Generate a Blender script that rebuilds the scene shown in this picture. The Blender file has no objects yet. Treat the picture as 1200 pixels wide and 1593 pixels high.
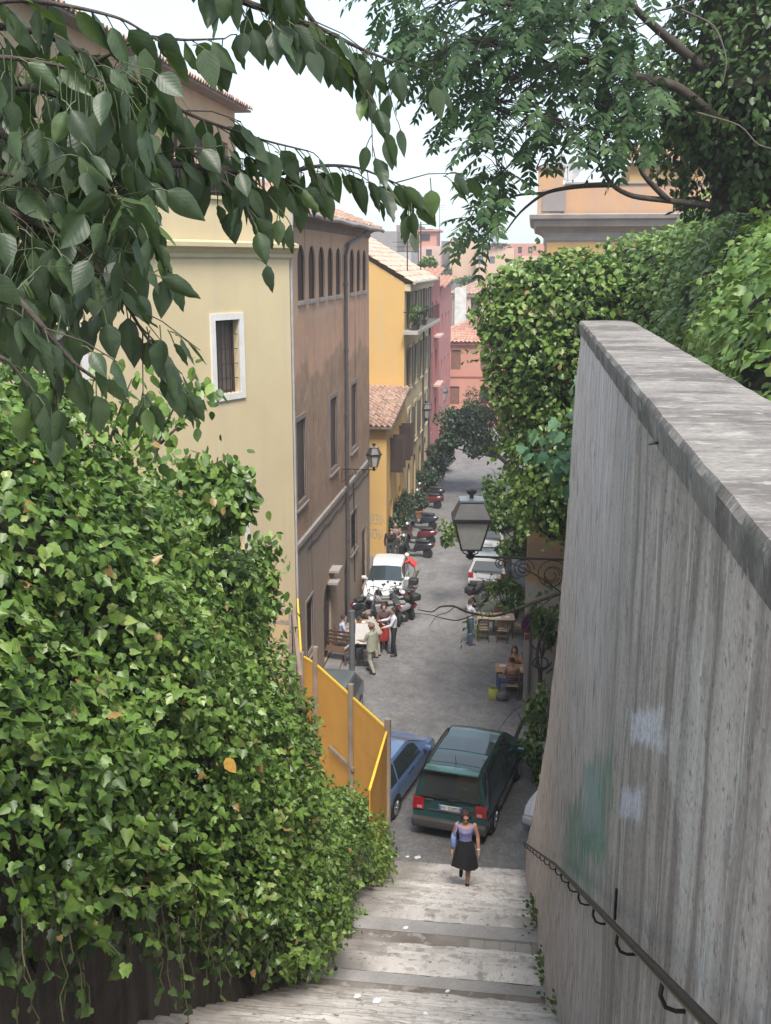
import bpy, bmesh, math, random
import numpy as np
from mathutils import Vector, Matrix, noise as mnoise
from mathutils.geometry import tessellate_polygon

random.seed(11)
rng = np.random.default_rng(11)
SC = bpy.context.scene
COL = SC.collection
PI = math.pi

# ------------------------------------------------------------------ survey: where a sight line meets a wall or the ground
F = 1650.0; CX = 600.0; CY = 796.5; EYE = 13.2
PIT = math.atan(386.5 / F); YAW = math.atan(228 / F * math.cos(PIT))
cp, sp, ct, st = math.cos(PIT), math.sin(PIT), math.cos(YAW), math.sin(YAW)
RT = (ct, st, 0.0); FW = (-st * cp, ct * cp, -sp); UP = (-st * sp, ct * sp, cp)

def ray(px, py):
    a = (px - CX) / F; b = (CY - py) / F
    return tuple(FW[i] + a * RT[i] + b * UP[i] for i in range(3))
def atz(px, py, z=0.0):
    d = ray(px, py); t = (z - EYE) / d[2]; return Vector((d[0] * t, d[1] * t, z))
def aty(px, py, y):
    d = ray(px, py); t = y / d[1]; return Vector((d[0] * t, y, EYE + d[2] * t))
def atx(px, py, x):
    d = ray(px, py); t = x / d[0]; return Vector((x, d[1] * t, EYE + d[2] * t))
def atd(px, py, dist):
    d = ray(px, py); return Vector((d[0] * dist, d[1] * dist, EYE + d[2] * dist))

# ------------------------------------------------------------------ materials
MATS = {}
def nodes_of(name):
    m = bpy.data.materials.new(name); m.use_nodes = True
    nt = m.node_tree; nt.nodes.clear()
    out = nt.nodes.new('ShaderNodeOutputMaterial')
    return m, nt, out
def N(nt, t, **kw):
    n = nt.nodes.new(t)
    for k, v in kw.items():
        if k.startswith('i_'):
            n.inputs[k[2:].replace('_', ' ')].default_value = v
        else:
            setattr(n, k, v)
    return n
def c4(c): return (c[0], c[1], c[2], 1.0)
def ramp(nt, fac, stops, interp='LINEAR'):
    r = nt.nodes.new('ShaderNodeValToRGB'); cr = r.color_ramp; cr.interpolation = interp
    while len(cr.elements) < len(stops): cr.elements.new(0.5)
    for e, (p, c) in zip(cr.elements, stops):
        e.position = p; e.color = c4(c) if not isinstance(c, (int, float)) else (c, c, c, 1)
    nt.links.new(fac, r.inputs['Fac']); return r.outputs['Color']
def mix(nt, fac, a, b, mode='MIX'):
    n = nt.nodes.new('ShaderNodeMix'); n.data_type = 'RGBA'; n.blend_type = mode
    for sock, v in ((n.inputs[0], fac), (n.inputs[6], a), (n.inputs[7], b)):
        if isinstance(v, (int, float)): sock.default_value = v
        elif isinstance(v, tuple): sock.default_value = c4(v)
        else: nt.links.new(v, sock)
    return n.outputs[2]
def math_n(nt, op, a, b=0.0, clamp=False):
    n = nt.nodes.new('ShaderNodeMath'); n.operation = op; n.use_clamp = clamp
    for i, v in enumerate((a, b)):
        if isinstance(v, (int, float)): n.inputs[i].default_value = v
        else: nt.links.new(v, n.inputs[i])
    return n.outputs[0]
def noise_n(nt, vec, scale, detail=5, stretch=(1, 1, 1), rough=0.6, off=(0, 0, 0)):
    mp = N(nt, 'ShaderNodeMapping'); mp.inputs['Scale'].default_value = stretch; mp.inputs['Location'].default_value = off
    nt.links.new(vec, mp.inputs['Vector'])
    n = N(nt, 'ShaderNodeTexNoise'); n.inputs['Scale'].default_value = scale; n.inputs['Detail'].default_value = detail
    n.inputs['Roughness'].default_value = rough
    nt.links.new(mp.outputs[0], n.inputs['Vector']); return n.outputs['Fac']
def bump_n(nt, h, strength, dist=0.02):
    b = N(nt, 'ShaderNodeBump'); b.inputs['Strength'].default_value = strength; b.inputs['Distance'].default_value = dist
    nt.links.new(h, b.inputs['Height']); return b.outputs['Normal']
def principled(nt, out, col, rough=0.8, metallic=0.0, spec=0.5, normal=None, coat=0.0, trans=0.0):
    p = N(nt, 'ShaderNodeBsdfPrincipled')
    if isinstance(col, tuple): p.inputs['Base Color'].default_value = c4(col)
    else: nt.links.new(col, p.inputs['Base Color'])
    if isinstance(rough, (int, float)): p.inputs['Roughness'].default_value = rough
    else: nt.links.new(rough, p.inputs['Roughness'])
    p.inputs['Metallic'].default_value = metallic
    p.inputs['Specular IOR Level'].default_value = spec
    p.inputs['Coat Weight'].default_value = coat
    p.inputs['Transmission Weight'].default_value = trans
    if normal is not None: nt.links.new(normal, p.inputs['Normal'])
    if out is not None: nt.links.new(p.outputs[0], out.inputs['Surface'])
    return p
def objco(nt): return N(nt, 'ShaderNodeTexCoord').outputs['Object']

def M(name, col, rough=0.8, col2=None, scale=2.5, lo=0.38, hi=0.66, streak=None, sscale=(3, 3, 0.15), slo=0.5, shi=0.75,
      bump=0.25, bscale=35, bdist=0.01, metallic=0.0, spec=0.4, coat=0.0, grain=0.18):
    """A weathered surface: two tones in broad patches, stains that run down, fine grain and bump."""
    if name in MATS: return MATS[name]
    m, nt, out = nodes_of(name); co = objco(nt)
    col2 = col2 or tuple(c * 0.78 for c in col)
    f = noise_n(nt, co, scale, 7)
    c = mix(nt, ramp(nt, f, [(lo, 0.0), (hi, 1.0)]), col, col2)
    if streak:
        s = noise_n(nt, co, 1.0, 6, sscale)
        c = mix(nt, ramp(nt, s, [(slo, 0.0), (shi, 1.0)]), c, streak)
    g = noise_n(nt, co, bscale, 4)
    if grain:
        gg = ramp(nt, g, [(0.25, 1.0 - grain), (0.75, 1.0 + 0.0)])
        c = mix(nt, 1.0, c, gg, 'MULTIPLY')
    nrm = bump_n(nt, g, bump, bdist) if bump else None
    principled(nt, out, c, rough, metallic, spec, nrm, coat)
    MATS[name] = m; return m
def flat(name, col, rough=0.5, metallic=0.0, spec=0.5, coat=0.0):
    if name in MATS: return MATS[name]
    m, nt, out = nodes_of(name); co = objco(nt)
    f = noise_n(nt, co, 9.0, 4)
    c = mix(nt, ramp(nt, f, [(0.3, 0.0), (0.7, 1.0)]), col, tuple(x * 0.82 for x in col))
    principled(nt, out, c, rough, metallic, spec, None, coat)
    MATS[name] = m; return m
def glass(name, col=(0.03, 0.035, 0.04), rough=0.08):
    if name in MATS: return MATS[name]
    m, nt, out = nodes_of(name); co = objco(nt)
    f = noise_n(nt, co, 1.3, 2)
    c = mix(nt, f, col, tuple(x * 1.5 for x in col))
    principled(nt, out, c, rough, 0.0, 0.9)
    MATS[name] = m; return m
def leafmat(name, stops, rough=0.42, transl=0.25, tcol=(0.22, 0.36, 0.05), veins=False, spec=0.45):
    if name in MATS: return MATS[name]
    m, nt, out = nodes_of(name)
    at = N(nt, 'ShaderNodeAttribute'); at.attribute_name = 'tint'
    c = ramp(nt, at.outputs['Fac'], stops)
    c = mix(nt, 1.0, c, ramp(nt, noise_n(nt, objco(nt), 38.0, 3), [(0.3, 0.72), (0.7, 1.18)]), 'MULTIPLY')
    nrm = None
    if veins:
        uv = N(nt, 'ShaderNodeTexCoord').outputs['UV']
        sx = N(nt, 'ShaderNodeSeparateXYZ'); nt.links.new(uv, sx.inputs[0])
        ax = math_n(nt, 'ABSOLUTE', math_n(nt, 'SUBTRACT', sx.outputs[0], 0.5))
        ph = math_n(nt, 'MULTIPLY', math_n(nt, 'SUBTRACT', sx.outputs[1], math_n(nt, 'MULTIPLY', ax, 0.75)), 44.0)
        w = math_n(nt, 'SINE', ph)
        side = ramp(nt, w, [(0.80, 0.0), (0.98, 1.0)])
        rib = ramp(nt, ax, [(0.0, 1.0), (0.035, 0.0)])
        v = mix(nt, 1.0, side, rib, 'LIGHTEN')
        c = mix(nt, math_n(nt, 'MULTIPLY', v, 0.16), c, (0.10, 0.15, 0.07))
        nrm = bump_n(nt, math_n(nt, 'MULTIPLY', w, 0.5), 0.10, 0.002)
    p = principled(nt, None, c, rough, 0.0, spec, nrm)
    tr = N(nt, 'ShaderNodeBsdfTranslucent'); 
    tc = mix(nt, 0.55, c, tcol); nt.links.new(tc, tr.inputs['Color'])
    ms = N(nt, 'ShaderNodeMixShader'); ms.inputs[0].default_value = transl
    nt.links.new(p.outputs[0], ms.inputs[1]); nt.links.new(tr.outputs[0], ms.inputs[2])
    nt.links.new(ms.outputs[0], out.inputs['Surface'])
    MATS[name] = m; return m

# ------------------------------------------------------------------ objects
XF = {}
def things_xf(o):
    while o is not None and o.name not in XF: o = o.parent
    return XF[o.name] if o is not None else Matrix.Identity(4)
def tag(o, label=None, cat=None, group=None, kind=None):
    if label: o['label'] = label
    if cat: o['category'] = cat
    if group: o['group'] = group
    if kind: o['kind'] = kind
    return o
def thing(name, label, cat, loc=(0, 0, 0), rz=0.0, group=None):
    o = bpy.data.objects.new(name, None); COL.objects.link(o)
    o.empty_display_size = 0.1
    o.location = loc; o.rotation_euler = (0, 0, rz)
    XF[o.name] = Matrix.Translation(Vector(loc)) @ Matrix.Rotation(rz, 4, 'Z')
    return tag(o, label, cat, group)
def link_mesh(name, me, mat, parent):
    o = bpy.data.objects.new(name, me); COL.objects.link(o)
    for mm in (mat if isinstance(mat, (list, tuple)) else [mat]): me.materials.append(mm)
    if parent is not None: o.parent = parent
    return o
def copy_thing(root, loc, rz, label=None, group=None):
    r = root.copy(); COL.objects.link(r); r.location = loc; r.rotation_euler = (0, 0, rz)
    XF[r.name] = Matrix.Translation(Vector(loc)) @ Matrix.Rotation(rz, 4, 'Z')
    if label: r['label'] = label
    if group: r['group'] = group
    for ch in list(root.children):
        c = ch.copy(); COL.objects.link(c); c.parent = r
        for g in list(ch.children):
            d = g.copy(); COL.objects.link(d); d.parent = c
    return r

class MB:
    """Collects faces and links them as one mesh object. local=True: coordinates are already the thing's own."""
    def __init__(s, local=False): s.v = []; s.f = []; s.mi = []; s.local = local; s.cur = 0
    def add(s, vs, fs):
        n = len(s.v); s.v += [tuple(p) for p in vs]; s.f += [tuple(i + n for i in f) for f in fs]; s.mi += [s.cur] * len(fs); return s
    def poly(s, pts): return s.add(pts, [tuple(range(len(pts)))])
    def box(s, x0, x1, y0, y1, z0, z1):
        return s.add([(x0, y0, z0), (x1, y0, z0), (x1, y1, z0), (x0, y1, z0), (x0, y0, z1), (x1, y0, z1), (x1, y1, z1), (x0, y1, z1)],
                     [(0, 3, 2, 1), (4, 5, 6, 7), (0, 1, 5, 4), (1, 2, 6, 5), (2, 3, 7, 6), (3, 0, 4, 7)])
    def obox(s, c, size, rot=None, chamfer=0.0):
        hx, hy, hz = size[0] / 2, size[1] / 2, size[2] / 2
        R = rot if rot is not None else Matrix.Identity(3)
        c = Vector(c)
        if chamfer:
            k = chamfer; pts = []
            bmx = bmesh.new(); bmesh.ops.create_cube(bmx, size=1.0)
            for v in bmx.verts: v.co = Vector((v.co.x * size[0], v.co.y * size[1], v.co.z * size[2]))
            bmesh.ops.bevel(bmx, geom=bmx.edges[:] , offset=k, segments=2, affect='EDGES', profile=0.5)
            bmx.verts.index_update()
            vs = [c + R @ v.co for v in bmx.verts]; fs = [tuple(v.index for v in f.verts) for f in bmx.faces]
            bmx.free(); return s.add(vs, fs)
        vs = [c + R @ Vector(p) for p in ((-hx, -hy, -hz), (hx, -hy, -hz), (hx, hy, -hz), (-hx, hy, -hz), (-hx, -hy, hz), (hx, -hy, hz), (hx, hy, hz), (-hx, hy, hz))]
        return s.add(vs, [(0, 3, 2, 1), (4, 5, 6, 7), (0, 1, 5, 4), (1, 2, 6, 5), (2, 3, 7, 6), (3, 0, 4, 7)])
    def bar(s, a, b, w, h=None, up=(0, 0, 1)):
        a = Vector(a); b = Vector(b); h = h or w; d = (b - a); L = d.length; d.normalize()
        u = Vector(up)
        if abs(d.dot(u)) > 0.95: u = Vector((1, 0, 0))
        x = d.cross(u).normalized(); z = x.cross(d)
        vs = []
        for p in (a, b):
            for i, j in ((-1, -1), (1, -1), (1, 1), (-1, 1)): vs.append(p + x * (i * w / 2) + z * (j * h / 2))
        return s.add(vs, [(0, 1, 2, 3), (7, 6, 5, 4), (0, 4, 5, 1), (1, 5, 6, 2), (2, 6, 7, 3), (3, 7, 4, 0)])
    def tube(s, pts, rad, n=8, cap=True, flat=None):
        pts = [Vector(p) for p in pts]; k = len(pts)
        if isinstance(rad, (int, float)): rad = [rad] * k
        vs = []; up = None
        for i in range(k):
            d = (pts[min(i + 1, k - 1)] - pts[max(i - 1, 0)])
            d = d.normalized() if d.length > 1e-9 else Vector((0, 0, 1))
            if up is None:
                up = Vector((0, 0, 1)) if abs(d.z) < 0.9 else Vector((0, 1, 0))
            x = d.cross(up)
            if x.length < 1e-4: x = d.cross(Vector((1, 0.3, 0)))
            x.normalize(); y = x.cross(d).normalized(); up = y
            for j in range(n):
                a = 2 * PI * j / n
                fx, fy = (1, 1) if flat is None else flat
                vs.append(pts[i] + x * (math.cos(a) * rad[i] * fx) + y * (math.sin(a) * rad[i] * fy))
        fs = []
        for i in range(k - 1):
            for j in range(n):
                a = i * n + j; b = i * n + (j + 1) % n
                fs.append((a, b, b + n, a + n))
        if cap: fs.append(tuple(range(n - 1, -1, -1))); fs.append(tuple((k - 1) * n + j for j in range(n)))
        return s.add(vs, fs)
    def lathe(s, prof, c=(0, 0, 0), n=16, axis='Z', rot=None, closed=False):
        vs = []; c = Vector(c)
        for r, h in prof:
            for j in range(n):
                a = 2 * PI * j / n
                p = Vector((r * math.cos(a), r * math.sin(a), h))
                if axis == 'X': p = Vector((h, r * math.cos(a), r * math.sin(a)))
                if axis == 'Y': p = Vector((r * math.cos(a), h, r * math.sin(a)))
                if rot is not None: p = rot @ p
                vs.append(c + p)
        fs = []; k = len(prof)
        for i in range(k - 1):
            for j in range(n):
                a = i * n + j; b = i * n + (j + 1) % n
                fs.append((a, b, b + n, a + n))
        if prof[0][0] > 1e-6: fs.append(tuple(range(n - 1, -1, -1)))
        if prof[-1][0] > 1e-6: fs.append(tuple((k - 1) * n + j for j in range(n)))
        return s.add(vs, fs)
    def ell(s, c, r, rot=None, nu=12, nv=8):
        vs = []; fs = []; c = Vector(c)
        for i in range(nv + 1):
            t = PI * i / nv
            for j in range(nu):
                a = 2 * PI * j / nu
                p = Vector((r[0] * math.sin(t) * math.cos(a), r[1] * math.sin(t) * math.sin(a), r[2] * math.cos(t)))
                if rot is not None: p = rot @ p
                vs.append(c + p)
        for i in range(nv):
            for j in range(nu):
                a = i * nu + j; b = i * nu + (j + 1) % nu
                fs.append((a, a + nu, b + nu, b))
        return s.add(vs, fs)
    def grid(s, rows, closed=False):
        n = len(rows[0]); vs = [p for r in rows for p in r]; fs = []
        for i in range(len(rows) - 1):
            for j in range(n if closed else n - 1):
                a = i * n + j; b = i * n + (j + 1) % n
                fs.append((a, b, b + n, a + n))
        return s.add(vs, fs)
    def prism(s, pts, vec):
        n = len(pts); v = Vector(vec)
        vs = [Vector(p) for p in pts] + [Vector(p) + v for p in pts]
        fs = [tuple(range(n - 1, -1, -1)), tuple(range(n, 2 * n))] + [(i, (i + 1) % n, (i + 1) % n + n, i + n) for i in range(n)]
        return s.add(vs, fs)
    def build(s, name, mat, parent=None, smooth=False, sharp=None, label=None):
        inv = None
        if parent is not None and not s.local: inv = things_xf(parent).inverted()
        vs = s.v if inv is None else [tuple(inv @ Vector(p)) for p in s.v]
        me = bpy.data.meshes.new(name); me.from_pydata(vs, [], s.f)
        if isinstance(mat, (list, tuple)): me.polygons.foreach_set('material_index', s.mi)
        me.validate()
        if smooth or sharp:
            me.polygons.foreach_set('use_smooth', [True] * len(me.polygons))
            if sharp: me.set_sharp_from_angle(angle=math.radians(sharp))
        me.update()
        o = link_mesh(name, me, mat, parent)
        if label: o['label'] = label
        return o

def fast_mesh(name, V, polys_idx, poly_len, mat, parent, tint=None, smooth=False, uv=None):
    """V: (n,3) array in world space, polys_idx: flat loop indices, poly_len: loops per polygon."""
    if parent is not None:
        inv = np.array(things_xf(parent).inverted()); V = V @ inv[:3, :3].T + inv[:3, 3]
    me = bpy.data.meshes.new(name)
    me.vertices.add(len(V)); me.vertices.foreach_set('co', np.ascontiguousarray(V, dtype=np.float32).ravel())
    me.loops.add(len(polys_idx)); me.loops.foreach_set('vertex_index', np.ascontiguousarray(polys_idx, dtype=np.int32))
    me.polygons.add(len(poly_len))
    starts = np.concatenate([[0], np.cumsum(poly_len)[:-1]]).astype(np.int32)
    me.polygons.foreach_set('loop_start', starts)
    if smooth: me.polygons.foreach_set('use_smooth', np.ones(len(poly_len), dtype=bool))
    me.update(calc_edges=True); me.validate()
    if tint is not None:
        a = me.attributes.new('tint', 'FLOAT', 'FACE'); a.data.foreach_set('value', np.ascontiguousarray(tint, dtype=np.float32))
    if uv is not None:
        l = me.uv_layers.new(name='UVMap'); l.data.foreach_set('uv', np.ascontiguousarray(uv, dtype=np.float32).ravel())
    return link_mesh(name, me, mat, parent)

def nrmz(a): return a / np.maximum(np.linalg.norm(a, axis=-1, keepdims=True), 1e-9)
# leaf outlines: x across, y from stalk to tip, z along the face; each leaf two halves folded on the midrib
def halves(side, fold=0.10, curl=0.12):
    L = [(0, 0, 0)] + [(-x, y, -fold * x * 2 - curl * y * y) for x, y in side] + [(0, 1, -curl)]
    Rr = [(x, y, -fold * x * 2 - curl * y * y) for x, y in side]
    n = len(side)
    V = np.array(L + Rr); polys = [list(range(0, n + 2)), [0] + [n + 1] + [n + 2 + i for i in range(n - 1, -1, -1)]]
    return V, polys
IVY = halves([(0.30, -0.08), (0.48, 0.14), (0.36, 0.34), (0.42, 0.50), (0.17, 0.72)], 0.16, 0.16)
OVATE = halves([(0.22, 0.12), (0.33, 0.38), (0.25, 0.66), (0.09, 0.88)], 0.16, 0.16)
LANCE = halves([(0.14, 0.25), (0.15, 0.55), (0.06, 0.85)], 0.2, 0.18)
LEAFLET = halves([(0.19, 0.28), (0.14, 0.68)], 0.12, 0.12)
def leaves(name, P, Nn, D, S, tmpl, mat, parent, tint):
    T, polys = tmpl; n = len(P); k = len(T)
    D = nrmz(D); X = nrmz(np.cross(D, Nn)); Z = np.cross(X, D)
    S = S[:, None, None]
    V = P[:, None, :] + S * (T[None, :, 0:1] * X[:, None, :] + T[None, :, 1:2] * D[:, None, :] + T[None, :, 2:3] * Z[:, None, :])
    V = V.reshape(-1, 3)
    li = np.concatenate([np.array(p) for p in polys]); ln = [len(p) for p in polys]
    idx = (np.arange(n)[:, None] * k + li[None, :]).ravel()
    pl = np.tile(ln, n); tn = np.repeat(tint, len(polys))
    return fast_mesh(name, V, idx, pl, mat, parent, tn)

def vnoise(p, s=1.0): return mnoise.noise(Vector(p) * s)
EXPO = 1.55
# ================================================================== the setting
def street_mat():
    m, nt, out = nodes_of('basalt_setts'); co = objco(nt)
    big = noise_n(nt, co, 0.35, 5); mid = noise_n(nt, co, 1.7, 6)
    v = N(nt, 'ShaderNodeTexVoronoi'); v.inputs['Scale'].default_value = 8.0; nt.links.new(co, v.inputs['Vector'])
    st_n = noise_n(nt, co, 0.9, 8, (1, .5, 1), off=(3, 3, 0))
    e = N(nt, 'ShaderNodeTexVoronoi'); e.feature = 'DISTANCE_TO_EDGE'; e.inputs['Scale'].default_value = 8.0; nt.links.new(co, e.inputs['Vector'])
    sx = N(nt, 'ShaderNodeSeparateColor'); nt.links.new(v.outputs['Color'], sx.inputs[0])
    c = mix(nt, ramp(nt, big, [(0.35, 0.0), (0.65, 1.0)]), (0.175, 0.169, 0.167), (0.22, 0.211, 0.205))
    c = mix(nt, ramp(nt, mid, [(0.45, 0.0), (0.75, 1.0)]), c, (0.15, 0.146, 0.145))
    c = mix(nt, 1.0, c, ramp(nt, sx.outputs[0], [(0.0, 0.82), (1.0, 1.08)]), 'MULTIPLY')
    c = mix(nt, ramp(nt, st_n, [(0.55, 0.0), (0.70, 0.55)]), c, (0.105, 0.10, 0.098)); c = mix(nt, ramp(nt, st_n, [(0.28, 0.6), (0.42, 0.0)]), c, (0.30, 0.285, 0.27))
    j = ramp(nt, e.outputs['Distance'], [(0.0, 0.74), (0.10, 1.0)])
    c = mix(nt, 1.0, c, j, 'MULTIPLY')
    principled(nt, out, c, ramp(nt, mid, [(0.3, 0.5), (0.7, 0.75)]), 0, 0.4, bump_n(nt, e.outputs['Distance'], 0.35, 0.02))
    return m
m_street = street_mat()
m_pave = M('worn_paving', (0.22, 0.205, 0.19), 0.85, (0.15, 0.14, 0.135), 1.2, bump=0.3)

# the ground: one sheet to the horizon, with the cleft of the lane where the steps come down
g = MB()
g.poly([(-320, -60, -0.02), (320, -60, -0.02), (320, 380, -0.02), (-320, 380, -0.02)])
tag(g.build('ground', M('far_ground', (0.16, 0.15, 0.13), 0.9)), kind='structure')
g = MB(); ys = [20.6, 24, 28, 32, 36, 40, 44, 48, 52, 56, 60, 66, 72, 80, 88, 110]
rows = [[(-14 + 16 * j / 8, y, 0.0) for j in range(9)] for y in ys]
g.grid(rows)
tag(g.build('street', m_street), kind='structure')
g = MB(); g.grid([[(-6.46, y, 0.004 if False else 0.10), (-5.9 + 0.15 * math.sin(y * .3), y, 0.10)] for y in range(29, 68, 3)])
g.grid([[(-5.9 + 0.15 * math.sin(y * .3), y, 0.10), (-5.9 + 0.15 * math.sin(y * .3), y, 0.0)] for y in range(29, 68, 3)])
tag(g.build('kerb', m_pave), kind='structure')

# ---- the steps
TREADS = []      # (y_near, y_far, z)
y, z = 21.25, 0.0
def flight(n, rise, run):
    global y, z
    for _ in range(n):
        z += rise; TREADS.append((y - run, y, z, 'step')); y -= run
def landing(d):
    global y
    TREADS.append((y - d, y, z, 'landing')); y -= d
flight(5, 0.15, 0.38); flight(15, 0.17, 0.3233); landing(0.83)
flight(5, 0.17, 0.32); landing(0.6); flight(36, 0.20, 0.29)
TOPZ = z
TREADS.append((y - 4, y, z, 'landing'))
def stair_z(yy):
    if yy > 21.25: return 0.0
    for a, b, zz, k in TREADS:
        if a <= yy <= b: return zz
    return TOPZ
def on_stairs(px, py):
    d = ray(px, py); t = 3.0
    while t < 40:
        p = (d[0] * t, d[1] * t, EYE + d[2] * t)
        if p[2] <= stair_z(p[1]): return Vector((p[0], p[1], stair_z(p[1])))
        t += 0.02
def stairs_mat():
    m, nt, out = nodes_of('worn_travertine'); co = objco(nt)
    a = noise_n(nt, co, 1.1, 7); b = noise_n(nt, co, 9.0, 9, (1, .45, 1)); d = noise_n(nt, co, 26, 5)
    c = mix(nt, ramp(nt, a, [(0.35, 0.0), (0.62, 1.0)]), (0.62, 0.58, 0.54), (0.53, 0.495, 0.46))
    c = mix(nt, ramp(nt, b, [(0.54, 0.0), (0.68, 0.7)]), c, (0.30, 0.265, 0.235))
    c = mix(nt, ramp(nt, noise_n(nt, co, 11.0, 8, (1, 1.4, 1), off=(4, 7, 2)), [(0.60, 0.0), (0.68, 0.9)]), c, (0.115, 0.098, 0.086))
    vo = N(nt, 'ShaderNodeTexVoronoi'); vo.inputs['Scale'].default_value = 2.6; nt.links.new(co, vo.inputs['Vector']); sv = N(nt, 'ShaderNodeSeparateColor'); nt.links.new(vo.outputs['Color'], sv.inputs[0])
    c = mix(nt, 1.0, c, ramp(nt, sv.outputs[0], [(0.0, 0.80), (1.0, 1.06)]), 'MULTIPLY')
    c = mix(nt, ramp(nt, noise_n(nt, co, 3.1, 10, off=(9, 5, 1)), [(0.56, 0.0), (0.60, 0.55)]), c, (0.24, 0.21, 0.19))
    sy = N(nt, 'ShaderNodeSeparateXYZ'); nt.links.new(co, sy.inputs[0])
    e = math_n(nt, 'ABSOLUTE', math_n(nt, 'ADD', sy.outputs[0], 0.75))            # the middle is paler than the edges
    e = math_n(nt, 'ADD', e, math_n(nt, 'MULTIPLY', math_n(nt, 'SUBTRACT', a, 0.5), 1.6))
    c = mix(nt, ramp(nt, math_n(nt, 'MULTIPLY', e, 0.5), [(0.40, 0.0), (0.75, 0.75)]), c, (0.17, 0.15, 0.13))
    c = mix(nt, ramp(nt, d, [(0.62, 0.0), (0.72, 0.7)]), c, (0.12, 0.10, 0.09))
    principled(nt, out, c, 0.85, 0, 0.3, bump_n(nt, d, 0.4, 0.01)); return m
m_stair = stairs_mat()
m_slab = M('grey_slab', (0.40, 0.38, 0.365), 0.85, (0.30, 0.28, 0.265), 1.6, grain=.25)
def brick_mat():
    m, nt, out = nodes_of('landing_setts'); co = objco(nt)
    v = N(nt, 'ShaderNodeTexVoronoi'); v.inputs['Scale'].default_value = 7; nt.links.new(co, v.inputs['Vector'])
    f = noise_n(nt, co, 1.4, 6); d = noise_n(nt, co, 5, 6, off=(3, 1, 0))
    c = mix(nt, ramp(nt, f, [(0.4, 0.0), (0.6, 1.0)]), (0.20, 0.168, 0.148), (0.29, 0.255, 0.225))
    c = mix(nt, ramp(nt, d, [(0.56, 0.0), (0.64, 0.8)]), c, (0.42, 0.40, 0.36))
    c = mix(nt, 0.5, c, ramp(nt, v.outputs['Distance'], [(0.0, 1.2), (0.09, 0.7)]), 'MULTIPLY')
    principled(nt, out, c, 0.85, 0, 0.3, bump_n(nt, v.outputs['Distance'], 0.4, 0.02)); return m
m_brick = brick_mat()
def wall_face_x(yy, zz):                                    # the face of the tall grey wall
    return 0.49 - max(0.0, min(yy, 20.9) - 10) * 0.0215
XL = -3.0
st_ = MB(); sl_ = MB(); br_ = MB()
prevz = 0.0
for a, b, zz, kind in TREADS:
    xr = 0.6
    n = 30
    top_far = [(XL + (xr - XL) * i / n, b + 0.02 + 0.03 * vnoise((i * .71, b * 5, 1)), zz - 0.022 + 0.026 * vnoise((i * 0.63, b * 3, 7))) for i in range(n + 1)]
    nose = [(p[0], p[1] - 0.035, zz + 0.009 * vnoise((p[0] * 3, b * 3, 3))) for p in top_far]
    low = [(p[0], p[1] - 0.005, prevz - 0.02) for p in top_far]
    if kind == 'step':
        near = [(p[0], a - 0.01, zz + 0.008 * vnoise((p[0] * 2, a * 3, 3))) for p in top_far]
        st_.grid([low, top_far, nose, near])
    else:
        w = min(0.36, (b - a) * 0.4) if b - a > 0.5 else b - a
        mid = [(p[0], b - w, zz) for p in top_far]
        sl_.grid([low, top_far, nose, mid])
        if b - a > 0.5:
            br_.grid([[(p[0], p[1], zz - 0.004) for p in mid], [(p[0], a - 0.01, zz - 0.004) for p in mid]])
    prevz = zz
stairs = st_.build('stairs', m_stair, None); tag(stairs, kind='structure')
sl_.build('landing_edge', m_slab, stairs); br_.build('landing_paving', m_brick, stairs)
# four paler paving slabs let into the lower landing beside the wall
lz = [t for t in TREADS if t[3] == 'landing'][0]
pp = MB()
for i in range(4):
    x0 = -0.62 + i * 0.23
    pp.box(x0, x0 + 0.215, lz[0] + 0.02, lz[1] - 0.40, lz[2] - 0.05, lz[2] + 0.006)
pp.build('landing_patch', M('pale_slab', (0.36, 0.33, 0.30), 0.85, (0.27, 0.245, 0.225), 2.0), stairs)

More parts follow.
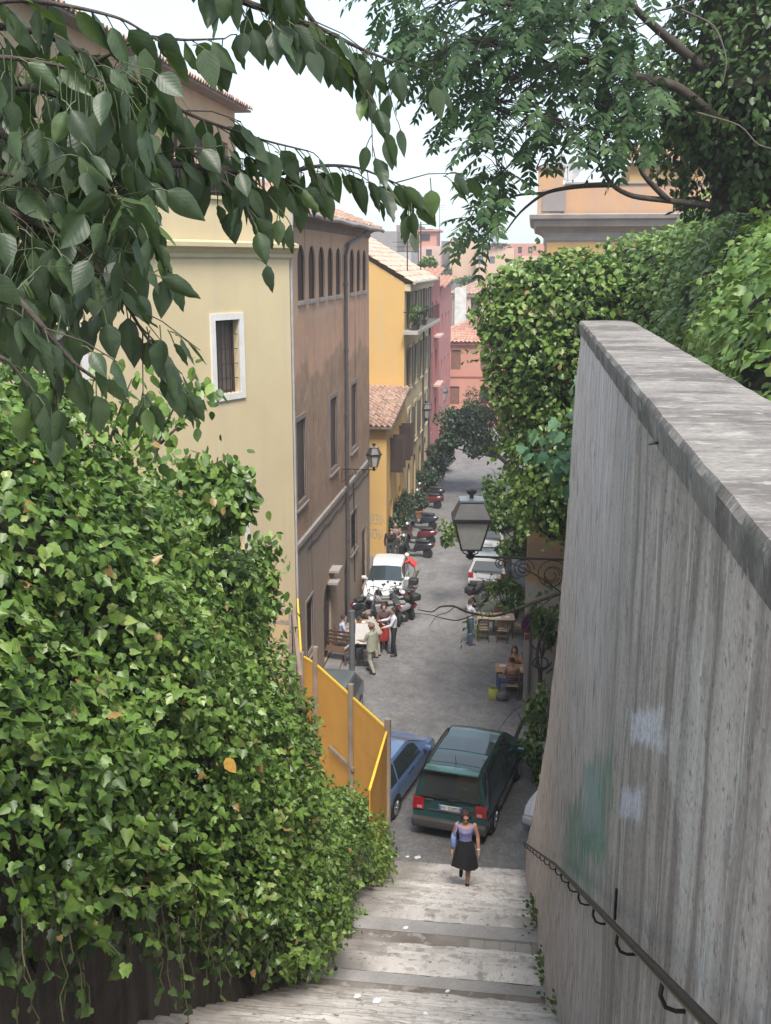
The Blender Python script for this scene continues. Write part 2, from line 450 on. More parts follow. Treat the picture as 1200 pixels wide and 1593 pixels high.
# ---- the tall grey wall along the steps
def greywall_mat():
    m, nt, out = nodes_of('streaked_render'); co = N(nt, 'ShaderNodeNewGeometry').outputs['Position']
    s3 = N(nt, 'ShaderNodeSeparateXYZ'); nt.links.new(co, s3.inputs[0]); Y = s3.outputs[1]; Z = s3.outputs[2]
    big = noise_n(nt, co, 1.1, 5); st1 = noise_n(nt, co, 1.0, 5, (0, 4.2, 0.2)); st2 = noise_n(nt, co, 1.0, 5, (0, 12, 0.55), off=(2, 5, 1))
    st3 = noise_n(nt, co, 1.0, 6, (0, 30, 3.5), off=(1, 2, 3)); gr = noise_n(nt, co, 70, 7, (1, 1, 0.8))
    c = mix(nt, ramp(nt, big, [(0.35, 0.0), (0.65, 1.0)]), (0.46, 0.395, 0.355), (0.55, 0.485, 0.44))
    c = mix(nt, ramp(nt, st1, [(0.47, 0.0), (0.58, 0.85)]), c, (0.225, 0.19, 0.168))
    blot = noise_n(nt, co, 6.5, 9, (1, 1, .7), off=(3, 8, 1))
    c = mix(nt, ramp(nt, blot, [(0.52, 0.0), (0.62, 0.6)]), c, (0.24, 0.21, 0.19))
    c = mix(nt, math_n(nt, 'MULTIPLY', ramp(nt, st2, [(0.55, 0.0), (0.66, 0.8)]), ramp(nt, blot, [(.40, .25), (.56, 1.)])), c, (0.70, 0.67, 0.64))
    rp_ = noise_n(nt, co, 0.9, 10, (1, 1, .6), off=(6, 2, 9)); c = mix(nt, ramp(nt, rp_, [(0.565, 0.0), (0.58, 0.38)]), c, (0.30, 0.26, 0.235)); c = mix(nt, ramp(nt, rp_, [(0.375, 0.35), (0.39, 0.0)]), c, (0.62, 0.58, 0.54))
    c = mix(nt, math_n(nt, 'MULTIPLY', ramp(nt, st3, [(0.54, 0.0), (0.70, 0.32)]), ramp(nt, blot, [(.35, .2), (.6, 1.)])), c, (0.17, 0.155, 0.145))
    c = mix(nt, ramp(nt, noise_n(nt, co, 30.0, 6, off=(1, 1, 5)), [(0.58, 0.0), (0.66, 0.65)]), c, (0.11, 0.10, 0.09))
    # old pinkish limewash still clings to the far end
    yy = math_n(nt, 'ADD', Y, math_n(nt, 'MULTIPLY', math_n(nt, 'SUBTRACT', st1, 0.5), 3.5))
    far = ramp(nt, math_n(nt, 'DIVIDE', math_n(nt, 'SUBTRACT', yy, 4.9), 2.2), [(0.0, 0.0), (1.0, 1.0)])
    flake = ramp(nt, noise_n(nt, co, 4.0, 8, (0, 2.2, 0.5)), [(0.40, 0.0), (0.52, 1.0)])
    pk = mix(nt, ramp(nt, st2, [(0.4, 0.0), (0.6, 1.0)]), (0.62, 0.51, 0.50), (0.76, 0.72, 0.71))
    c = mix(nt, math_n(nt, 'MULTIPLY', far, flake), c, pk)
    c = mix(nt, math_n(nt, 'MULTIPLY', far, 0.45), c, (0.74, 0.64, 0.625))
    bw = math_n(nt, 'MULTIPLY', far, ramp(nt, noise_n(nt, co, 6.0, 8, (0, 2.5, 0.5), off=(7, 3, 2)), [(0.56, 0.0), (0.62, 0.8)]))
    c = mix(nt, bw, c, (0.10, 0.085, 0.08))
    def patch(cy, hy, cz, hz, wob, amt, lo=0.42, hi=0.6):
        a = math_n(nt, 'ABSOLUTE', math_n(nt, 'DIVIDE', math_n(nt, 'SUBTRACT', Y, cy), hy))
        zz = math_n(nt, 'ADD', Z, math_n(nt, 'MULTIPLY', math_n(nt, 'SUBTRACT', Y, cy), (13.2 - cz) / cy))     # the marks follow the pitch of the steps
        b = math_n(nt, 'ABSOLUTE', math_n(nt, 'DIVIDE', math_n(nt, 'SUBTRACT', zz, cz), hz))
        d = math_n(nt, 'MAXIMUM', a, b)
        d = math_n(nt, 'ADD', d, math_n(nt, 'MULTIPLY', math_n(nt, 'SUBTRACT', mix(nt, 0.5, wob, blot), 0.5), 3.4))
        k = ramp(nt, d, [(0.60, 1.0), (1.0, 0.0)])
        k = math_n(nt, 'MULTIPLY', k, ramp(nt, wob, [(0.34, 0.25), (0.56, 1.0)]))
        return math_n(nt, 'MULTIPLY', k, math_n(nt, 'MULTIPLY', ramp(nt, gr, [(0.35, 0.4), (0.55, 1.0)]), amt))
    for cy_, hy, cz_, hz, col, amt in PATCHES:
        c = mix(nt, patch(cy_, hy, cz_, hz, st3, amt), c, col)
    # fine light and dark grain over the whole face
    c = mix(nt, 1.0, c, ramp(nt, gr, [(0.3, 0.72), (0.65, 1.05)]), 'MULTIPLY')
    hh = mix(nt, 0.5, gr, st3)
    principled(nt, out, c, 0.9, 0, 0.25, bump_n(nt, hh, 0.6, 0.008)); return m
def on_wall(px, py):
    d = ray(px, py); t = 3.0
    while t < 40:
        p = (d[0] * t, d[1] * t, EYE + d[2] * t)
        if p[0] >= wall_face_x(p[1], p[2]): return Vector(p)
        t += 0.02
    return None
PATCHES = []
for px0, px1, py0, py1, col, amt in ((908, 948, 1165, 1400, (0.05, 0.26, 0.155), 1.0), (876, 922, 1235, 1480, (0.09, 0.27, 0.19), 0.9),
                                     (905, 928, 1180, 1260, (0.18, 0.36, 0.29), 0.7), (978, 1030, 1108, 1176, (0.74, 0.74, 0.82), 1.0),
                                     (968, 1000, 1222, 1292, (0.70, 0.68, 0.78), 1.0), (905, 935, 1190, 1330, (0.52, 0.55, 0.59), 0.7),
                                     (1115, 1140, 1325, 1345, (0.45, 0.46, 0.46), 0.7)):
    A = on_wall(px0, (py0 + py1) / 2); B = on_wall(px1, (py0 + py1) / 2); C_ = on_wall((px0 + px1) / 2, py0); D_ = on_wall((px0 + px1) / 2, py1)
    PATCHES.append(((A.y + B.y) / 2, abs(A.y - B.y) / 2 * 1.25, (C_.z + D_.z) / 2, abs(C_.z - D_.z) / 2 * 1.15, col, amt))
wt = thing('retaining_wall', 'tall grey streaked wall with flat stone coping, its far end sweeping down beside the steps', 'wall', (0.5, 10, 0))
RAKE = [(0, 12.56), (10.36, 12.56), (10.4, 12.45), (10.96, 11.73), (11.48, 10.3), (12.31, 8.73), (14.06, 6.65), (16.54, 4.42), (19.73, 1.85), (20.85, 1.0)]
def wall_top(yy): return float(np.interp(yy, [q[0] for q in RAKE], [q[1] for q in RAKE]))
TH = 0.46
def wob(yy, zz): return 0.014 * vnoise((0, yy * 1.1, zz * 0.8)) + 0.006 * vnoise((3, yy * 5, zz * 3.2))
ylist = [0.2 + 10.16 * i / 60 for i in range(61)] + [10.4 + 10.45 * i / 60 for i in range(61)]
w = MB(); rows = []; back = []
for yy in ylist:
    zb = stair_z(min(yy, 20.9)) - 0.6; zt = wall_top(yy) + (0.03 * vnoise((yy * 3, 5, 5)) if yy > 10.4 else 0); n = 44
    rows.append([(wall_face_x(yy, 0) + wob(yy, zb + (zt - zb) * j / n), yy, zb + (zt - zb) * j / n) for j in range(n + 1)])
    back.append([(wall_face_x(yy, 0) + TH, yy, zt), (wall_face_x(yy, 0) + TH, yy, zb)])
w.grid(rows); w.grid([[r_[-1], (r_[-1][0] + 0.03, r_[-1][1], r_[-1][2] + 0.02), (b_[0][0] - 0.03, b_[0][1], b_[0][2] + 0.02), b_[0], b_[1]] for r_, b_ in zip(rows, back)])
w.poly(rows[-1] + back[-1])
w.build('face', greywall_mat(), wt, smooth=True, sharp=40)
def coping_mat():
    m, nt, out = nodes_of('lichen_coping'); co = N(nt, 'ShaderNodeNewGeometry').outputs['Position']
    a = noise_n(nt, co, 2.4, 7, (0.6, 1.3, 1)); b = noise_n(nt, co, 1.0, 9, (7, 17, 6)); d = noise_n(nt, co, 48, 6)
    c = mix(nt, ramp(nt, a, [(0.42, 0.0), (0.56, 1.0)]), (0.25, 0.23, 0.21), (0.14, 0.125, 0.115))
    c = mix(nt, ramp(nt, b, [(0.54, 0.0), (0.64, 0.75)]), c, (0.38, 0.36, 0.33))
    c = mix(nt, ramp(nt, noise_n(nt, co, 9.0, 8, off=(4, 4, 4)), [(0.55, 0.0), (0.66, 0.6)]), c, (0.13, 0.115, 0.10))
    c = mix(nt, 1.0, c, ramp(nt, d, [(0.3, 0.7), (0.65, 1.05)]), 'MULTIPLY')
    principled(nt, out, c, 0.9, 0, 0.25, bump_n(nt, d, 0.6, 0.01)); return m
m_cop = coping_mat()
w = MB(); segs = [0.2, 1.55, 3.0, 4.42, 5.9, 7.35, 8.85, 10.42]
for a, b in zip(segs[:-1], segs[1:]):
    n = 70; prof = []
    for i in range(n + 1):
        yy = a + 0.003 + (b - a - 0.006) * i / n; xw = wall_face_x(yy, 0)
        e = 0.006 * vnoise((yy * 2.5, 1, 0)) + 0.003 * vnoise((yy * 7, 2, 0)); e2 = 0.012 * vnoise((yy * 5, 9, 0)); f = 0.002 * vnoise((yy * 3, 3, 7))
        zt = 12.67 + 0.004 * vnoise((yy * 2, 4, 4)) + 0.004 * vnoise((a * 7, 1, 1))
        prof.append([(xw + 0.02, yy, 12.535), (xw - 0.012 + e, yy, 12.545 + f), (xw - 0.022 + e, yy, 12.645 + f), (xw - 0.008 + e + f, yy, zt), (xw + 0.25, yy, zt + 0.006), (xw + TH + e2, yy, zt), (xw + TH + 0.03 + e2, yy, 12.64), (xw + TH + 0.03, yy, 12.52)])
    w.grid(prof)
    w.poly(prof[0]); w.poly(prof[-1][::-1])
w.build('coping', m_cop, wt, smooth=True, sharp=35)
# rusty spike in the wall
w = MB(); a = on_wall(1032, 686); w.tube([(a.x + 0.05, a.y, a.z), (a.x - 0.05, a.y, a.z - 0.01)], 0.006, 6); 
m_iron = M('dark_iron', (0.028, 0.026, 0.026), 0.5, (0.05, 0.04, 0.036), 6, metallic=0.4, bump=0.15, bscale=60)
w.build('spike', m_iron, wt)

# ---- handrail
hr = thing('handrail', 'dark iron handrail on curved brackets along the grey wall', 'handrail', (0.2, 12, 4))
hw = MB(); pts = []
for i in range(60):
    yy = 21.4 - 18.4 * i / 59
    pts.append((0, yy, 0))
RA = Vector((0.26, 20.48, 1.27)); RB = Vector((0.49, 2.05, 11.61))
def rail_pt(yy):
    # straight run at an even height above the pitch of the steps
    t = (20.48 - yy) / (20.48 - RB.y); zz = RA.z + (RB.z - RA.z) * t
    return Vector((wall_face_x(yy, zz) - 0.07, yy, zz))
rp = [rail_pt(20.7 - 20.2 * i / 40) for i in range(41)]
hw.tube(rp, 0.015, 8)
hw.build('rail', m_iron, hr, smooth=True)
for k in range(17):
    yy = 20.2 - k * 1.17
    b = MB(); p = rail_pt(yy)
    wx = wall_face_x(yy, 0) + 0.03
    b.tube([(p.x, yy, p.z - 0.015), (p.x - 0.004, yy, p.z - 0.06), (p.x + 0.012, yy, p.z - 0.095), (p.x + 0.04, yy, p.z - 0.105), (wx, yy, p.z - 0.10)], 0.007, 6)
    b.build('bracket', m_iron, hr, smooth=True)
b = MB(); a = on_wall(964, 1425); b.tube([(a.x - 0.02, a.y, a.z - 0.02), (a.x - 0.02, a.y, a.z + 0.14)], 0.007, 6); b.build('stub', m_iron, hr)

# ---- litter on the steps
m_paper = flat('white_paper', (0.75, 0.75, 0.76), 0.7)
for px, py, s, lab in ((557, 1553, 0.028, 'white scrap of paper on the dark tread near the ivy'), (588, 1561, 0.034, 'curled white scrap of paper on the dark tread, the lower of two'),
                       (663, 1580, 0.018, 'tiny white scrap of paper on the lowest visible tread'), (697, 1545, 0.022, 'white scrap with a dark corner on the middle of the tread'),
                       (632, 1446, 0.032, 'white scrap of paper on the grey landing edge')):
    p = on_stairs(px, py)
    b = MB(); a = random.random() * 3
    for k in range(3):
        c = p + Vector((math.cos(a + k) * s * 0.6, math.sin(a + k) * s * 0.6, 0.012))
        b.add([c + Vector((-s, -s * 0.4, 0)), c + Vector((s, -s * 0.5, 0.004)), c + Vector((s * 0.8, s * 0.5, 0.02)), c + Vector((-s * 0.7, s * 0.6, 0.015))], [(0, 1, 2, 3)])
    o = b.build('paper_scrap', m_paper); tag(o, lab, 'litter', 'paper scraps on the steps')
for px, py, s in ((610, 1334, 0.05), (618, 1333, 0.04), (634, 1334, 0.04), (650, 1335, 0.07)):
    p = atz(px, py, 0.0); b = MB()
    b.obox(p + Vector((0, 0, 0.02)), (s * 2, s * 1.3, 0.025), Matrix.Rotation(random.random(), 3, 'Z'), 0.008)
    o = b.build('paper_scrap', m_paper); tag(o, 'small white scrap in a row on the road behind the van', 'litter', 'white scraps in a row on the road')
# ================================================================== buildings
class Face:
    """A wall face: origin (x,y), direction along the wall, outward normal."""
    def __init__(s, o, u, n): s.o = Vector((o[0], o[1], 0)); s.u = Vector((u[0], u[1], 0)).normalized(); s.n = Vector((n[0], n[1], 0)).normalized()
    def p(s, u, z, d=0.0): return s.o + s.u * u + Vector((0, 0, z)) + s.n * d
    def hit(s, px, py):
        d = Vector(ray(px, py)); e = Vector((0, 0, EYE)); t = (s.o - e).dot(s.n) / d.dot(s.n)
        q = e + d * t; return (q - s.o).dot(s.u), q.z
def opening_outline(op):
    u0, u1, z0, z1 = op[:4]; arch = len(op) > 4 and op[4]
    if not arch: return [(u0, z0), (u1, z0), (u1, z1), (u0, z1)]
    r = (u1 - u0) / 2; c = (u0 + u1) / 2; zs = z1 - r
    return [(u0, z0), (u1, z0)] + [(c + r * math.cos(a), zs + r * math.sin(a)) for a in [PI * i / 10 for i in range(11)]]
def facade(mb, F_, outer, ops, depth=0.22):
    loops = [[Vector((u, z, 0)) for u, z in outer]] + [[Vector((u, z, 0)) for u, z in opening_outline(o)] for o in ops]
    tris = tessellate_polygon(loops)
    flatv = [v for l in loops for v in l]
    vs = [F_.p(v.x, v.y) for v in flatv]
    fs = []
    for t in tris:
        a, b, c = (vs[i] for i in t)
        fs.append(tuple(t) if (b - a).cross(c - a).dot(F_.n) > 0 else tuple(reversed(t)))
    mb.add(vs, fs)
    for l in loops[1:]:
        n = len(l)
        mb.grid([[F_.p(v.x, v.y) for v in l], [F_.p(v.x, v.y, -depth) for v in l]], closed=True)
def window(parent, F_, op, kind, mats, depth=0.2, fw=0.06):
    """window > pane / shutter / grille, set back in its opening."""
    u0, u1, z0, z1 = op[:4]; out = opening_outline(op)
    cu, cz = (u0 + u1) / 2, (z0 + z1) / 2
    inn = [(cu + (u - cu) * (1 - 2 * fw / (u1 - u0)), cz + (zz - cz) * (1 - 2 * fw / (z1 - z0))) for u, zz in out]
    f = MB(); d0 = -depth + 0.05
    f.grid([[F_.p(u, zz, d0 - 0.05) for u, zz in out], [F_.p(u, zz, d0) for u, zz in out], [F_.p(u, zz, d0) for u, zz in inn], [F_.p(u, zz, d0 - 0.04) for u, zz in inn]], closed=True)
    if kind == 'glass':
        f.bar(F_.p(cu, z0 + fw, d0 - 0.02), F_.p(cu, z1 - fw, d0 - 0.02), 0.05, 0.04)
        zt = z0 + (z1 - z0) * 0.62
        f.bar(F_.p(u0 + fw, zt, d0 - 0.02), F_.p(u1 - fw, zt, d0 - 0.02), 0.04, 0.04)
    wo = f.build('window', mats[0], parent)
    g = MB(); g.poly([F_.p(u, zz, d0 - 0.035) for u, zz in inn])
    if kind == 'shutter':
        for s0, s1 in ((u0 + fw, cu - 0.01), (cu + 0.01, u1 - fw)):
            zz = z0 + fw + 0.03
            while zz < z1 - fw - 0.04 and not (len(op) > 4 and op[4]):
                a, b = F_.p(s0, zz, d0 - 0.03), F_.p(s1, zz, d0 - 0.03)
                g.add([a, b, b + F_.n * 0.03 - Vector((0, 0, 0.05)), a + F_.n * 0.03 - Vector((0, 0, 0.05))], [(0, 1, 2, 3)])
                zz += 0.07
        g.build('shutter', mats[1], wo)
    else:
        g.build('pane', mats[1], wo)
    if kind == 'grille':
        b = MB(); n = max(3, int((u1 - u0) / 0.14))
        for i in range(1, n): b.tube([F_.p(u0 + (u1 - u0) * i / n, z0, -0.06), F_.p(u0 + (u1 - u0) * i / n, z1, -0.06)], 0.011, 5, False)
        for k in range(1, 5): b.tube([F_.p(u0, z0 + (z1 - z0) * k / 5, -0.06), F_.p(u1, z0 + (z1 - z0) * k / 5, -0.06)], 0.010, 5, False)
        b.build('grille', m_iron, wo)
    return wo
def surround(parent, F_, op, w, mat, proud=0.04, sill=True):
    u0, u1, z0, z1 = op[:4]; s = MB()
    for a, b, c, d in ((u0 - w, u0, z0 - w, z1 + w), (u1, u1 + w, z0 - w, z1 + w), (u0, u1, z1, z1 + w), (u0, u1, z0 - w, z0)):
        pr = [F_.p(a, c, -0.02), F_.p(b, c, -0.02), F_.p(b, d, -0.02), F_.p(a, d, -0.02)]
        s.prism(pr, F_.n * (proud + 0.02))
    if sill: s.prism([F_.p(u0 - w - 0.06, z0 - w - 0.06, 0), F_.p(u1 + w + 0.06, z0 - w - 0.06, 0), F_.p(u1 + w + 0.06, z0 - w + 0.0, 0), F_.p(u0 - w - 0.06, z0 - w + 0.0, 0)], F_.n * (proud + 0.06))
    return s.build('window_surround', mat, parent)
def tiles(mb, a, b, c, d, pitch=0.26, course=0.42, jit=0.02):
    """Pan-and-cover tiles on the slope a-b (eave) to d-c (ridge)."""
    a, b, c, d = map(Vector, (a, b, c, d)); W = max((b - a).length, (c - d).length); L = ((d - a).length + (c - b).length) / 2
    nu = max(2, int(W / pitch)); nv = max(1, int(L / course)); nrm = (b - a).cross(d - a).normalized()
    if nrm.z < 0: nrm = -nrm
    sub = 6
    for j in range(nv):
        rows = []
        for t, lift in ((j / nv, 0.055), ((j + 1.12) / nv, 0.0)):
            t = min(t, 1.02); r = []
            for i in range(nu * sub + 1):
                s = i / (nu * sub); q = (a.lerp(b, s)).lerp(d.lerp(c, s), t)
                ph = (i % sub) / sub
                h = 0.075 * math.sin(PI * ph / 0.62) if ph < 0.62 else -0.03 * math.sin(PI * (ph - 0.62) / 0.38)
                k = i // sub
                q = q + nrm * (h + lift + jit * vnoise((k * 3.1, j * 2.7, 5))) - (d - a).normalized() * (jit * 2 * vnoise((k * 1.7, j * 5.3, 9)) if lift else 0)
                r.append(q)
            rows.append(r)
        mb.grid(rows)
        mb.grid([rows[0], [p - nrm * 0.05 for p in rows[0]]])
def tile_mat(name, a, b, c):
    if name in MATS: return MATS[name]
    m, nt, out = nodes_of(name); co = objco(nt)
    v = N(nt, 'ShaderNodeTexVoronoi'); v.inputs['Scale'].default_value = 3.2; nt.links.new(co, v.inputs['Vector'])
    sx = N(nt, 'ShaderNodeSeparateColor'); nt.links.new(v.outputs['Color'], sx.inputs[0])
    k = ramp(nt, sx.outputs[0], [(0.0, a), (0.5, b), (1.0, c)])
    f = noise_n(nt, co, 2.2, 7); k = mix(nt, ramp(nt, f, [(0.52, 0.0), (0.72, 0.7)]), k, (0.14, 0.12, 0.10))
    g_ = noise_n(nt, co, 30, 4)
    principled(nt, out, k, 0.9, 0, 0.2, bump_n(nt, g_, 0.3, 0.01)); MATS[name] = m; return m
m_tile = tile_mat('old_roof_tiles', (0.36, 0.23, 0.17), (0.44, 0.31, 0.24), (0.30, 0.18, 0.135))
m_tile_pale = tile_mat('pale_roof_tiles', (0.42, 0.31, 0.24), (0.50, 0.40, 0.32), (0.36, 0.25, 0.19))
m_tile_red = tile_mat('red_roof_tiles', (0.43, 0.22, 0.16), (0.50, 0.30, 0.23), (0.37, 0.19, 0.14))
m_stone = M('grey_stone', (0.40, 0.375, 0.34), 0.85, (0.30, 0.28, 0.26), 2.0)
m_white = M('white_trim', (0.72, 0.70, 0.67), 0.7, (0.62, 0.60, 0.57), 2)
m_cream = M('cream_plaster', (0.60, 0.49, 0.30), 0.85, (0.55, 0.445, 0.27), 0.5, streak=(0.50, 0.42, 0.29), sscale=(1.5, 1.5, 0.12), slo=0.52, shi=0.8, grain=0.08, bump=0.12)
m_cream2 = M('cream_stucco', (0.56, 0.47, 0.29), 0.85, (0.48, 0.40, 0.25), 1.0, grain=0.1)
m_shutter = M('brown_shutter', (0.055, 0.036, 0.030), 0.6, (0.042, 0.03, 0.026), 3, bump=0.1)
m_pane = glass('window_glass'); m_dark = M('dim_interior', (0.035, 0.03, 0.028), 0.9)
m_wood = M('old_wood', (0.16, 0.125, 0.10), 0.75, (0.11, 0.085, 0.07), 2, streak=(0.21, 0.17, 0.14), sscale=(9, 9, 0.8))
m_pipe = M('brown_pipe', (0.10, 0.085, 0.085), 0.5, (0.08, 0.07, 0.07), 3, bump=0.05)

# ---------------------------------------------------------------- cream building at the elbow of the steps
A25 = math.radians(25)
Cn = Vector((-6.44, 28.55, 0)); Bd = Vector((-math.sin(A25), -math.cos(A25), 0)); Nn_ = Vector((math.cos(A25), -math.sin(A25), 0))
FC = Face((Cn.x, Cn.y), (Bd.x, Bd.y), (Nn_.x, Nn_.y))
cb = thing('building', 'cream rendered building with white framed windows behind the ivy and a railed terrace on top', 'building', (-8, 25, 0))
LC = 17.0
u1a, z1a = FC.hit(377, 486); u0a, z0a = FC.hit(326, 492); _, zb_ = FC.hit(379, 619)
wl = u1a + 0.16; wr = u0a - 0.16
opsC = [(wl, wr, zb_ + 0.17, z1a - 0.16), (wl, wr, zb_ - 4.05, z1a - 4.2), (wl + 5.2, wr + 5.2, zb_ + 0.17, z1a - 0.16), (wl + 5.2, wr + 5.2, zb_ - 4.05, z1a - 4.2)]
w = MB(); facade(w, FC, [(0, 0), (LC, 0), (LC, 13.35), (0, 13.35)], opsC, 0.28)
E1 = FC.p(LC, 0); E2 = E1 - Nn_ * 12; E3 = FC.p(0, 0) - Nn_ * 3.0
for a, b in ((E1, E2),):
    w.poly([a, b, b + Vector((0, 0, 13.35)), a + Vector((0, 0, 13.35))])
w.poly([FC.p(0, 0), FC.p(0, 13.35), FC.p(0, 13.35) - Vector((0.5, 0, 0)), FC.p(0, 0) - Vector((0.5, 0, 0))])
w.build('wall', m_cream, cb)
for o in opsC:
    window(cb, FC, o, 'grille', (m_shutter, M('curtained_pane', (0.12, 0.095, 0.085), 0.35, (0.07, 0.055, 0.05), 2.0, streak=(0.22, 0.18, 0.15), sscale=(12, 12, 0.4))), 0.24)
    surround(cb, FC, o, 0.16, m_white, 0.05, False)
c = MB()    # cornice: fillet, cyma, drip
prof = [(0.0, 13.30), (0.05, 13.36), (0.05, 13.44), (0.14, 13.54), (0.24, 13.60), (0.24, 13.70), (0.0, 13.76)]
c.grid([[FC.p(-0.12, zz, d) for d, zz in prof], [FC.p(LC, zz, d) for d, zz in prof]])
c.poly([FC.p(-0.12, zz, d) for d, zz in prof]); c.build('cornice', m_cream2, cb)
c = MB(); c.prism([FC.p(0.25, 13.7, -0.02), FC.p(LC, 13.7, -0.02), FC.p(LC, 14.72, -0.02), FC.p(0.25, 14.72, -0.02)], Nn_ * -0.35)
c.prism([FC.p(0.0, 13.72, 0.06), FC.p(0.7, 13.72, 0.06), FC.p(0.7, 14.95, 0.06), FC.p(0.0, 14.95, 0.06)], Nn_ * -0.6)
c.build('parapet', m_cream, cb)
c = MB(); c.prism([FC.p(0.7, 14.72, 0.05), FC.p(LC, 14.72, 0.05), FC.p(LC, 14.80, 0.05), FC.p(0.7, 14.80, 0.05)], Nn_ * -0.5); c.build('parapet_cap', m_cream2, cb)
c = MB()
for i in range(int((LC - 0.8) / 0.13)):
    u = 0.8 + i * 0.13; c.tube([FC.p(u, 14.8, -0.2), FC.p(u, 15.75, -0.2)], 0.012, 5, False)
for zz in (14.92, 15.76): c.bar(FC.p(0.75, zz, -0.2), FC.p(LC, zz, -0.2), 0.045, 0.03)
for i in range(8): c.bar(FC.p(0.75 + i * 2.2, 14.8, -0.2), FC.p(0.75 + i * 2.2, 15.8, -0.2), 0.05)
c.build('railing', m_iron, cb)
c = MB(); c.prism([FC.p(0, 14.0, -0.3), FC.p(LC, 14.0, -0.3), FC.p(LC, 14.0, -12), FC.p(0, 14.0, -4)], (0, 0, 0.05)); c.build('terrace_deck', m_stone, cb)
# set-back storey with a brown tiled eave
a = atx(250, 95, -10.05); b = atx(392, 166, -10.05); ze = (a.z + b.z) / 2 - 0.1
FS = Face((-10.6, b.y - .3), (0, -1), (1, 0)); LS_ = 24.0
ops2 = [(u, u + 1.1, 14.6, ze - 1.2) for u in (1.0, 3.6, 6.2, 8.8, 11.4, 14., 16.6, 19.2, 21.8)]
c = MB(); facade(c, FS, [(0, 14), (LS_, 14), (LS_, ze), (0, ze)], ops2, 0.2)
c.poly([FS.p(0, 14), FS.p(0, ze), FS.p(0, ze, -9), FS.p(0, 14, -9)]); c.poly([FS.p(LS_, 14), FS.p(LS_, ze), FS.p(LS_, ze, -9), FS.p(LS_, 14, -9)])
c.build('upper_storey', M('tan_plaster', (0.42, 0.30, 0.19), 0.85, (0.36, 0.25, 0.16), 0.9, grain=0.1), cb)
for o in ops2: window(cb, FS, o, 'shutter', (m_shutter, m_shutter), 0.16)
c = MB(); tiles(c, FS.p(LS_ + .4, ze + 0.05, 0.55), FS.p(-0.4, ze + 0.05, 0.55), FS.p(-0.4, ze + 1.9, -4.6), FS.p(LS_ + .4, ze + 1.9, -4.6)); c.build('roof', m_tile, cb)
c = MB(); c.prism([FS.p(-0.4, ze - 0.02, 0.5), FS.p(LS_ + .4, ze - 0.02, 0.5), FS.p(LS_ + .4, ze - 0.02, -0.1), FS.p(-0.4, ze - 0.02, -0.1)], (0, 0, 0.06)); c.build('eave_board', m_wood, cb)

# ---------------------------------------------------------------- brown building with the arched loggia
bx = -6.51
FB = Face((bx, 28.6), (0, 1), (1, 0)); LB = 14.75; TB = 14.45
bb = thing('building', 'brown stained building with a row of arched loggia windows under a tiled roof', 'building', (-8, 36, 0))
arches = []
for a, b in ((464, 475.4), (481, 491.6), (496.4, 506), (510.5, 519), (523, 531), (544.4, 552), (555.2, 561.4), (564.4, 570.2)):
    ua = FB.hit(a, 468 - .16 * (a - 470))[0]; ub = FB.hit(b, 468 - .16 * (b - 470))[0]
    arches.append((ua, ub, 12.16, 13.72, True))
rects = []
for a, b in ((461, 475), (514, 524), (546.5, 555)):
    ua = FB.hit(a, 700)[0]; ub = FB.hit(b, 690)[0]; rects.append((ua, ub, 6.42, 8.80))
low = []
for a, b, t, bo in ((545.5, 555, 803, 842),):
    ua, zt = FB.hit(a, t); ub, zb2 = FB.hit(b, bo); low.append((ua, ub, zb2 - 0.1, zt))
doors = [(4.4, 5.7, 0.12, 2.7, True), (8.4, 9.6, 0.12, 2.6, True), (12.6, 13.8, 0.12, 2.6)]
lowwin = [(1.6, 2.6, 1.4, 3.1)]
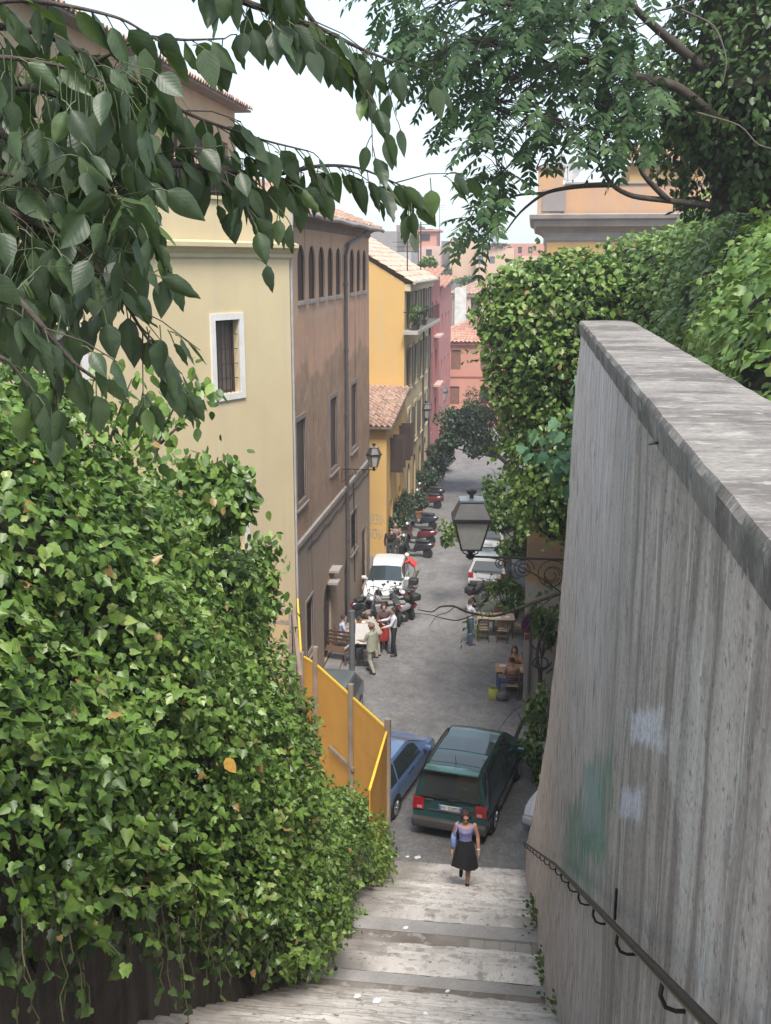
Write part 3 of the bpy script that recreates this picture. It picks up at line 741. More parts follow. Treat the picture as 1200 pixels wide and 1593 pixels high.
def brown_mat():
    m, nt, out = nodes_of('patched_brown_plaster'); co = objco(nt)
    s3 = N(nt, 'ShaderNodeSeparateXYZ'); nt.links.new(N(nt, 'ShaderNodeNewGeometry').outputs['Position'], s3.inputs[0]); Z = s3.outputs[2]
    big = noise_n(nt, co, 0.45, 6); mid = noise_n(nt, co, 1.6, 7); stn = noise_n(nt, co, 1.0, 6, (2.5, 2.5, 0.12)); gr = noise_n(nt, co, 22, 5)
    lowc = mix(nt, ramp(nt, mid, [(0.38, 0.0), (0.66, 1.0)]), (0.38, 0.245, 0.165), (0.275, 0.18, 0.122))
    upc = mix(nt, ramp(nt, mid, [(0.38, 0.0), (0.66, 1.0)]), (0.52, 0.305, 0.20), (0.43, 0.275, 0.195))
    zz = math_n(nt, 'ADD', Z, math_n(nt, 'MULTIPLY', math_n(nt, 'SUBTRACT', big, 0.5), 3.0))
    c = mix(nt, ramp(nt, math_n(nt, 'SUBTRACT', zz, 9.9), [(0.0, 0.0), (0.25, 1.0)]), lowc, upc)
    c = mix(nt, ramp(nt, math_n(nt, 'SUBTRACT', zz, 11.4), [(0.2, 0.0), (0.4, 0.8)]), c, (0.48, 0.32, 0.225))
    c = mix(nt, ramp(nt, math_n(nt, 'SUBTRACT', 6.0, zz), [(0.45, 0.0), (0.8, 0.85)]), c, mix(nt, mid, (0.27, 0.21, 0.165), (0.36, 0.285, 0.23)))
    c = mix(nt, ramp(nt, stn, [(0.54, 0.0), (0.72, 0.45)]), c, (0.30, 0.225, 0.17))
    c = mix(nt, ramp(nt, noise_n(nt, co, 1.0, 6, (3, 3, 0.2), off=(5, 2, 8)), [(0.58, 0.0), (0.72, 0.6)]), c, (0.095, 0.075, 0.068))
    c = mix(nt, ramp(nt, noise_n(nt, co, 1.9, 8, off=(9, 2, 4)), [(0.62, 0.0), (0.65, 0.8)]), c, (0.38, 0.31, 0.26))
    c = mix(nt, 1.0, c, ramp(nt, gr, [(0.3, 0.8), (0.7, 1.04)]), 'MULTIPLY')
    principled(nt, out, c, 0.9, 0, 0.2, bump_n(nt, mix(nt, 0.5, gr, mid), 0.5, 0.03)); return m
w = MB(); facade(w, FB, [(0, 0), (LB, 0), (LB, TB), (0, TB)], arches + rects + low + doors + lowwin, 0.10)
w.poly([FB.p(LB, 0), FB.p(LB, 0, -10), FB.p(LB, TB, -10), FB.p(LB, TB)]); w.poly([FB.p(0, 8), FB.p(0, 8, -6), FB.p(0, TB, -6), FB.p(0, TB)])
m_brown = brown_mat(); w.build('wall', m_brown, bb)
m_rsill = M('pale_sill', (0.34, 0.30, 0.27), 0.85)
m_red_int = M('loggia_wall', (0.075, 0.036, 0.026), 0.9, (0.055, 0.03, 0.023), 1.5)
for i, o in enumerate(arches):
    f = window(bb, FB, o, 'pane', (M('loggia_frame', (0.085, 0.05, 0.04), 0.8), m_red_int), 0.10, 0.03)
    s = MB(); s.prism([FB.p(o[0] - 0.06, 12.05, -0.05), FB.p(o[1] + 0.06, 12.05, -0.05), FB.p(o[1] + 0.06, 12.15, -0.05), FB.p(o[0] - 0.06, 12.15, -0.05)], FB.n * 0.12); s.build('window_sill', m_rsill, bb)
for o in rects:
    window(bb, FB, o, 'shutter', (m_shutter, m_shutter), 0.09); surround(bb, FB, o, 0.15, M('brown_surround', (0.235, 0.185, 0.155), 0.85, (0.19, 0.15, 0.13), 2), 0.03)
for o in low + lowwin:
    window(bb, FB, o, 'grille', (m_shutter, m_dark), 0.10); surround(bb, FB, o, 0.10, MATS['brown_surround'], 0.03)
for o in doors:
    cu = (o[0] + o[1]) / 2; d = MB(); d.poly([FB.p(u, zz, -0.09) for u, zz in opening_outline(o)])
    for s0, s1 in ((o[0] + 0.08, cu - 0.03), (cu + 0.03, o[1] - 0.08)):
        for zz0, zz1 in ((0.3, 1.0), (1.15, 1.95)): d.prism([FB.p(s0, zz0, -0.09), FB.p(s1, zz0, -0.09), FB.p(s1, zz1, -0.09), FB.p(s0, zz1, -0.09)], FB.n * 0.03)
    do = d.build('door', m_shutter, bb)
    h = MB(); h.ell(FB.p(cu + 0.08, 1.05, -0.04), (0.03, 0.03, 0.03)); h.build('handle', m_iron, do)
c = MB(); c.prism([FB.p(0.02, 5.17, 0), FB.p(LB, 5.17, 0), FB.p(LB, 5.31, 0), FB.p(0.02, 5.31, 0)], FB.n * 0.09)
c.build('string_course', M('pale_band', (0.30, 0.265, 0.235), 0.85, (0.24, 0.21, 0.19), 2), bb)
c = MB(); c.grid([[FB.p(u, zz, d) for d, zz in ((0.0, TB - 0.28), (0.06, TB - 0.2), (0.06, TB - 0.1), (0.2, TB - 0.02), (0.42, TB), (0.42, TB + 0.05), (0, TB + 0.08))] for u in (-0.05, LB + 0.1)])
c.build('eave_moulding', M('brown_eave', (0.22, 0.165, 0.14), 0.85), bb)
c = MB(); tiles(c, FB.p(-0.1, TB + 0.07, 0.5), FB.p(LB + 0.25, TB + 0.07, 0.5), FB.p(LB + 0.25, TB + 1.9, -4.2), FB.p(-0.1, TB + 1.9, -4.2), 0.25, 0.4); c.build('roof', m_tile, bb)
c = MB(); gl = [FB.p(-0.05 + (LB + 0.2) * i / 12, TB + 0.03 + 0.02 * math.sin(i * 1.9), 0.56) for i in range(13)]
c.tube(gl, 0.075, 8); c.build('gutter', M('dull_gutter', (0.33, 0.30, 0.28), 0.6, (0.24, 0.21, 0.2), 3), bb)
ud = FB.hit(535, 560)[0]
c = MB(); c.tube([FB.p(ud + 3.0, TB + 0.0, 0.5), FB.p(ud + 2.6, TB - 0.25, 0.3), FB.p(ud + 0.4, TB - 0.6, 0.14), FB.p(ud, TB - 1.0, 0.1), FB.p(ud, 9, 0.1), FB.p(ud, 0.1, 0.1)], 0.065, 8)
for zz in (12.5, 10.2, 7.9, 5.6, 3.3): c.lathe([(0.085, -0.05), (0.085, 0.05)], FB.p(ud, zz, 0.1), 8)
c.build('downpipe', m_pipe, bb)
c = MB(); c.tube([FB.p(-0.06, 14.6, 0.16), FB.p(-0.06, 13.9, 0.12)], 0.06, 8); c.tube([FB.p(0.06, 13.3, 0.09), FB.p(0.05, 0.2, 0.09)], 0.035, 6); c.build('downpipe', M('pale_pipe', (0.42, 0.40, 0.38), 0.5), bb)
# cables and brackets fixed low on the wall
c = MB(); c.tube([FB.p(2.0 + i * 0.7, 4.75 + 0.05 * math.sin(i * 2.1), 0.03) for i in range(19)], 0.018, 5)
c.tube([FB.p(10.4 + 0.02 * i, 5.1 - i * 0.5, 0.04) for i in range(9)], 0.02, 5); c.build('cable', m_iron, bb)
for px, py, s in ((515, 885, 1.0), (512, 905, 0.7)):
    u, zz = FB.hit(px, py); c = MB(); c.prism([FB.p(u - 0.35 * s, zz - 0.04, 0), FB.p(u + 0.35 * s, zz - 0.04, 0), FB.p(u + 0.35 * s, zz + 0.04, 0), FB.p(u - 0.35 * s, zz + 0.04, 0)], FB.n * 0.35)
    c.build('stone_bracket', m_rsill, bb)

# ---------------------------------------------------------------- lean-to house
m_ochre = M('ochre_plaster', (0.57, 0.36, 0.125), 0.85, (0.53, 0.33, 0.12), 0.6, streak=(0.48, 0.36, 0.21), sscale=(2, 2, 0.15), slo=0.55, shi=0.8, grain=0.1)
m_ochre2 = M('pale_ochre', (0.56, 0.42, 0.235), 0.85, (0.49, 0.36, 0.20), 0.8, streak=(0.34, 0.25, 0.14), sscale=(3, 3, 0.2))
lh = thing('house', 'low ochre lean-to house with a tiled roof, brown shutters and a small chimney', 'house', (-7, 50, 0))
X0, X1 = -8.6, -6.28
FL1 = Face((X1, 47.0), (-1, 0), (0, -1)); FL2 = Face((X1, 47.0), (0, 1), (1, 0))
w = MB()
facade(w, FL1, [(0, 0), (X1 - X0, 0), (X1 - X0, 6.1), (0, 6.1)], [])
opl = [(1.15, 2.15, 3.75, 5.35), (4.6, 5.5, 3.7, 5.4), (1.2, 2.2, 0.1, 2.3), (4.6, 5.5, 0.1, 2.3, True)]
facade(w, FL2, [(0, 0), (6.9, 0), (6.9, 6.95), (0, 6.05)], opl, 0.2); w.build('wall', m_ochre, lh)
for o in opl[:2]: window(lh, FL2, o, 'glass', (m_shutter, m_pane), 0.18)
for o in opl[2:]:
    d = MB(); d.poly([FL2.p(u, zz, -0.17) for u, zz in opening_outline(o)]); d.build('door', m_wood, lh)
for o in opl[:2]:
    for e, s in ((o[0], -1), (o[1], 1)):
        sh = MB(); a = FL2.p(e, o[2], 0.03); q = FL2.p(e + s * 0.12, 0, 0.62) - FL2.p(e, 0, 0.03)
        sh.prism([a, a + q, a + q + Vector((0, 0, o[3] - o[2])), a + Vector((0, 0, o[3] - o[2]))], FL2.u * 0.04 * s); sh.build('shutter', m_shutter, lh)
w = MB(); tiles(w, (X0, 46.6, 6.1), (X1 + 0.30, 46.6, 6.1), (X1 + 0.30, 53.9, 7.05), (X0, 53.9, 7.15), 0.24, 0.42, 0.03); w.build('roof', m_tile, lh)
w = MB(); w.bar((X0, 46.62, 6.03), (X1 + 0.3, 46.62, 6.03), 0.1); w.bar((X1 + 0.27, 46.6, 6.03), (X1 + 0.27, 53.9, 6.97), 0.1); w.build('eave_board', m_wood, lh)
p = aty(606, 628, 51); ch = MB(); zc_ = p.z - 0.35
ch.box(p.x - 0.42, p.x + 0.42, p.y - 0.4, p.y + 0.4, zc_ - 0.4, zc_ + 0.5); co_ = ch.build('chimney', M('chimney_plaster', (0.34, 0.27, 0.19), 0.9), lh)
ch = MB(); ch.lathe([(0.34, zc_ + 0.5), (0.34, zc_ + 0.62), (0.2, zc_ + 0.78), (0.1, zc_ + 0.98), (0.0, zc_ + 1.02)], (p.x, p.y, 0), 8); ch.build('chimney_cap', m_tile, co_)
# painted scrawls on the lean-to wall
def scrawl(parent, fn, pts_list, r, mat, name='graffiti'):
    s = MB()
    for pts in pts_list: s.tube([fn(*q) for q in pts], r, 4)
    return s.build(name, mat, parent)
m_gb = flat('blue_grey_spray', (0.40, 0.38, 0.30), 0.7); m_gk = flat('black_spray', (0.03, 0.03, 0.032), 0.7); m_gr = flat('red_spray', (0.42, 0.13, 0.13), 0.7); m_gg = flat('dull_spray', (0.32, 0.22, 0.09), 0.7)
def squig(u0, z0, n, w_, h, ph=0.0):
    return [(u0 + w_ * i / n + 0.3 * w_ / 3 * math.sin(i * 2.3 + ph), z0 + h * 0.5 * math.sin(i * 1.25 + ph)) for i in range(n + 1)]
for zz, mt in ((1.75, m_gb), (1.05, m_gb)):
    scrawl(lh, lambda u, z_: FL1.p(u, z_, 0.008), [squig(0.15, zz, 16, 0.8, 0.5, zz), squig(0.3, zz + 0.1, 10, 0.6, 0.3, zz + 2)], 0.013, mt)

# ---------------------------------------------------------------- ochre building beyond
ob = thing('building', 'tall ochre building with a long flowered balcony above the lean-to roof', 'building', (-7, 60, 0))
FO = Face((-6.3, 54.0), (0, 1), (1, 0)); LO = 13.2; TO = 12.25
ops3 = []
for u in (1.7, 4.6, 7.6, 10.6):
    ops3 += [(u, u + 1.05, 10.05, 11.75), (u, u + 1.05, 6.9, 8.9), (u, u + 1.05, 3.7, 5.6)]
gd = [(u, u + 1.4, 0.1, 2.7, True) for u in (1.5, 4.4, 7.4, 10.4)]
w = MB(); facade(w, FO, [(0, 0), (LO, 0), (LO, TO), (0, TO)], ops3 + gd, 0.12)
w.build('front_wall', m_ochre2, ob)
w = MB(); GY = 53.98
w.poly([(-6.3, GY, 0), (-6.3, GY, TO), (-10.5, GY, TO + 2.55), (-16, GY, TO + 0.2), (-16, GY, 0)]); w.build('gable_wall', m_ochre, ob)
w = MB(); w.poly([(-6.3, 54 + LO, 0), (-6.3, 54 + LO, TO), (-10.5, 54 + LO, TO + 2.5), (-16, 54 + LO, TO), (-16, 54 + LO, 0)]); w.build('rear_gable', m_ochre2, ob)
w = MB(); tiles(w, (-5.85, 53.8, TO + 0.02), (-5.85, 54 + LO + 0.2, TO + 0.02), (-10.5, 54 + LO + 0.2, TO + 2.75), (-10.5, 53.8, TO + 2.75), 0.28, 0.45, 0.03)
tiles(w, (-16.4, 54 + LO, TO), (-16.4, 53.8, TO), (-10.5, 53.8, TO + 2.75), (-10.5, 54 + LO, TO + 2.75), 0.3, 0.6); w.build('roof', m_tile_pale, ob)
w = MB(); w.tube([(-5.78, 53.8 + (LO + .4) * i / 8, TO) for i in range(9)], 0.09, 8); w.build('gutter', m_stone, ob)
w = MB(); w.prism([FO.p(0, TO - 0.4, 0), FO.p(LO, TO - 0.4, 0), FO.p(LO, TO - 0.05, 0), FO.p(0, TO - 0.05, 0)], FO.n * 0.3); w.build('cornice', m_cream2, ob)
for o in ops3:
    window(ob, FO, o, 'glass', (m_shutter, m_pane), 0.11, 0.07); surround(ob, FO, o, 0.16, m_cream2, 0.06)
    for e, s in ((o[0] - 0.17, -1), (o[1] + 0.17, 1)):
        sh = MB(); sh.prism([FO.p(e, o[2], 0.07), FO.p(e + s * 0.52, o[2], 0.12), FO.p(e + s * 0.52, o[3], 0.12), FO.p(e, o[3], 0.07)], FO.n * 0.04); sh.build('shutter', M('grey_brown_shutter', (0.16, 0.125, 0.10), 0.6), ob)
for o in gd:
    d = MB(); d.poly([FO.p(u, zz, -0.1) for u, zz in opening_outline(o)]); d.build('door', m_wood, ob)
w = MB(); w.prism([FO.p(-0.5, 9.72, 0), FO.p(LO - 0.5, 9.72, 0), FO.p(LO - 0.5, 9.90, 0), FO.p(-0.5, 9.90, 0)], FO.n * 0.75); bal = w.build('balcony', m_stone, ob)
w = MB()
for i in range(38):
    u = -0.45 + i * 0.35; w.tube([FO.p(u, 9.9, 0.70), FO.p(u, 10.8, 0.70)], 0.010, 4, False)
w.bar(FO.p(-0.5, 10.82, 0.7), FO.p(LO - 0.5, 10.82, 0.7), 0.05); w.bar(FO.p(-0.47, 10.82, 0), FO.p(-0.47, 10.82, 0.7), 0.05); w.build('railing', m_iron, bal)
w = MB(); w.tube([FO.p(8.9, TO, 0.1), FO.p(8.9, 0.1, 0.1)], 0.06, 6); w.tube([FO.p(13.0, TO, 0.1), FO.p(13.0, 0.1, 0.1)], 0.06, 6); w.build('downpipe', m_pipe, ob)

# ---------------------------------------------------------------- plainer houses farther down the lane
def house(name, label, x0, x1, y0, y1, z1, mat, roof=None, rmat=None, wins=(), side=(), overhang=0.4, rise=1.8, cat='house', trim=m_cream2, sh=m_shutter, hip=True):
    """Street front towards the camera (y0) and one flank towards the lane (x1)."""
    t = thing(name, label, cat, ((x0 + x1) / 2, (y0 + y1) / 2, 0))
    Fa = Face((x1, y0), (-1, 0), (0, -1)); Fb = Face((x1, y0), (0, 1), (1, 0))
    w = MB(); facade(w, Fa, [(0, 0), (x1 - x0, 0), (x1 - x0, z1), (0, z1)], wins, 0.2); facade(w, Fb, [(0, 0), (y1 - y0, 0), (y1 - y0, z1), (0, z1)], side, 0.2)
    w.poly([(x0, y0, 0), (x0, y0, z1), (x0, y1, z1), (x0, y1, 0)]); w.poly([(x0, y1, 0), (x0, y1, z1), (x1, y1, z1), (x1, y1, 0)])
    if roof == 'flat': w.poly([(x0, y0, z1 - 0.03), (x1, y0, z1 - 0.03), (x1, y1, z1 - 0.03), (x0, y1, z1 - 0.03)])
    w.build('wall', mat, t)
    for Fx, L in ((Fa, wins), (Fb, side)):
        for o in L: window(t, Fx, o, 'shutter', (sh, sh), 0.14)
    if roof == 'hip':
        o = overhang; cx, cy = (x0 + x1) / 2, (y0 + y1) / 2; k = min(x1 - x0, y1 - y0) / 2
        a, b, c, d = (x0 - o, y0 - o, z1), (x1 + o, y0 - o, z1), (x1 + o, y1 + o, z1), (x0 - o, y1 + o, z1)
        if x1 - x0 > y1 - y0: r0, r1 = (x0 + k, cy, z1 + rise), (x1 - k, cy, z1 + rise); quads = ((a, b, r1, r0), (b, c, r1, r1), (c, d, r0, r1), (d, a, r0, r0))
        else: r0, r1 = (cx, y0 + k, z1 + rise), (cx, y1 - k, z1 + rise); quads = ((a, b, r0, r0), (b, c, r1, r0), (c, d, r1, r1), (d, a, r0, r1))
        w = MB()
        for q in quads: tiles(w, q[0], q[1], q[2], q[3], 0.34, 0.6)
        w.build('roof', rmat, t)
        w = MB(); w.box(x0 - 0.25, x1 + 0.25, y0 - 0.25, y1 + 0.25, z1 - 0.25, z1 - 0.02); w.build('cornice', trim, t)
    if roof == 'shed':
        w = MB(); o = overhang; tiles(w, (x0 - o, y0 - o, z1), (x1 + o, y0 - o, z1), (x1 + o, y1, z1 + rise), (x0 - o, y1, z1 + rise), 0.34, 0.6)
        w.build('roof', rmat, t)
    return t
m_crim = M('crimson_plaster', (0.40, 0.13, 0.12), 0.85, (0.34, 0.11, 0.10), 0.8); m_pinkd = M('rose_plaster', (0.46, 0.19, 0.175), 0.85, (0.40, 0.165, 0.15), 0.7)
m_pink = M('salmon_plaster', (0.52, 0.245, 0.185), 0.85, (0.47, 0.22, 0.165), 0.7); m_pinkp = M('pale_pink_plaster', (0.56, 0.39, 0.33), 0.85, (0.5, 0.35, 0.29), 0.7)
m_peach = M('peach_plaster', (0.58, 0.40, 0.285), 0.85, (0.52, 0.365, 0.26), 0.5); m_tower = M('tower_brick', (0.27, 0.215, 0.19), 0.9, (0.22, 0.175, 0.16), 0.6)
m_greyw = M('grey_plaster', (0.26, 0.23, 0.22), 0.9, (0.22, 0.20, 0.19), 0.5)
crim = house('house', 'narrow crimson house squeezed in after the ochre building, with pale balconies', -12, -6.2, 67.3, 74, 12.3, m_crim, 'shed', m_tile_red, (), [(0.8, 1.8, 8.8, 10.8), (3.6, 4.6, 8.8, 10.8), (0.8, 1.8, 5.6, 7.6), (3.6, 4.6, 5.6, 7.6), (0.8, 1.8, 2.4, 4.4), (3.6, 4.6, 2.4, 4.4)], rise=0.6)
for zz in (8.5, 5.3):
    b = MB(); b.box(-6.19, -5.75, 69.6, 72.6, zz, zz + 0.12); b.build('balcony', m_pinkp, crim)
house('house', 'rose pink house with a flat eave after the crimson one', -12, -6.15, 74.2, 84, 11.6, m_pinkd, 'shed', m_tile_red, (), [(1, 2, 7.9, 9.7), (4, 5, 7.9, 9.7), (7, 8, 7.9, 9.7), (1, 2, 4.6, 6.5), (4, 5, 4.6, 6.5), (7, 8, 4.6, 6.5)], rise=0.7, overhang=0.35)
Fp = lambda a, b, zt, zb, y0, x1: (x1 - aty(b, 500, y0).x, x1 - aty(a, 500, y0).x, zb, zt)
wins = []
for a, b, t, bo in ((702, 717, 544, 575), (700, 715, 601, 629), (748, 760, 545, 575), (748, 760, 601, 629)):
    wins.append((-0.5 - aty(b, t, 88).x, -0.5 - aty(a, t, 88).x, aty(a, bo, 88).z, aty(a, t, 88).z))
pk = house('house', 'salmon pink house with a hipped tile roof closing the lane', -8.4, -0.5, 88, 97, 6.95, m_pink, 'hip', m_tile_red, wins, (), rise=1.7, trim=M('rose_trim', (0.44, 0.17, 0.14), 0.85), sh=M('rust_shutter', (0.24, 0.105, 0.07), 0.7))
for zz in (4.05, 1.2):
    b = MB(); b.box(-8.4, -0.5, 87.93, 87.995, zz, zz + 0.12); b.build('string_course', MATS['rose_trim'], pk)
o = aty(733, 463, 108); o2 = aty(746, 482, 108)
house('house', 'pale pink house with brown tiles rising behind the salmon house', -7.8, 2.0, 108, 118, aty(703, 457, 108).z, m_pinkp, 'hip', m_tile, [(2.0 - o2.x, 2.0 - o.x, o2.z, o.z)], (), rise=2.2, sh=m_shutter)
def block(label, px0, px1, pyt, y, depth, mat, wins=(), roof='flat', rise=1.0, rm=None, zb=0, sh=m_shutter):
    a = aty(px0, pyt, y); b = aty(px1, pyt, y); L = []
    for q in wins:
        c = aty(q[0], q[2], y); d = aty(q[1], q[3], y); L.append((b.x - d.x, b.x - c.x, d.z, c.z))
    return house('building', label, a.x, b.x, y, y + depth, a.z, mat, roof, rm or m_tile, L, (), rise=rise, cat='building', sh=sh)
block('windowless brown brick tower on the skyline', 617, 650.5, 350, 150, 10, m_tower)
tt = block('pink house with a shaded roof loggia beside the brown tower', 652, 686, 383, 146, 9, m_pinkp, [(663, 672, 388, 398)])
a = aty(652, 360, 147); b = aty(686, 383, 147); w = MB(); w.box(a.x, b.x - 0.6, 147, 153, b.z, a.z); w.box(a.x - 0.3, b.x - 0.2, 146.6, 153.4, a.z, a.z + 0.25); w.build('roof_room', m_pink, tt)
w = MB(); c = aty(655, 364, 146.95); d = aty(669, 374, 146.95); w.box(c.x, d.x, 146.9, 147.05, d.z, c.z); w.build('window', m_dark, tt)
block('blank grey house wall between the pink and the peach houses', 687, 702, 375, 152, 8, m_greyw)
block('tall peach house with a small square window high on its blank wall', 700.5, 741, 371, 149, 10, m_peach, [(713, 718, 375, 381)])
r2 = block('long peach house with a planted roof terrace and shuttered windows', 741, 800, 386, 147, 10, m_peach, [(743, 752, 398, 411), (762, 770, 399, 410), (744, 750, 428, 433), (757, 763, 428, 432)], sh=M('blue_grey_shutter', (0.13, 0.15, 0.17), 0.6))
a = aty(745, 386, 147.5); b = aty(775, 366, 147.5); w = MB()
for i in range(8): w.bar((a.x + (b.x - a.x) * i / 7, 147.5, a.z), (a.x + (b.x - a.x) * i / 7, 147.5, b.z), 0.08)
w.bar((a.x, 147.5, b.z), (b.x, 147.5, b.z), 0.14); w.build('pergola', m_iron, r2)
ww = block('peach house with a round headed white niche', 786, 812, 412, 112, 8, m_peach)
a = aty(786.5, 438, 111.9); b = aty(807, 405, 111.9); w = MB(); Fq = Face((b.x, 111.95), (-1, 0), (0, -1))
w.poly([Fq.p(u, zz, 0.01) for u, zz in opening_outline((0.2, b.x - a.x - 0.1, a.z + .3, b.z - 0.2, True))]); w.build('niche', m_white, ww)
block('low peach house nearest the orange building across the far roofs', 806, 850, 398, 122, 8, m_peach, [(818, 825, 405, 418), (833, 840, 405, 418)])
block('wide salmon house closing the skyline behind the peach houses', 700, 850, 379, 172, 10, m_pink, [(790, 796, 384, 394), (806, 812, 384, 394), (822, 828, 384, 394)])
block('low grey block with a pale railing on the skyline before the tower', 560, 618, 360, 140, 8, m_greyw)
block('far white roofs block beneath the tower', 575, 640, 392, 132, 8, M('pale_roof_block', (0.42, 0.40, 0.37), 0.9))
block('white stepped chimney block on the pale pink roof', 708, 726, 448, 107, 3, M('white_block', (0.6, 0.57, 0.53), 0.9))
block('dim grey green terrace house under the peach house', 697, 745, 436, 128, 8, M('terrace_wall', (0.24, 0.225, 0.2), 0.9))

# ---------------------------------------------------------------- orange building beyond the trees
og = thing('building', 'orange building with a heavy grey cornice and roof terrace beyond the ivy', 'building', (3, 52, 0))
yb = 48.0; xc = 0.62; FZ = Face((xc, yb), (1, 0), (0, -1)); FZ2 = Face((xc, yb), (0, 1), (-1, 0))
m_or = M('orange_plaster', (0.52, 0.335, 0.135), 0.85, (0.46, 0.29, 0.125), 0.7, streak=(0.40, 0.26, 0.15), sscale=(2, 2, 0.2))
m_corn = M('grey_cornice', (0.36, 0.325, 0.30), 0.85, (0.27, 0.245, 0.23), 1.2)
zt_ = 14.35
w = MB(); facade(w, FZ, [(0, 0), (8, 0), (8, zt_), (0, zt_)], []); o4 = [(u, u + 1.0, 9.5, 11.5) for u in (2, 5, 8)] + [(u, u + 1.0, 5.5, 7.5) for u in (2, 5, 8)]
facade(w, FZ2, [(0, 0), (11, 0), (11, zt_), (0, zt_)], o4, 0.2); w.build('wall', m_or, og)
for o in o4: window(og, FZ2, o, 'shutter', (m_shutter, m_shutter), 0.15)
prof = [(0.0, 14.1), (0.06, 14.2), (0.06, 14.5), (0.16, 14.6), (0.3, 14.68), (0.52, 14.75), (0.58, 14.98), (0.75, 15.06), (0.8, 15.22), (0.0, 15.30)]
w = MB(); rows = []
for qx, qy, nx, ny in ((xc + 8, yb, 0, -1), (xc, yb, -1, -1), (xc, yb + 11, -1, 0)):
    rows.append([Vector((qx + nx * d, qy + ny * d, zz)) for d, zz in prof])
w.grid(rows); w.build('cornice', m_corn, og)
w = MB(); w.box(xc + 0.3, xc + 8, yb + 0.25, yb + 0.55, 15.28, 16.52); w.box(xc + 0.3, xc + 0.6, yb + 0.55, yb + 10, 15.28, 16.52)
a = aty(838, 262, yb + 0.4); b = aty(876, 280, yb + 0.4); w.box(a.x, b.x, yb + 0.14, yb + 1.6, 15.28, a.z); w.build('parapet', M('patched_orange', (0.50, 0.29, 0.15), 0.85, (0.42, 0.27, 0.19), 1.0, streak=(0.36, 0.29, 0.23), sscale=(2, 2, 0.4)), og)
w = MB(); w.box(a.x - 0.1, b.x + 0.1, yb + 0.02, yb + 1.7, a.z, a.z + 0.1); w.box(b.x + 0.1, xc + 8, yb + 0.17, yb + 0.65, 16.52, 16.60); w.build('parapet_cap', m_corn, og)
w = MB(); w.box(xc + 3.7, xc + 8, yb + 4, yb + 9, 16, 17.7); w.build('roof_room', m_or, og)
w = MB(); tiles(w, (xc + 3.2, yb + 3.6, 17.7), (xc + 8, yb + 3.6, 17.7), (xc + 8, yb + 6.5, 18.6), (xc + 3.2, yb + 6.5, 18.6), 0.3, 0.5); w.build('roof', m_tile_red, og)
w = MB(); c = aty(848, 290, yb + 0.13); w.box(c.x - 0.1, c.x + 0.9, yb + 0.08, yb + 0.135, 15.4, 16.3); w.build('hatch', m_greyw, og)
m_dish = flat('grey_dish', (0.42, 0.42, 0.43), 0.5)
for i, (px, py, r) in enumerate(((869, 257, 0.46), (892, 270, 0.48))):
    c = aty(px, py, yb + 1.2); d = thing('satellite_dish', ('grey satellite dish tilted beside the chimney block, the higher one', 'grey satellite dish lower down on the orange parapet')[i], 'satellite dish', c, 0, 'satellite dishes on the orange building')
    R = Matrix.Rotation(math.radians(62), 3, 'X') @ Matrix.Rotation(0, 3, 'Z'); R = Matrix.Rotation(math.radians(-38), 3, 'Z') @ R
    w = MB(); w.lathe([(0.0, 0.0), (r * 0.4, 0.02), (r * 0.75, 0.08), (r, 0.15), (r, 0.165), (r * 0.75, 0.10), (0.0, 0.03)], c, 18, rot=R); w.build('reflector', m_dish, d, smooth=True, sharp=50)
    w = MB(); tip = c + R @ Vector((0, 0, 0.5)); w.tube([c + R @ Vector((0, -r, 0.15)), tip], 0.012, 5); w.ell(tip, (0.04, 0.04, 0.05)); w.build('feed_arm', m_iron, d)
    w = MB(); w.tube([c, (c.x, c.y + 0.05, c.z - 0.1), (c.x, c.y + 0.1, 15.3)], 0.03, 6); w.build('mast', m_iron, d)
# antennas
def antenna(label, px, pyt, pyb, y, bars=4):
    a = aty(px, pyt, y); b = aty(px, pyb, y); t = thing('antenna', label, 'antenna', b, 0, 'roof antennas')
    w = MB(); w.tube([b, a], 0.035, 5); w.build('mast', m_iron, t)
    w = MB()
    for i in range(bars): w.bar(a + Vector((-0.8 + i * 0.1, 0, -0.15 - i * 0.25)), a + Vector((0.8 - i * 0.1, 0, -0.15 - i * 0.25)), 0.03)
    w.build('crossbars', m_iron, t)
antenna('tall thin antenna on the ochre roof before the tower', 634, 372, 425, 58, 3)
antenna('thin antenna standing on the pink loggia roof', 684, 318, 362, 148, 3)
antenna('short thin antenna above the ochre building ridge', 655, 345, 420, 60, 2)
antenna('antenna mast beside the chimney block on the orange building', 852, 243, 263, 49, 2)
antenna('antenna near the tower edge on the skyline', 648, 305, 352, 151, 2)
# far hill on the horizon, haze put into its bluish colour
w = MB(); rows = []
for i in range(40):
    x = -310 + 620 * i / 39; h = 2.5 + 3.5 * (0.5 + 0.5 * math.sin(i * 0.37)) + 1.2 * vnoise((i * .6, 2, 1))
    rows.append([(x, 300, -1), (x, 312, 12 + h * 0.8), (x, 330, 13 + h), (x, 368, -1)])
w.grid(rows); tag(w.build('hills', M('hazed_hill', (0.20, 0.24, 0.26), 0.95)), kind='structure')

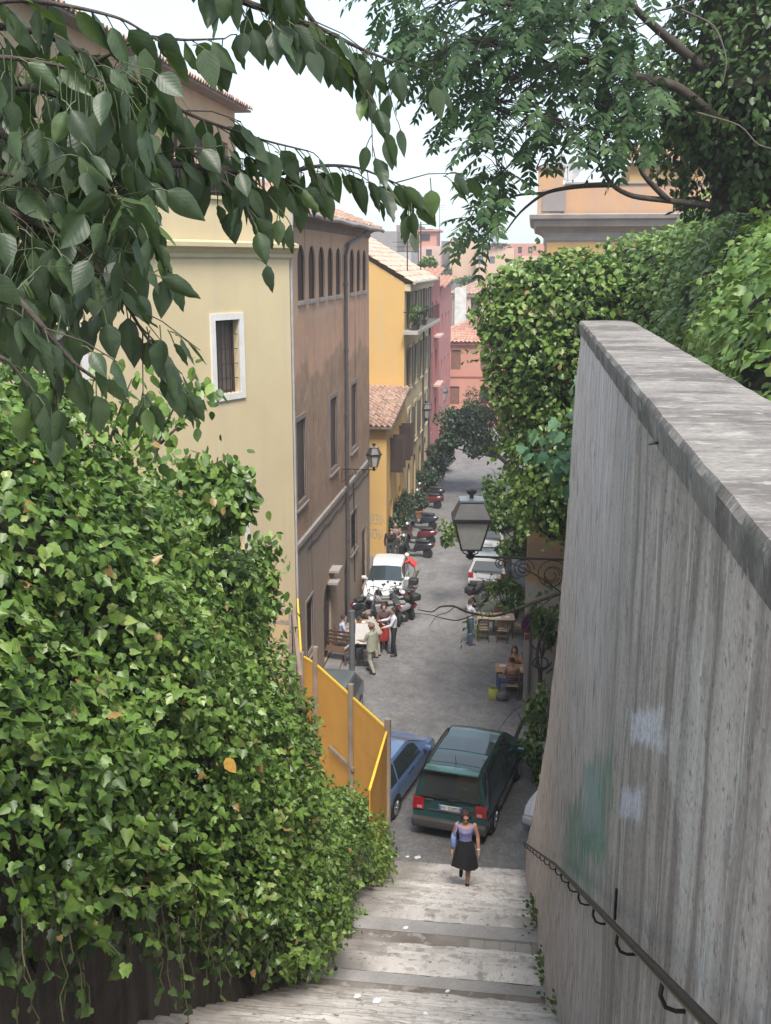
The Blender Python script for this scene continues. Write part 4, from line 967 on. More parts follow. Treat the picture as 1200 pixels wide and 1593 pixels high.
# ---------------------------------------------------------------- garden wall on the far side of the lane
gw = thing('garden_wall', 'beige plastered garden wall with scrawled tags, orange plaster above, draped in creeper', 'wall', (1, 36, 0))
FG = Face((0.12, 31.0), (0, 1), (-1, 0))
def gw_mat():
    m, nt, out = nodes_of('garden_wall_plaster'); co = objco(nt)
    s3 = N(nt, 'ShaderNodeSeparateXYZ'); nt.links.new(co, s3.inputs[0]); Z = s3.outputs[2]
    f = noise_n(nt, co, 0.8, 7); g_ = noise_n(nt, co, 20, 5)
    a = mix(nt, ramp(nt, f, [(0.4, 0.0), (0.6, 1.0)]), (0.40, 0.355, 0.30), (0.33, 0.29, 0.25)); b = mix(nt, ramp(nt, f, [(0.42, 0.0), (0.58, 1.0)]), (0.43, 0.255, 0.115), (0.30, 0.20, 0.13))
    c = mix(nt, ramp(nt, math_n(nt, 'ADD', math_n(nt, 'SUBTRACT', Z, 3.8), f), [(0.35, 0.0), (0.6, 1.0)]), a, b)
    principled(nt, out, c, 0.9, 0, 0.2, bump_n(nt, g_, 0.4, 0.015)); return m
m_gw = gw_mat(); w = MB()
facade(w, FG, [(0, 0), (16.9, 0), (16.9, 7.6), (0, 7.6)], [(9, 10.2, 0.1, 2.5)], 0.25)
w.poly([(0.12, 31, 0), (6, 31, 0), (6, 31, 7.6), (0.12, 31, 7.6)]); w.poly([(0.12, 31, 7.6), (6, 31, 7.6), (6, 47.9, 7.6), (0.12, 47.9, 7.6)])
w.build('wall', m_gw, gw)
d = MB(); d.poly([FG.p(u, zz, -0.2) for u, zz in opening_outline((9, 10.2, 0.1, 2.5))]); d.build('door', m_wood, gw)
def gpt(px, py): 
    q = aty(px, py, 30.99); return Vector((q.x, 30.985, q.z))
scrawl(gw, lambda a, b: gpt(a, b), [[(842 + 16 * math.cos(t) * (1 - t / 20), 1030 + 9 * math.sin(t) + t * 0.3) for t in [i * 0.5 for i in range(22)]], [(842, 1044), (852, 1038), (850, 1048), (860, 1040)]], 0.02, m_gk)
scrawl(gw, lambda a, b: gpt(a, b), [[(840, 1000), (848, 994), (856, 1003), (862, 996)], [(838, 1012), (850, 1008), (860, 1014)]], 0.03, m_gr)
b2 = MB(); b2.box(1.05, 30, -10, 22.3, -0.05, 10.2); b2.box(2.56, 30, 22.3, 46, -0.05, 10.19); tag(b2.build('terrace', M('garden_soil', (0.07, 0.055, 0.04), 0.95)), kind='structure')
# ================================================================== vehicles
def crom(P, t):
    """Catmull-Rom along the first axis of P at parameter t."""
    k = len(P) - 1; i = min(int(t), k - 1); f = t - i
    p0 = P[max(i - 1, 0)]; p1 = P[i]; p2 = P[i + 1]; p3 = P[min(i + 2, k)]
    m1 = (p2 - p0) * 0.5 if i > 0 else (p2 - p1); m2 = (p3 - p1) * 0.5 if i + 2 <= k else (p2 - p1)
    m1 = m1 * 0.8; m2 = m2 * 0.8
    f2, f3 = f * f, f * f * f
    return p1 * (2 * f3 - 3 * f2 + 1) + m1 * (f3 - 2 * f2 + f) + p2 * (-2 * f3 + 3 * f2) + m2 * (f3 - f2)
class Shell:
    """Right half of a car body: stations from tail to nose; ring from the sill up to the roof middle."""
    def __init__(s, stations):
        rings = []
        for y, zb, zbelt, zt, wb, wm, wt, lean in stations:
            mid = zb + (zbelt - zb) * 0.55
            r = [(wb * 0.8, y, zb), (wb, y, zb + 0.06), (wm, y, mid), (wm * 0.985, y + lean * 0.0, zbelt), (wt + (wm - wt) * 0.06, y + lean * 0.9, zt - 0.075 if zt - zbelt > 0.2 else zt - 0.03), (wt * 0.90, y + lean, zt - 0.012), (0, y + lean, zt + 0.015)]
            rings.append(r)
        s.R = np.array(rings, dtype=float); s.st = stations
    def S(s, t, q):
        rows = np.array([crom(s.R[:, j, :], t) for j in range(7)])
        return crom(rows, q)
    def nrm(s, t, q):
        e = 1e-3; K = len(s.R) - 1
        a = s.S(min(t + e, K), q) - s.S(max(t - e, 0), q); b = s.S(t, min(q + e, 6)) - s.S(t, max(q - e, 0))
        n = np.cross(b, a); l = np.linalg.norm(n); n = n / max(l, 1e-9)
        if n[0] < -1e-3 or (abs(n[0]) < 0.05 and n[2] < 0): n = -n
        return n
    def body(s, mb, ns=4, nq=3):
        K = len(s.R) - 1; T = [i / ns for i in range(K * ns + 1)]; Q = [i / nq for i in range(6 * nq + 1)]
        rows = []
        for t in T:
            r = [s.S(t, q) for q in Q]; full = [tuple(p) for p in r] + [(-p[0], p[1], p[2]) for p in r[-2::-1]]
            rows.append(full)
        mb.grid(rows); mb.poly(rows[0]); mb.poly(rows[-1][::-1])
        mb.grid([[r[0] for r in rows], [r[-1] for r in rows]])
    def patch(s, mb, t0, t1, q0, q1, off=0.006, n=6, both=True, mid=False):
        rows = []
        for i in range(n + 1):
            r = []
            for j in range(n + 1):
                t = t0 + (t1 - t0) * i / n; q = q0 + (q1 - q0) * j / n
                r.append(s.S(t, q) + s.nrm(t, q) * off)
            rows.append(r)
        if mid:
            rows = [[tuple(p) for p in r] + [(-p[0], p[1], p[2]) for p in (r[-2::-1] if abs(r[-1][0]) < 1e-4 else r[::-1])] for r in rows]; mb.grid(rows); return
        mb.grid([[tuple(p) for p in r] for r in rows])
        if both: mb.grid([[(-p[0], p[1], p[2]) for p in r] for r in rows])
    def cap_y(s, end, z, off=0.006):
        st_ = s.st[0 if end == 'tail' else -1]; y, zb, zbelt, zt, wb, wm, wt, lean = st_
        yy = y + (0 if z < zbelt else lean * min(1, (z - zbelt) / max(zt - zbelt, 1e-3)))
        return yy + (-off if end == 'tail' else off)
    def plate(s, mb, end, x0, x1, z0, z1, off=0.006, thick=0.02, x2=None, x3=None):
        x2 = x0 if x2 is None else x2; x3 = x1 if x3 is None else x3      # x2,x3: upper corners
        a = [(x0, s.cap_y(end, z0, off), z0), (x1, s.cap_y(end, z0, off), z0), (x3, s.cap_y(end, z1, off), z1), (x2, s.cap_y(end, z1, off), z1)]
        mb.prism(a, (0, thick if end == 'tail' else -thick, 0))
m_tyre = M('tyre_rubber', (0.018, 0.018, 0.018), 0.8, (0.026, 0.025, 0.024), 8, bump=0.15)
m_alloy = flat('wheel_alloy', (0.42, 0.42, 0.43), 0.35, 0.7); m_blackp = flat('black_plastic', (0.025, 0.025, 0.027), 0.55)
m_cglass = glass('car_glass', (0.022, 0.03, 0.032), 0.05); m_tail = flat('tail_red', (0.36, 0.012, 0.02), 0.2, coat=0.5); m_head = flat('lamp_clear', (0.72, 0.74, 0.76), 0.12)
m_amber = flat('amber_lens', (0.75, 0.25, 0.02), 0.25); m_plate = flat('plate_white', (0.72, 0.74, 0.76), 0.4); m_pblue = flat('plate_blue', (0.06, 0.15, 0.48), 0.4)
m_ink = flat('plate_ink', (0.06, 0.06, 0.075), 0.5); m_chrome = flat('chrome', (0.6, 0.6, 0.62), 0.18, 0.9)
def paint(name, col, rough=0.28): 
    return M(name, col, rough, tuple(c * 0.9 for c in col), 1.2, bump=0.0, grain=0.08, coat=0.6, spec=0.5)
GLYPH = {'A': '01110 10001 10001 11111 10001 10001 10001', 'B': '11110 10001 11110 10001 10001 10001 11110', 'Y': '10001 10001 01010 00100 00100 00100 00100', '3': '11110 00001 00001 01110 00001 00001 11110',
         '2': '01110 10001 00001 00110 01000 10000 11111', '0': '01110 10001 10011 10101 11001 10001 01110', '9': '01110 10001 10001 01111 00001 00001 01110', '5': '11111 10000 11110 00001 00001 10001 01110',
         '1': '00100 01100 00100 00100 00100 00100 01110', 'L': '10000 10000 10000 10000 10000 10000 11111', 'X': '10001 01010 00100 00100 00100 01010 10001', ' ': '00000 00000 00000 00000 00000 00000 00000'}
def pixel_text(mb, text, fn, x0, x1, z0, z1):
    w = (x1 - x0) / (len(text) * 6 - 1); h = (z1 - z0) / 7
    for i, ch in enumerate(text):
        for r, row in enumerate(GLYPH[ch].split()):
            for c, b in enumerate(row):
                if b == '1':
                    x = x0 + (i * 6 + c) * w; zz = z1 - r * h
                    mb.add([fn(x, zz - h), fn(x + w, zz - h), fn(x + w, zz), fn(x, zz)], [(0, 1, 2, 3)])
def wheels(t, track, ys, r, wd=0.2):
    for yy in ys:
        for s in (-1, 1):
            x = s * track
            a = MB(True); a.lathe([(r * 0.62, -wd / 2), (r * 0.93, -wd / 2), (r, -wd / 2 + 0.03), (r, wd / 2 - 0.03), (r * 0.93, wd / 2), (r * 0.62, wd / 2)], (x, yy, r), 26, 'X')
            wo = a.build('wheel', m_tyre, t, smooth=True, sharp=35)
            b = MB(True); q = s * wd / 2
            b.lathe([(0.0, 0.01 * s), (r * 0.60, 0.0), (r * 0.66, 0.012 * s)], (x + q, yy, r), 22, 'X')
            for k in range(7):
                an = 2 * PI * k / 7; u = Vector((0, math.cos(an), math.sin(an)))
                b.bar(Vector((x + q + 0.012 * s, yy, r)) + u * r * 0.1, Vector((x + q + 0.012 * s, yy, r)) + u * r * 0.58, r * 0.16, 0.02, up=(1, 0, 0))
            b.lathe([(r * 0.14, 0.0), (r * 0.12, 0.035 * s), (0, 0.04 * s)], (x + q, yy, r), 12, 'X')
            b.build('rim', m_alloy, wo, smooth=True, sharp=30)
def arches_(t, hw, ys, r):
    for yy in ys:
        for s in (-1, 1):
            a = MB(True); pts = [(s * (hw - 0.22), yy + (r + 0.07) * math.cos(PI * i / 14), r + (r + 0.07) * math.sin(PI * i / 14)) for i in range(15)]
            a.prism(pts + [(s * (hw - 0.22), yy - r - 0.05, 0.14), (s * (hw - 0.22), yy + r + 0.05, 0.14)], (s * 0.228, 0, 0))
            a.build('wheel_arch', m_blackp, t)
def mirrors(t, x, y, zz, mat):
    for s in (-1, 1):
        m_ = MB(True); m_.obox((s * (x + 0.11), y, zz), (0.2, 0.12, 0.14), None, 0.035); m_.bar((s * (x - 0.03), y, zz - 0.04), (s * (x + 0.05), y, zz - 0.02), 0.05)
        o = m_.build('mirror', mat, t, smooth=True, sharp=50)

def van(loc, rz):
    t = thing('van', 'dark green people carrier parked at the foot of the steps, seen from behind', 'van', loc, rz)
    W = 0.91
    st_ = [(0.0, 0.30, 0.98, 1.70, 0.84, 0.885, 0.66, 0.30), (0.25, 0.24, 0.99, 1.735, 0.88, W, 0.70, 0.22), (1.2, 0.22, 1.0, 1.76, 0.89, W, 0.715, 0.0), (2.2, 0.22, 1.0, 1.75, 0.89, W, 0.71, -0.1),
           (2.85, 0.22, 0.99, 1.68, 0.89, W, 0.68, -0.1), (3.85, 0.23, 0.95, 1.02, 0.88, 0.90, 0.80, 0.0), (4.25, 0.26, 0.80, 0.86, 0.84, 0.86, 0.74, 0.0), (4.45, 0.32, 0.66, 0.70, 0.74, 0.76, 0.62, 0.0)]
    sh = Shell(st_); b = MB(True); sh.body(b); green = paint('green_metallic', (0.022, 0.068, 0.070), 0.25)
    b.build('body', green, t, smooth=True, sharp=38)
    pr = MB(True)    # windows
    for a, c in ((0.35, 1.25), (1.33, 2.5), (2.58, 3.9)): 
        
        for s in (-1, 1):
            g_ = MB(True); sh.patch(g_, a, min(c, 4.35), 3.12, 3.92, 0.006, 6, False); g_.v = [(s * q[0], q[1], q[2]) for q in g_.v]; g_.build('side_window', m_cglass, t, smooth=True)
    g_ = MB(True); sh.patch(g_, 4.08, 4.92, 4.5, 6, 0.006, 8, mid=True); g_.build('windscreen', m_cglass, t, smooth=True)
    g_ = MB(True); sh.plate(g_, 'tail', -0.74, 0.74, 1.06, 1.60, 0.008, 0.01, -0.60, 0.60); rw = g_.build('rear_window', m_cglass, t)
    g_ = MB(True); y0 = sh.cap_y('tail', 1.06, 0.02)
    g_.bar((0.05, y0, 1.08), (-0.42, sh.cap_y('tail', 1.13, 0.02), 1.15), 0.02); g_.bar((-0.42, sh.cap_y('tail', 1.13, 0.022), 1.13), (0.25, sh.cap_y('tail', 1.1, 0.022), 1.11), 0.014)
    g_.obox((0.05, y0, 1.05), (0.14, 0.05, 0.07), None, 0.015); g_.build('wiper', m_blackp, rw)
    g_ = MB(True); g_.obox((0, 0.20, 1.725), (1.30, 0.26, 0.045), Matrix.Rotation(math.radians(4), 3, 'X'), 0.015); g_.build('spoiler', paint('green_sheen', (0.06, 0.16, 0.155), 0.25), t, smooth=True, sharp=40)
    g_ = MB(True); sh.patch(g_, 1.1, 1.68, 5.05, 6, 0.008, 6, mid=True); g_.build('sunroof', m_cglass, t, smooth=True)
    g_ = MB(True); sh.patch(g_, 1.95, 2.75, 5.05, 6, 0.008, 6, mid=True); g_.build('sunroof', m_cglass, t, smooth=True)
    for s in (-1, 1):
        g_ = MB(True); rr = []
        for i in range(14):
            tt = 0.5 + 2.9 * i / 13; p = sh.S(tt, 4.85); rr.append((s * p[0], p[1], p[2] + (0.055 if 0 < i < 13 else 0.0)))
        g_.tube(rr, 0.022, 6); g_.build('roof_rail', m_blackp, t, smooth=True)
        g_ = MB(True); sh.plate(g_, 'tail', *sorted((s * 0.62, s * 0.88)), 0.74, 1.02, 0.012, 0.03); lt = g_.build('tail_light', m_tail, t)
        g_ = MB(True); sh.plate(g_, 'tail', *sorted((s * 0.66, s * 0.78)), 0.76, 0.83, 0.016, 0.01); g_.build('reverse_lamp', flat('dim_lens', (0.55, 0.30, 0.30), 0.2), lt)
        g_ = MB(True); g_.obox((s * 0.62, 4.40, 0.66), (0.3, 0.12, 0.14), None, 0.03); g_.build('headlight', m_head, t)
    g_ = MB(True); g_.obox((0, 0.02, 0.44), (1.80, 0.26, 0.24), None, 0.05); sh.patch(g_, 0.0, 0.5, 0.6, 1.45, 0.02, 4); g_.build('bumper', M('bumper_grey', (0.075, 0.07, 0.07), 0.6), t, smooth=True, sharp=45)
    g_ = MB(True); g_.obox((0, 4.42, 0.42), (1.5, 0.16, 0.22), None, 0.05); g_.build('bumper', MATS['bumper_grey'], t, smooth=True, sharp=45)
    g_ = MB(True); sh.plate(g_, 'tail', -0.26, 0.30, 0.80, 0.92, 0.012, 0.01); pl = g_.build('number_plate', m_plate, t)
    g_ = MB(True); sh.plate(g_, 'tail', -0.26, -0.205, 0.80, 0.92, 0.015, 0.002); sh.plate(g_, 'tail', 0.245, 0.30, 0.80, 0.92, 0.015, 0.002); g_.build('blue_band', m_pblue, pl)
    g_ = MB(True); pixel_text(g_, 'AY 32053', lambda x, zz: (x, sh.cap_y('tail', zz, 0.017), zz), -0.19, 0.235, 0.82, 0.90); g_.build('lettering', m_ink, pl)
    g_ = MB(True); sh.plate(g_, 'tail', -0.5, 0.5, 0.765, 0.785, 0.014, 0.01); sh.plate(g_, 'tail', -0.60, -0.40, 1.0, 1.02, 0.01, 0.004); g_.build('trim_strip', m_chrome, t)
    g_ = MB(True); sh.patch(g_, 0.6, 5.2, 1.85, 2.02, 0.012, 10); g_.build('side_trim', m_blackp, t)
    g_ = MB(True); g_.tube([(0, 0.55, 1.76), (0, 0.49, 1.95)], 0.008, 5); g_.build('aerial', m_blackp, t)
    g_ = MB(True)
    for a in (1.29, 2.54, 3.75): sh.patch(g_, a, a + 0.016, 1.1, 3.9, 0.004, 6)
    g_.build('panel_gap', m_blackp, t)
    arches_(t, W, (0.82, 3.64), 0.31); wheels(t, W - 0.09, (0.82, 3.64), 0.31); mirrors(t, 0.92, 3.2, 1.02, green)
    return t
pv = Vector((-1.52, 22.45, 0)); van(pv, math.radians(-11))

def hatch(label, loc, rz, mat, L=3.75, W=0.80, roofz=1.42, plate_txt=None, details=True, cat='car', group=None):
    t = thing('car', label, cat, loc, rz, group); k = L / 3.75
    st_ = [(0.0, 0.32, 0.86, roofz - 0.10, 0.74, 0.77, 0.56, 0.38), (0.3 * k, 0.24, 0.87, roofz - 0.03, 0.78, W, 0.60, 0.25), (1.1 * k, 0.2, 0.86, roofz, 0.79, W, 0.62, 0.02), (1.75 * k, 0.2, 0.85, roofz - 0.01, 0.79, W, 0.61, -0.1),
           (2.15 * k, 0.2, 0.85, roofz - 0.10, 0.79, W, 0.58, -0.1), (2.95 * k, 0.21, 0.83, 0.90, 0.78, W - 0.01, 0.70, 0.0), (3.45 * k, 0.24, 0.70, 0.76, 0.75, 0.77, 0.66, 0.0), (L, 0.3, 0.54, 0.58, 0.66, 0.68, 0.55, 0.0)]
    sh = Shell(st_); b = MB(True); sh.body(b); b.build('body', mat, t, smooth=True, sharp=38)
    for a, c in ((0.5, 1.55), (1.63, 4.3)):
        
        for s in (-1, 1):
            g_ = MB(True); sh.patch(g_, a, c, 3.12, 3.9, 0.006, 6, False); g_.v = [(s * q[0], q[1], q[2]) for q in g_.v]; g_.build('side_window', m_cglass, t, smooth=True)
    g_ = MB(True); sh.patch(g_, 4.06, 4.92, 4.45, 6, 0.006, 8, mid=True); g_.build('windscreen', m_cglass, t, smooth=True)
    g_ = MB(True); sh.plate(g_, 'tail', -0.64, 0.64, 0.92, roofz - 0.17, 0.008, 0.01, -0.5, 0.5); g_.build('rear_window', m_cglass, t)
    for s in (-1, 1):
        g_ = MB(True); sh.plate(g_, 'tail', *sorted((s * 0.56, s * 0.77)), 0.62, 0.84, 0.012, 0.03); g_.build('tail_light', m_tail, t)
        g_ = MB(True); sh.patch(g_, 6.25, 6.8, 2.6, 3.6, 0.012, 4, False)
        if s < 0: g_.v = [(-p[0], p[1], p[2]) for p in g_.v]
        hl = g_.build('headlight', m_head, t, smooth=True)
        g_ = MB(True); sh.patch(g_, 6.05, 6.24, 2.7, 3.3, 0.013, 3, False)
        if s < 0: g_.v = [(-p[0], p[1], p[2]) for p in g_.v]
        g_.build('indicator', m_amber, hl)
    for yy in (0.02, L - 0.04):
        g_ = MB(True); g_.obox((0, yy, 0.40), (1.42, 0.16, 0.2), None, 0.05); g_.build('bumper', mat if yy > 1 else M('bumper_grey', (0.075, 0.07, 0.07), 0.6), t, smooth=True, sharp=45)
    g_ = MB(True); g_.obox((0, L - 0.03, 0.52), (0.5, 0.12, 0.07), None, 0.01); g_.obox((0, L + 0.02, 0.32), (0.9, 0.1, 0.08), None, 0.01); g_.build('grille', m_blackp, t)
    g_ = MB(True); sh.plate(g_, 'tail', -0.25, 0.25, 0.60, 0.71, 0.012, 0.01); g_.build('number_plate', m_plate, t)
    g_ = MB(True); g_.obox((0, L + 0.05, 0.40), (0.42, 0.02, 0.10)); g_.build('number_plate', m_plate, t)
    arches_(t, W, (0.62 * k, 3.02 * k), 0.28); wheels(t, W - 0.09, (0.62 * k, 3.02 * k), 0.28, 0.18); mirrors(t, W + 0.0, 2.55 * k, 0.93, m_blackp if not details else mat)
    g_ = MB(True)
    for a in (0.42, 1.6, 4.0 if L < 3.9 else 4.05): sh.patch(g_, a, a + 0.018, 1.1, 3.05, 0.004, 6)
    sh.patch(g_, 4.98, 5.0, 3.4, 6, 0.004, 6, mid=True); g_.build('panel_gap', m_blackp, t)
    g_ = MB(True)
    for s in (-1, 1): g_.obox((s * (W + 0.002), 1.5 * k, 0.76), (0.02, 0.16, 0.03)); g_.obox((s * (W + 0.002), 2.15 * k - 0.5, 0.76), (0.02, 0.16, 0.03))
    g_.build('door_handle', m_blackp, t)
    return t
m_blue = paint('blue_metallic', (0.14, 0.23, 0.43), 0.28); m_cwhite = paint('white_paint', (0.66, 0.68, 0.69), 0.3); m_silver = paint('silver_paint', (0.47, 0.47, 0.46), 0.32); m_dgrey = paint('slate_paint', (0.10, 0.12, 0.125), 0.3)
hatch('pale blue car parked beside the green van behind the hoarding post', (-3.85, 22.9, 0), math.radians(-13), m_blue, 4.1, 0.84, 1.43)
hatch('slate grey car half hidden behind the ochre hoarding', (-5.45, 29.9, 0), math.radians(178), m_dgrey, 3.6, 0.78, 1.4)
a = atz(599, 952); hatch('white hatchback facing the steps behind the row of motorbikes', (a.x - 0.22, a.y + 4.0, 0), math.radians(181), m_cwhite, 3.7, 0.76, 1.42)
a = atz(757, 922); hatch('silver hatchback parked beyond the big lantern bracket, seen from behind', (a.x, a.y, 0), math.radians(-3), m_silver, 3.7, 0.78, 1.42)
a = atz(757, 872); hatch('white car with a pale roof parked ahead of the silver hatchback', (a.x, a.y + 0.6, 0), math.radians(-3), m_cwhite, 3.7, 0.78, 1.42)
hatch('white car whose nose peeps out past the end of the grey wall', (2.78, 25.75, 0), math.radians(147), m_cwhite, 3.7, 0.80, 1.42)

# ---- scooters and motorbikes
def scooter(label, loc, rz, mat, seat=(0.03, 0.028, 0.028), kind='scooter', group='scooters and motorbikes in the lane', topbox=False):
    t = thing(kind, label, 'motorbike' if kind == 'motorbike' else 'scooter', loc, rz, group)
    R_ = 0.24 if kind == 'scooter' else 0.31; wb = 1.25 if kind == 'scooter' else 1.4
    for yy in (-wb / 2, wb / 2):
        a = MB(True); a.lathe([(R_ * .6, -0.05), (R_ * .9, -0.055), (R_, -0.02), (R_, 0.02), (R_ * .9, 0.055), (R_ * .6, 0.05)], (0, yy, R_), 18, 'X'); wo = a.build('wheel', m_tyre, t, smooth=True, sharp=40)
        a = MB(True); a.lathe([(0, -0.05), (R_ * .62, -0.03), (R_ * .62, 0.03), (0, 0.05)], (0, yy, R_), 12, 'X'); a.build('rim', m_alloy, wo)
    sm = flat('seat_vinyl_%d' % int(seat[0] * 1000), seat, 0.5)
    if kind == 'scooter':
        a = MB(True); a.grid([[(0.16 * wx * math.cos(an), yy, zc + hz * math.sin(an)) for an in [2 * PI * i / 12 for i in range(12)]] for yy, wx, zc, hz in ((-0.92, 0.2, .62, .05), (-0.85, .75, .62, .13), (-0.55, 1.1, .56, .20), (-0.2, 1.1, .50, .22), (0.0, .8, .44, .18), (0.06, .5, .36, .1))], closed=True)
        a.build('body', mat, t, smooth=True)
        a = MB(True); a.obox((0, 0.15, 0.29), (0.32, 0.5, 0.06), None, 0.02); a.build('floorboard', m_blackp, t)
        a = MB(True); a.grid([[(wx * c, yy - abs(c) * 0.05, zz) for c in (-1, -.6, 0, .6, 1)] for yy, zz, wx in ((0.36, .3, .17), (0.44, .5, .21), (0.50, .75, .20), (0.46, .95, .13))])
        a.grid([[(wx * c, yy + 0.05 - abs(c) * 0.07, zz) for c in (-1, -.6, 0, .6, 1)] for yy, zz, wx in ((0.38, .3, .17), (0.47, .5, .21), (0.53, .75, .20), (0.48, .95, .13))]); a.build('front_shield', mat, t, smooth=True)
        a = MB(True); a.obox((0, -0.38, 0.79), (0.27, 0.68, 0.11), None, 0.04); a.build('seat', sm, t, smooth=True, sharp=50)
        hz = 1.02; hy = 0.44
    else:
        a = MB(True); a.grid([[(0.15 * wx * math.cos(an), yy, zc + hz_ * math.sin(an)) for an in [2 * PI * i / 12 for i in range(12)]] for yy, wx, zc, hz_ in ((-0.95, .3, .82, .04), (-0.6, .7, .76, .08), (-0.1, .8, .74, .1), (0.0, 1.0, .80, .13), (0.3, 1.15, .84, .15), (0.48, .6, .84, .1))], closed=True)
        a.build('tank', mat, t, smooth=True)
        a = MB(True); a.obox((0, 0.05, 0.45), (0.34, 0.5, 0.36), None, 0.06); a.tube([(0.14, 0.2, .35), (0.17, -0.3, .3), (0.19, -0.85, .42)], 0.05, 8); a.build('engine', m_alloy, t)
        a = MB(True); a.obox((0, -0.42, 0.84), (0.26, 0.7, 0.1), None, 0.04); a.build('seat', sm, t, smooth=True, sharp=50)
        hz = 1.05; hy = 0.40
    a = MB(True); a.tube([(0.0, wb / 2, R_), (0.0, hy + 0.06, hz - 0.2), (0, hy, hz)], 0.035, 6); a.tube([(-0.36, hy - 0.1, hz + 0.02), (-0.2, hy, hz + 0.04), (0.2, hy, hz + 0.04), (0.36, hy - 0.1, hz + 0.02)], 0.018, 6); a.build('handlebar', m_chrome, t)
    a = MB(True); a.ell((0, hy + 0.12, hz - 0.06), (0.10, 0.08, 0.09)); a.build('headlight', m_head, t, smooth=True)
    a = MB(True); a.grid([[(0.075 * c, wb / 2 + (R_ + 0.05) * math.cos(an), R_ + (R_ + 0.05) * math.sin(an)) for c in (-1, -.6, .6, 1)] for an in [0.3 + i * 0.28 for i in range(9)]]); a.build('mudguard', mat, t, smooth=True)
    for s in (-1, 1):
        a = MB(True); a.tube([(s * 0.25, hy - 0.02, hz + 0.04), (s * 0.33, hy + 0.02, hz + 0.22)], 0.008, 5); a.ell((s * 0.34, hy + 0.02, hz + 0.25), (0.06, 0.02, 0.045)); a.build('mirror', m_blackp, t, smooth=True)
    a = MB(True); a.obox((0, -0.93 if kind == 'scooter' else -0.96, 0.66 if kind == 'scooter' else .8), (0.16, 0.05, 0.08), None, 0.015); a.build('tail_light', m_tail, t)
    if topbox: a = MB(True); a.obox((0, -0.92, 0.98), (0.36, 0.34, 0.26), None, 0.06); a.build('top_box', m_blackp, t, smooth=True, sharp=50)
    return t
m_sb = paint('scooter_black', (0.022, 0.022, 0.025)); m_sg = paint('scooter_grey', (0.22, 0.22, 0.23)); m_sr = paint('scooter_red', (0.11, 0.022, 0.024)); m_sblue = paint('scooter_blue', (0.03, 0.035, 0.06)); m_sw = paint('scooter_white', (0.58, 0.58, 0.58))
gm = 'motorbikes parked in front of the white car'
for i, (px, py, mt, se, kd, lab, tb, dz) in enumerate((
        (574, 962, m_sb, (0.03, 0.03, 0.03), 'scooter', 'black scooter nearest the brown building in front of the white car', False, 4),
        (588, 966, m_sg, (0.16, 0.15, 0.145), 'motorbike', 'grey motorbike with a pale grey seat in the row by the white car', False, -3),
        (600, 972, m_sg, (0.20, 0.19, 0.175), 'scooter', 'grey scooter with a sandy grey seat, in the middle of the row', False, 3),
        (612, 968, m_sb, (0.05, 0.05, 0.05), 'motorbike', 'black motorbike just behind the waiter in the white shirt', False, -4),
        (624, 960, m_sb, (0.03, 0.03, 0.03), 'scooter', 'black scooter at the roadside end of the row', True, 2))):
    a = atz(px, py); scooter(lab, (a.x, a.y + 0.25, 0), math.radians(90 + (25 if i % 2 else 8) + dz * 2) if i in (1, 2) else math.radians(20 * (i - 2)), mt, se, kd, gm, tb)
a = atz(633, 952); scooter('dark scooter with a pinkish red top beside the white car door', (a.x, a.y, 0), math.radians(170), m_sr, (0.03, 0.03, 0.03), 'scooter', gm, True)
a = atz(741, 945); scooter('black motorbike leaning behind the silver hatchback', (a.x + 0.1, a.y, 0), math.radians(-20), m_sb, kind='motorbike', topbox=True)
gf = 'scooters along the plants up the lane'
for px, py, mt, rz, lab in ((646, 866, m_sb, 75, 'black scooter at the near end of the tall potted bamboo'), (651, 846, m_sr, 80, 'red scooter beside the tall potted bamboo'), (656, 822, m_sblue, 70, 'dark blue scooter by the round potted bush'), (664, 790, m_sr, 78, 'red scooter farthest up the lane under the climbing plants'), (668, 779, m_sb, 82, 'black scooter just beyond the farthest red one')):
    a = atz(px, py); scooter(lab, (a.x, a.y, 0), math.radians(rz), mt, group=gf)
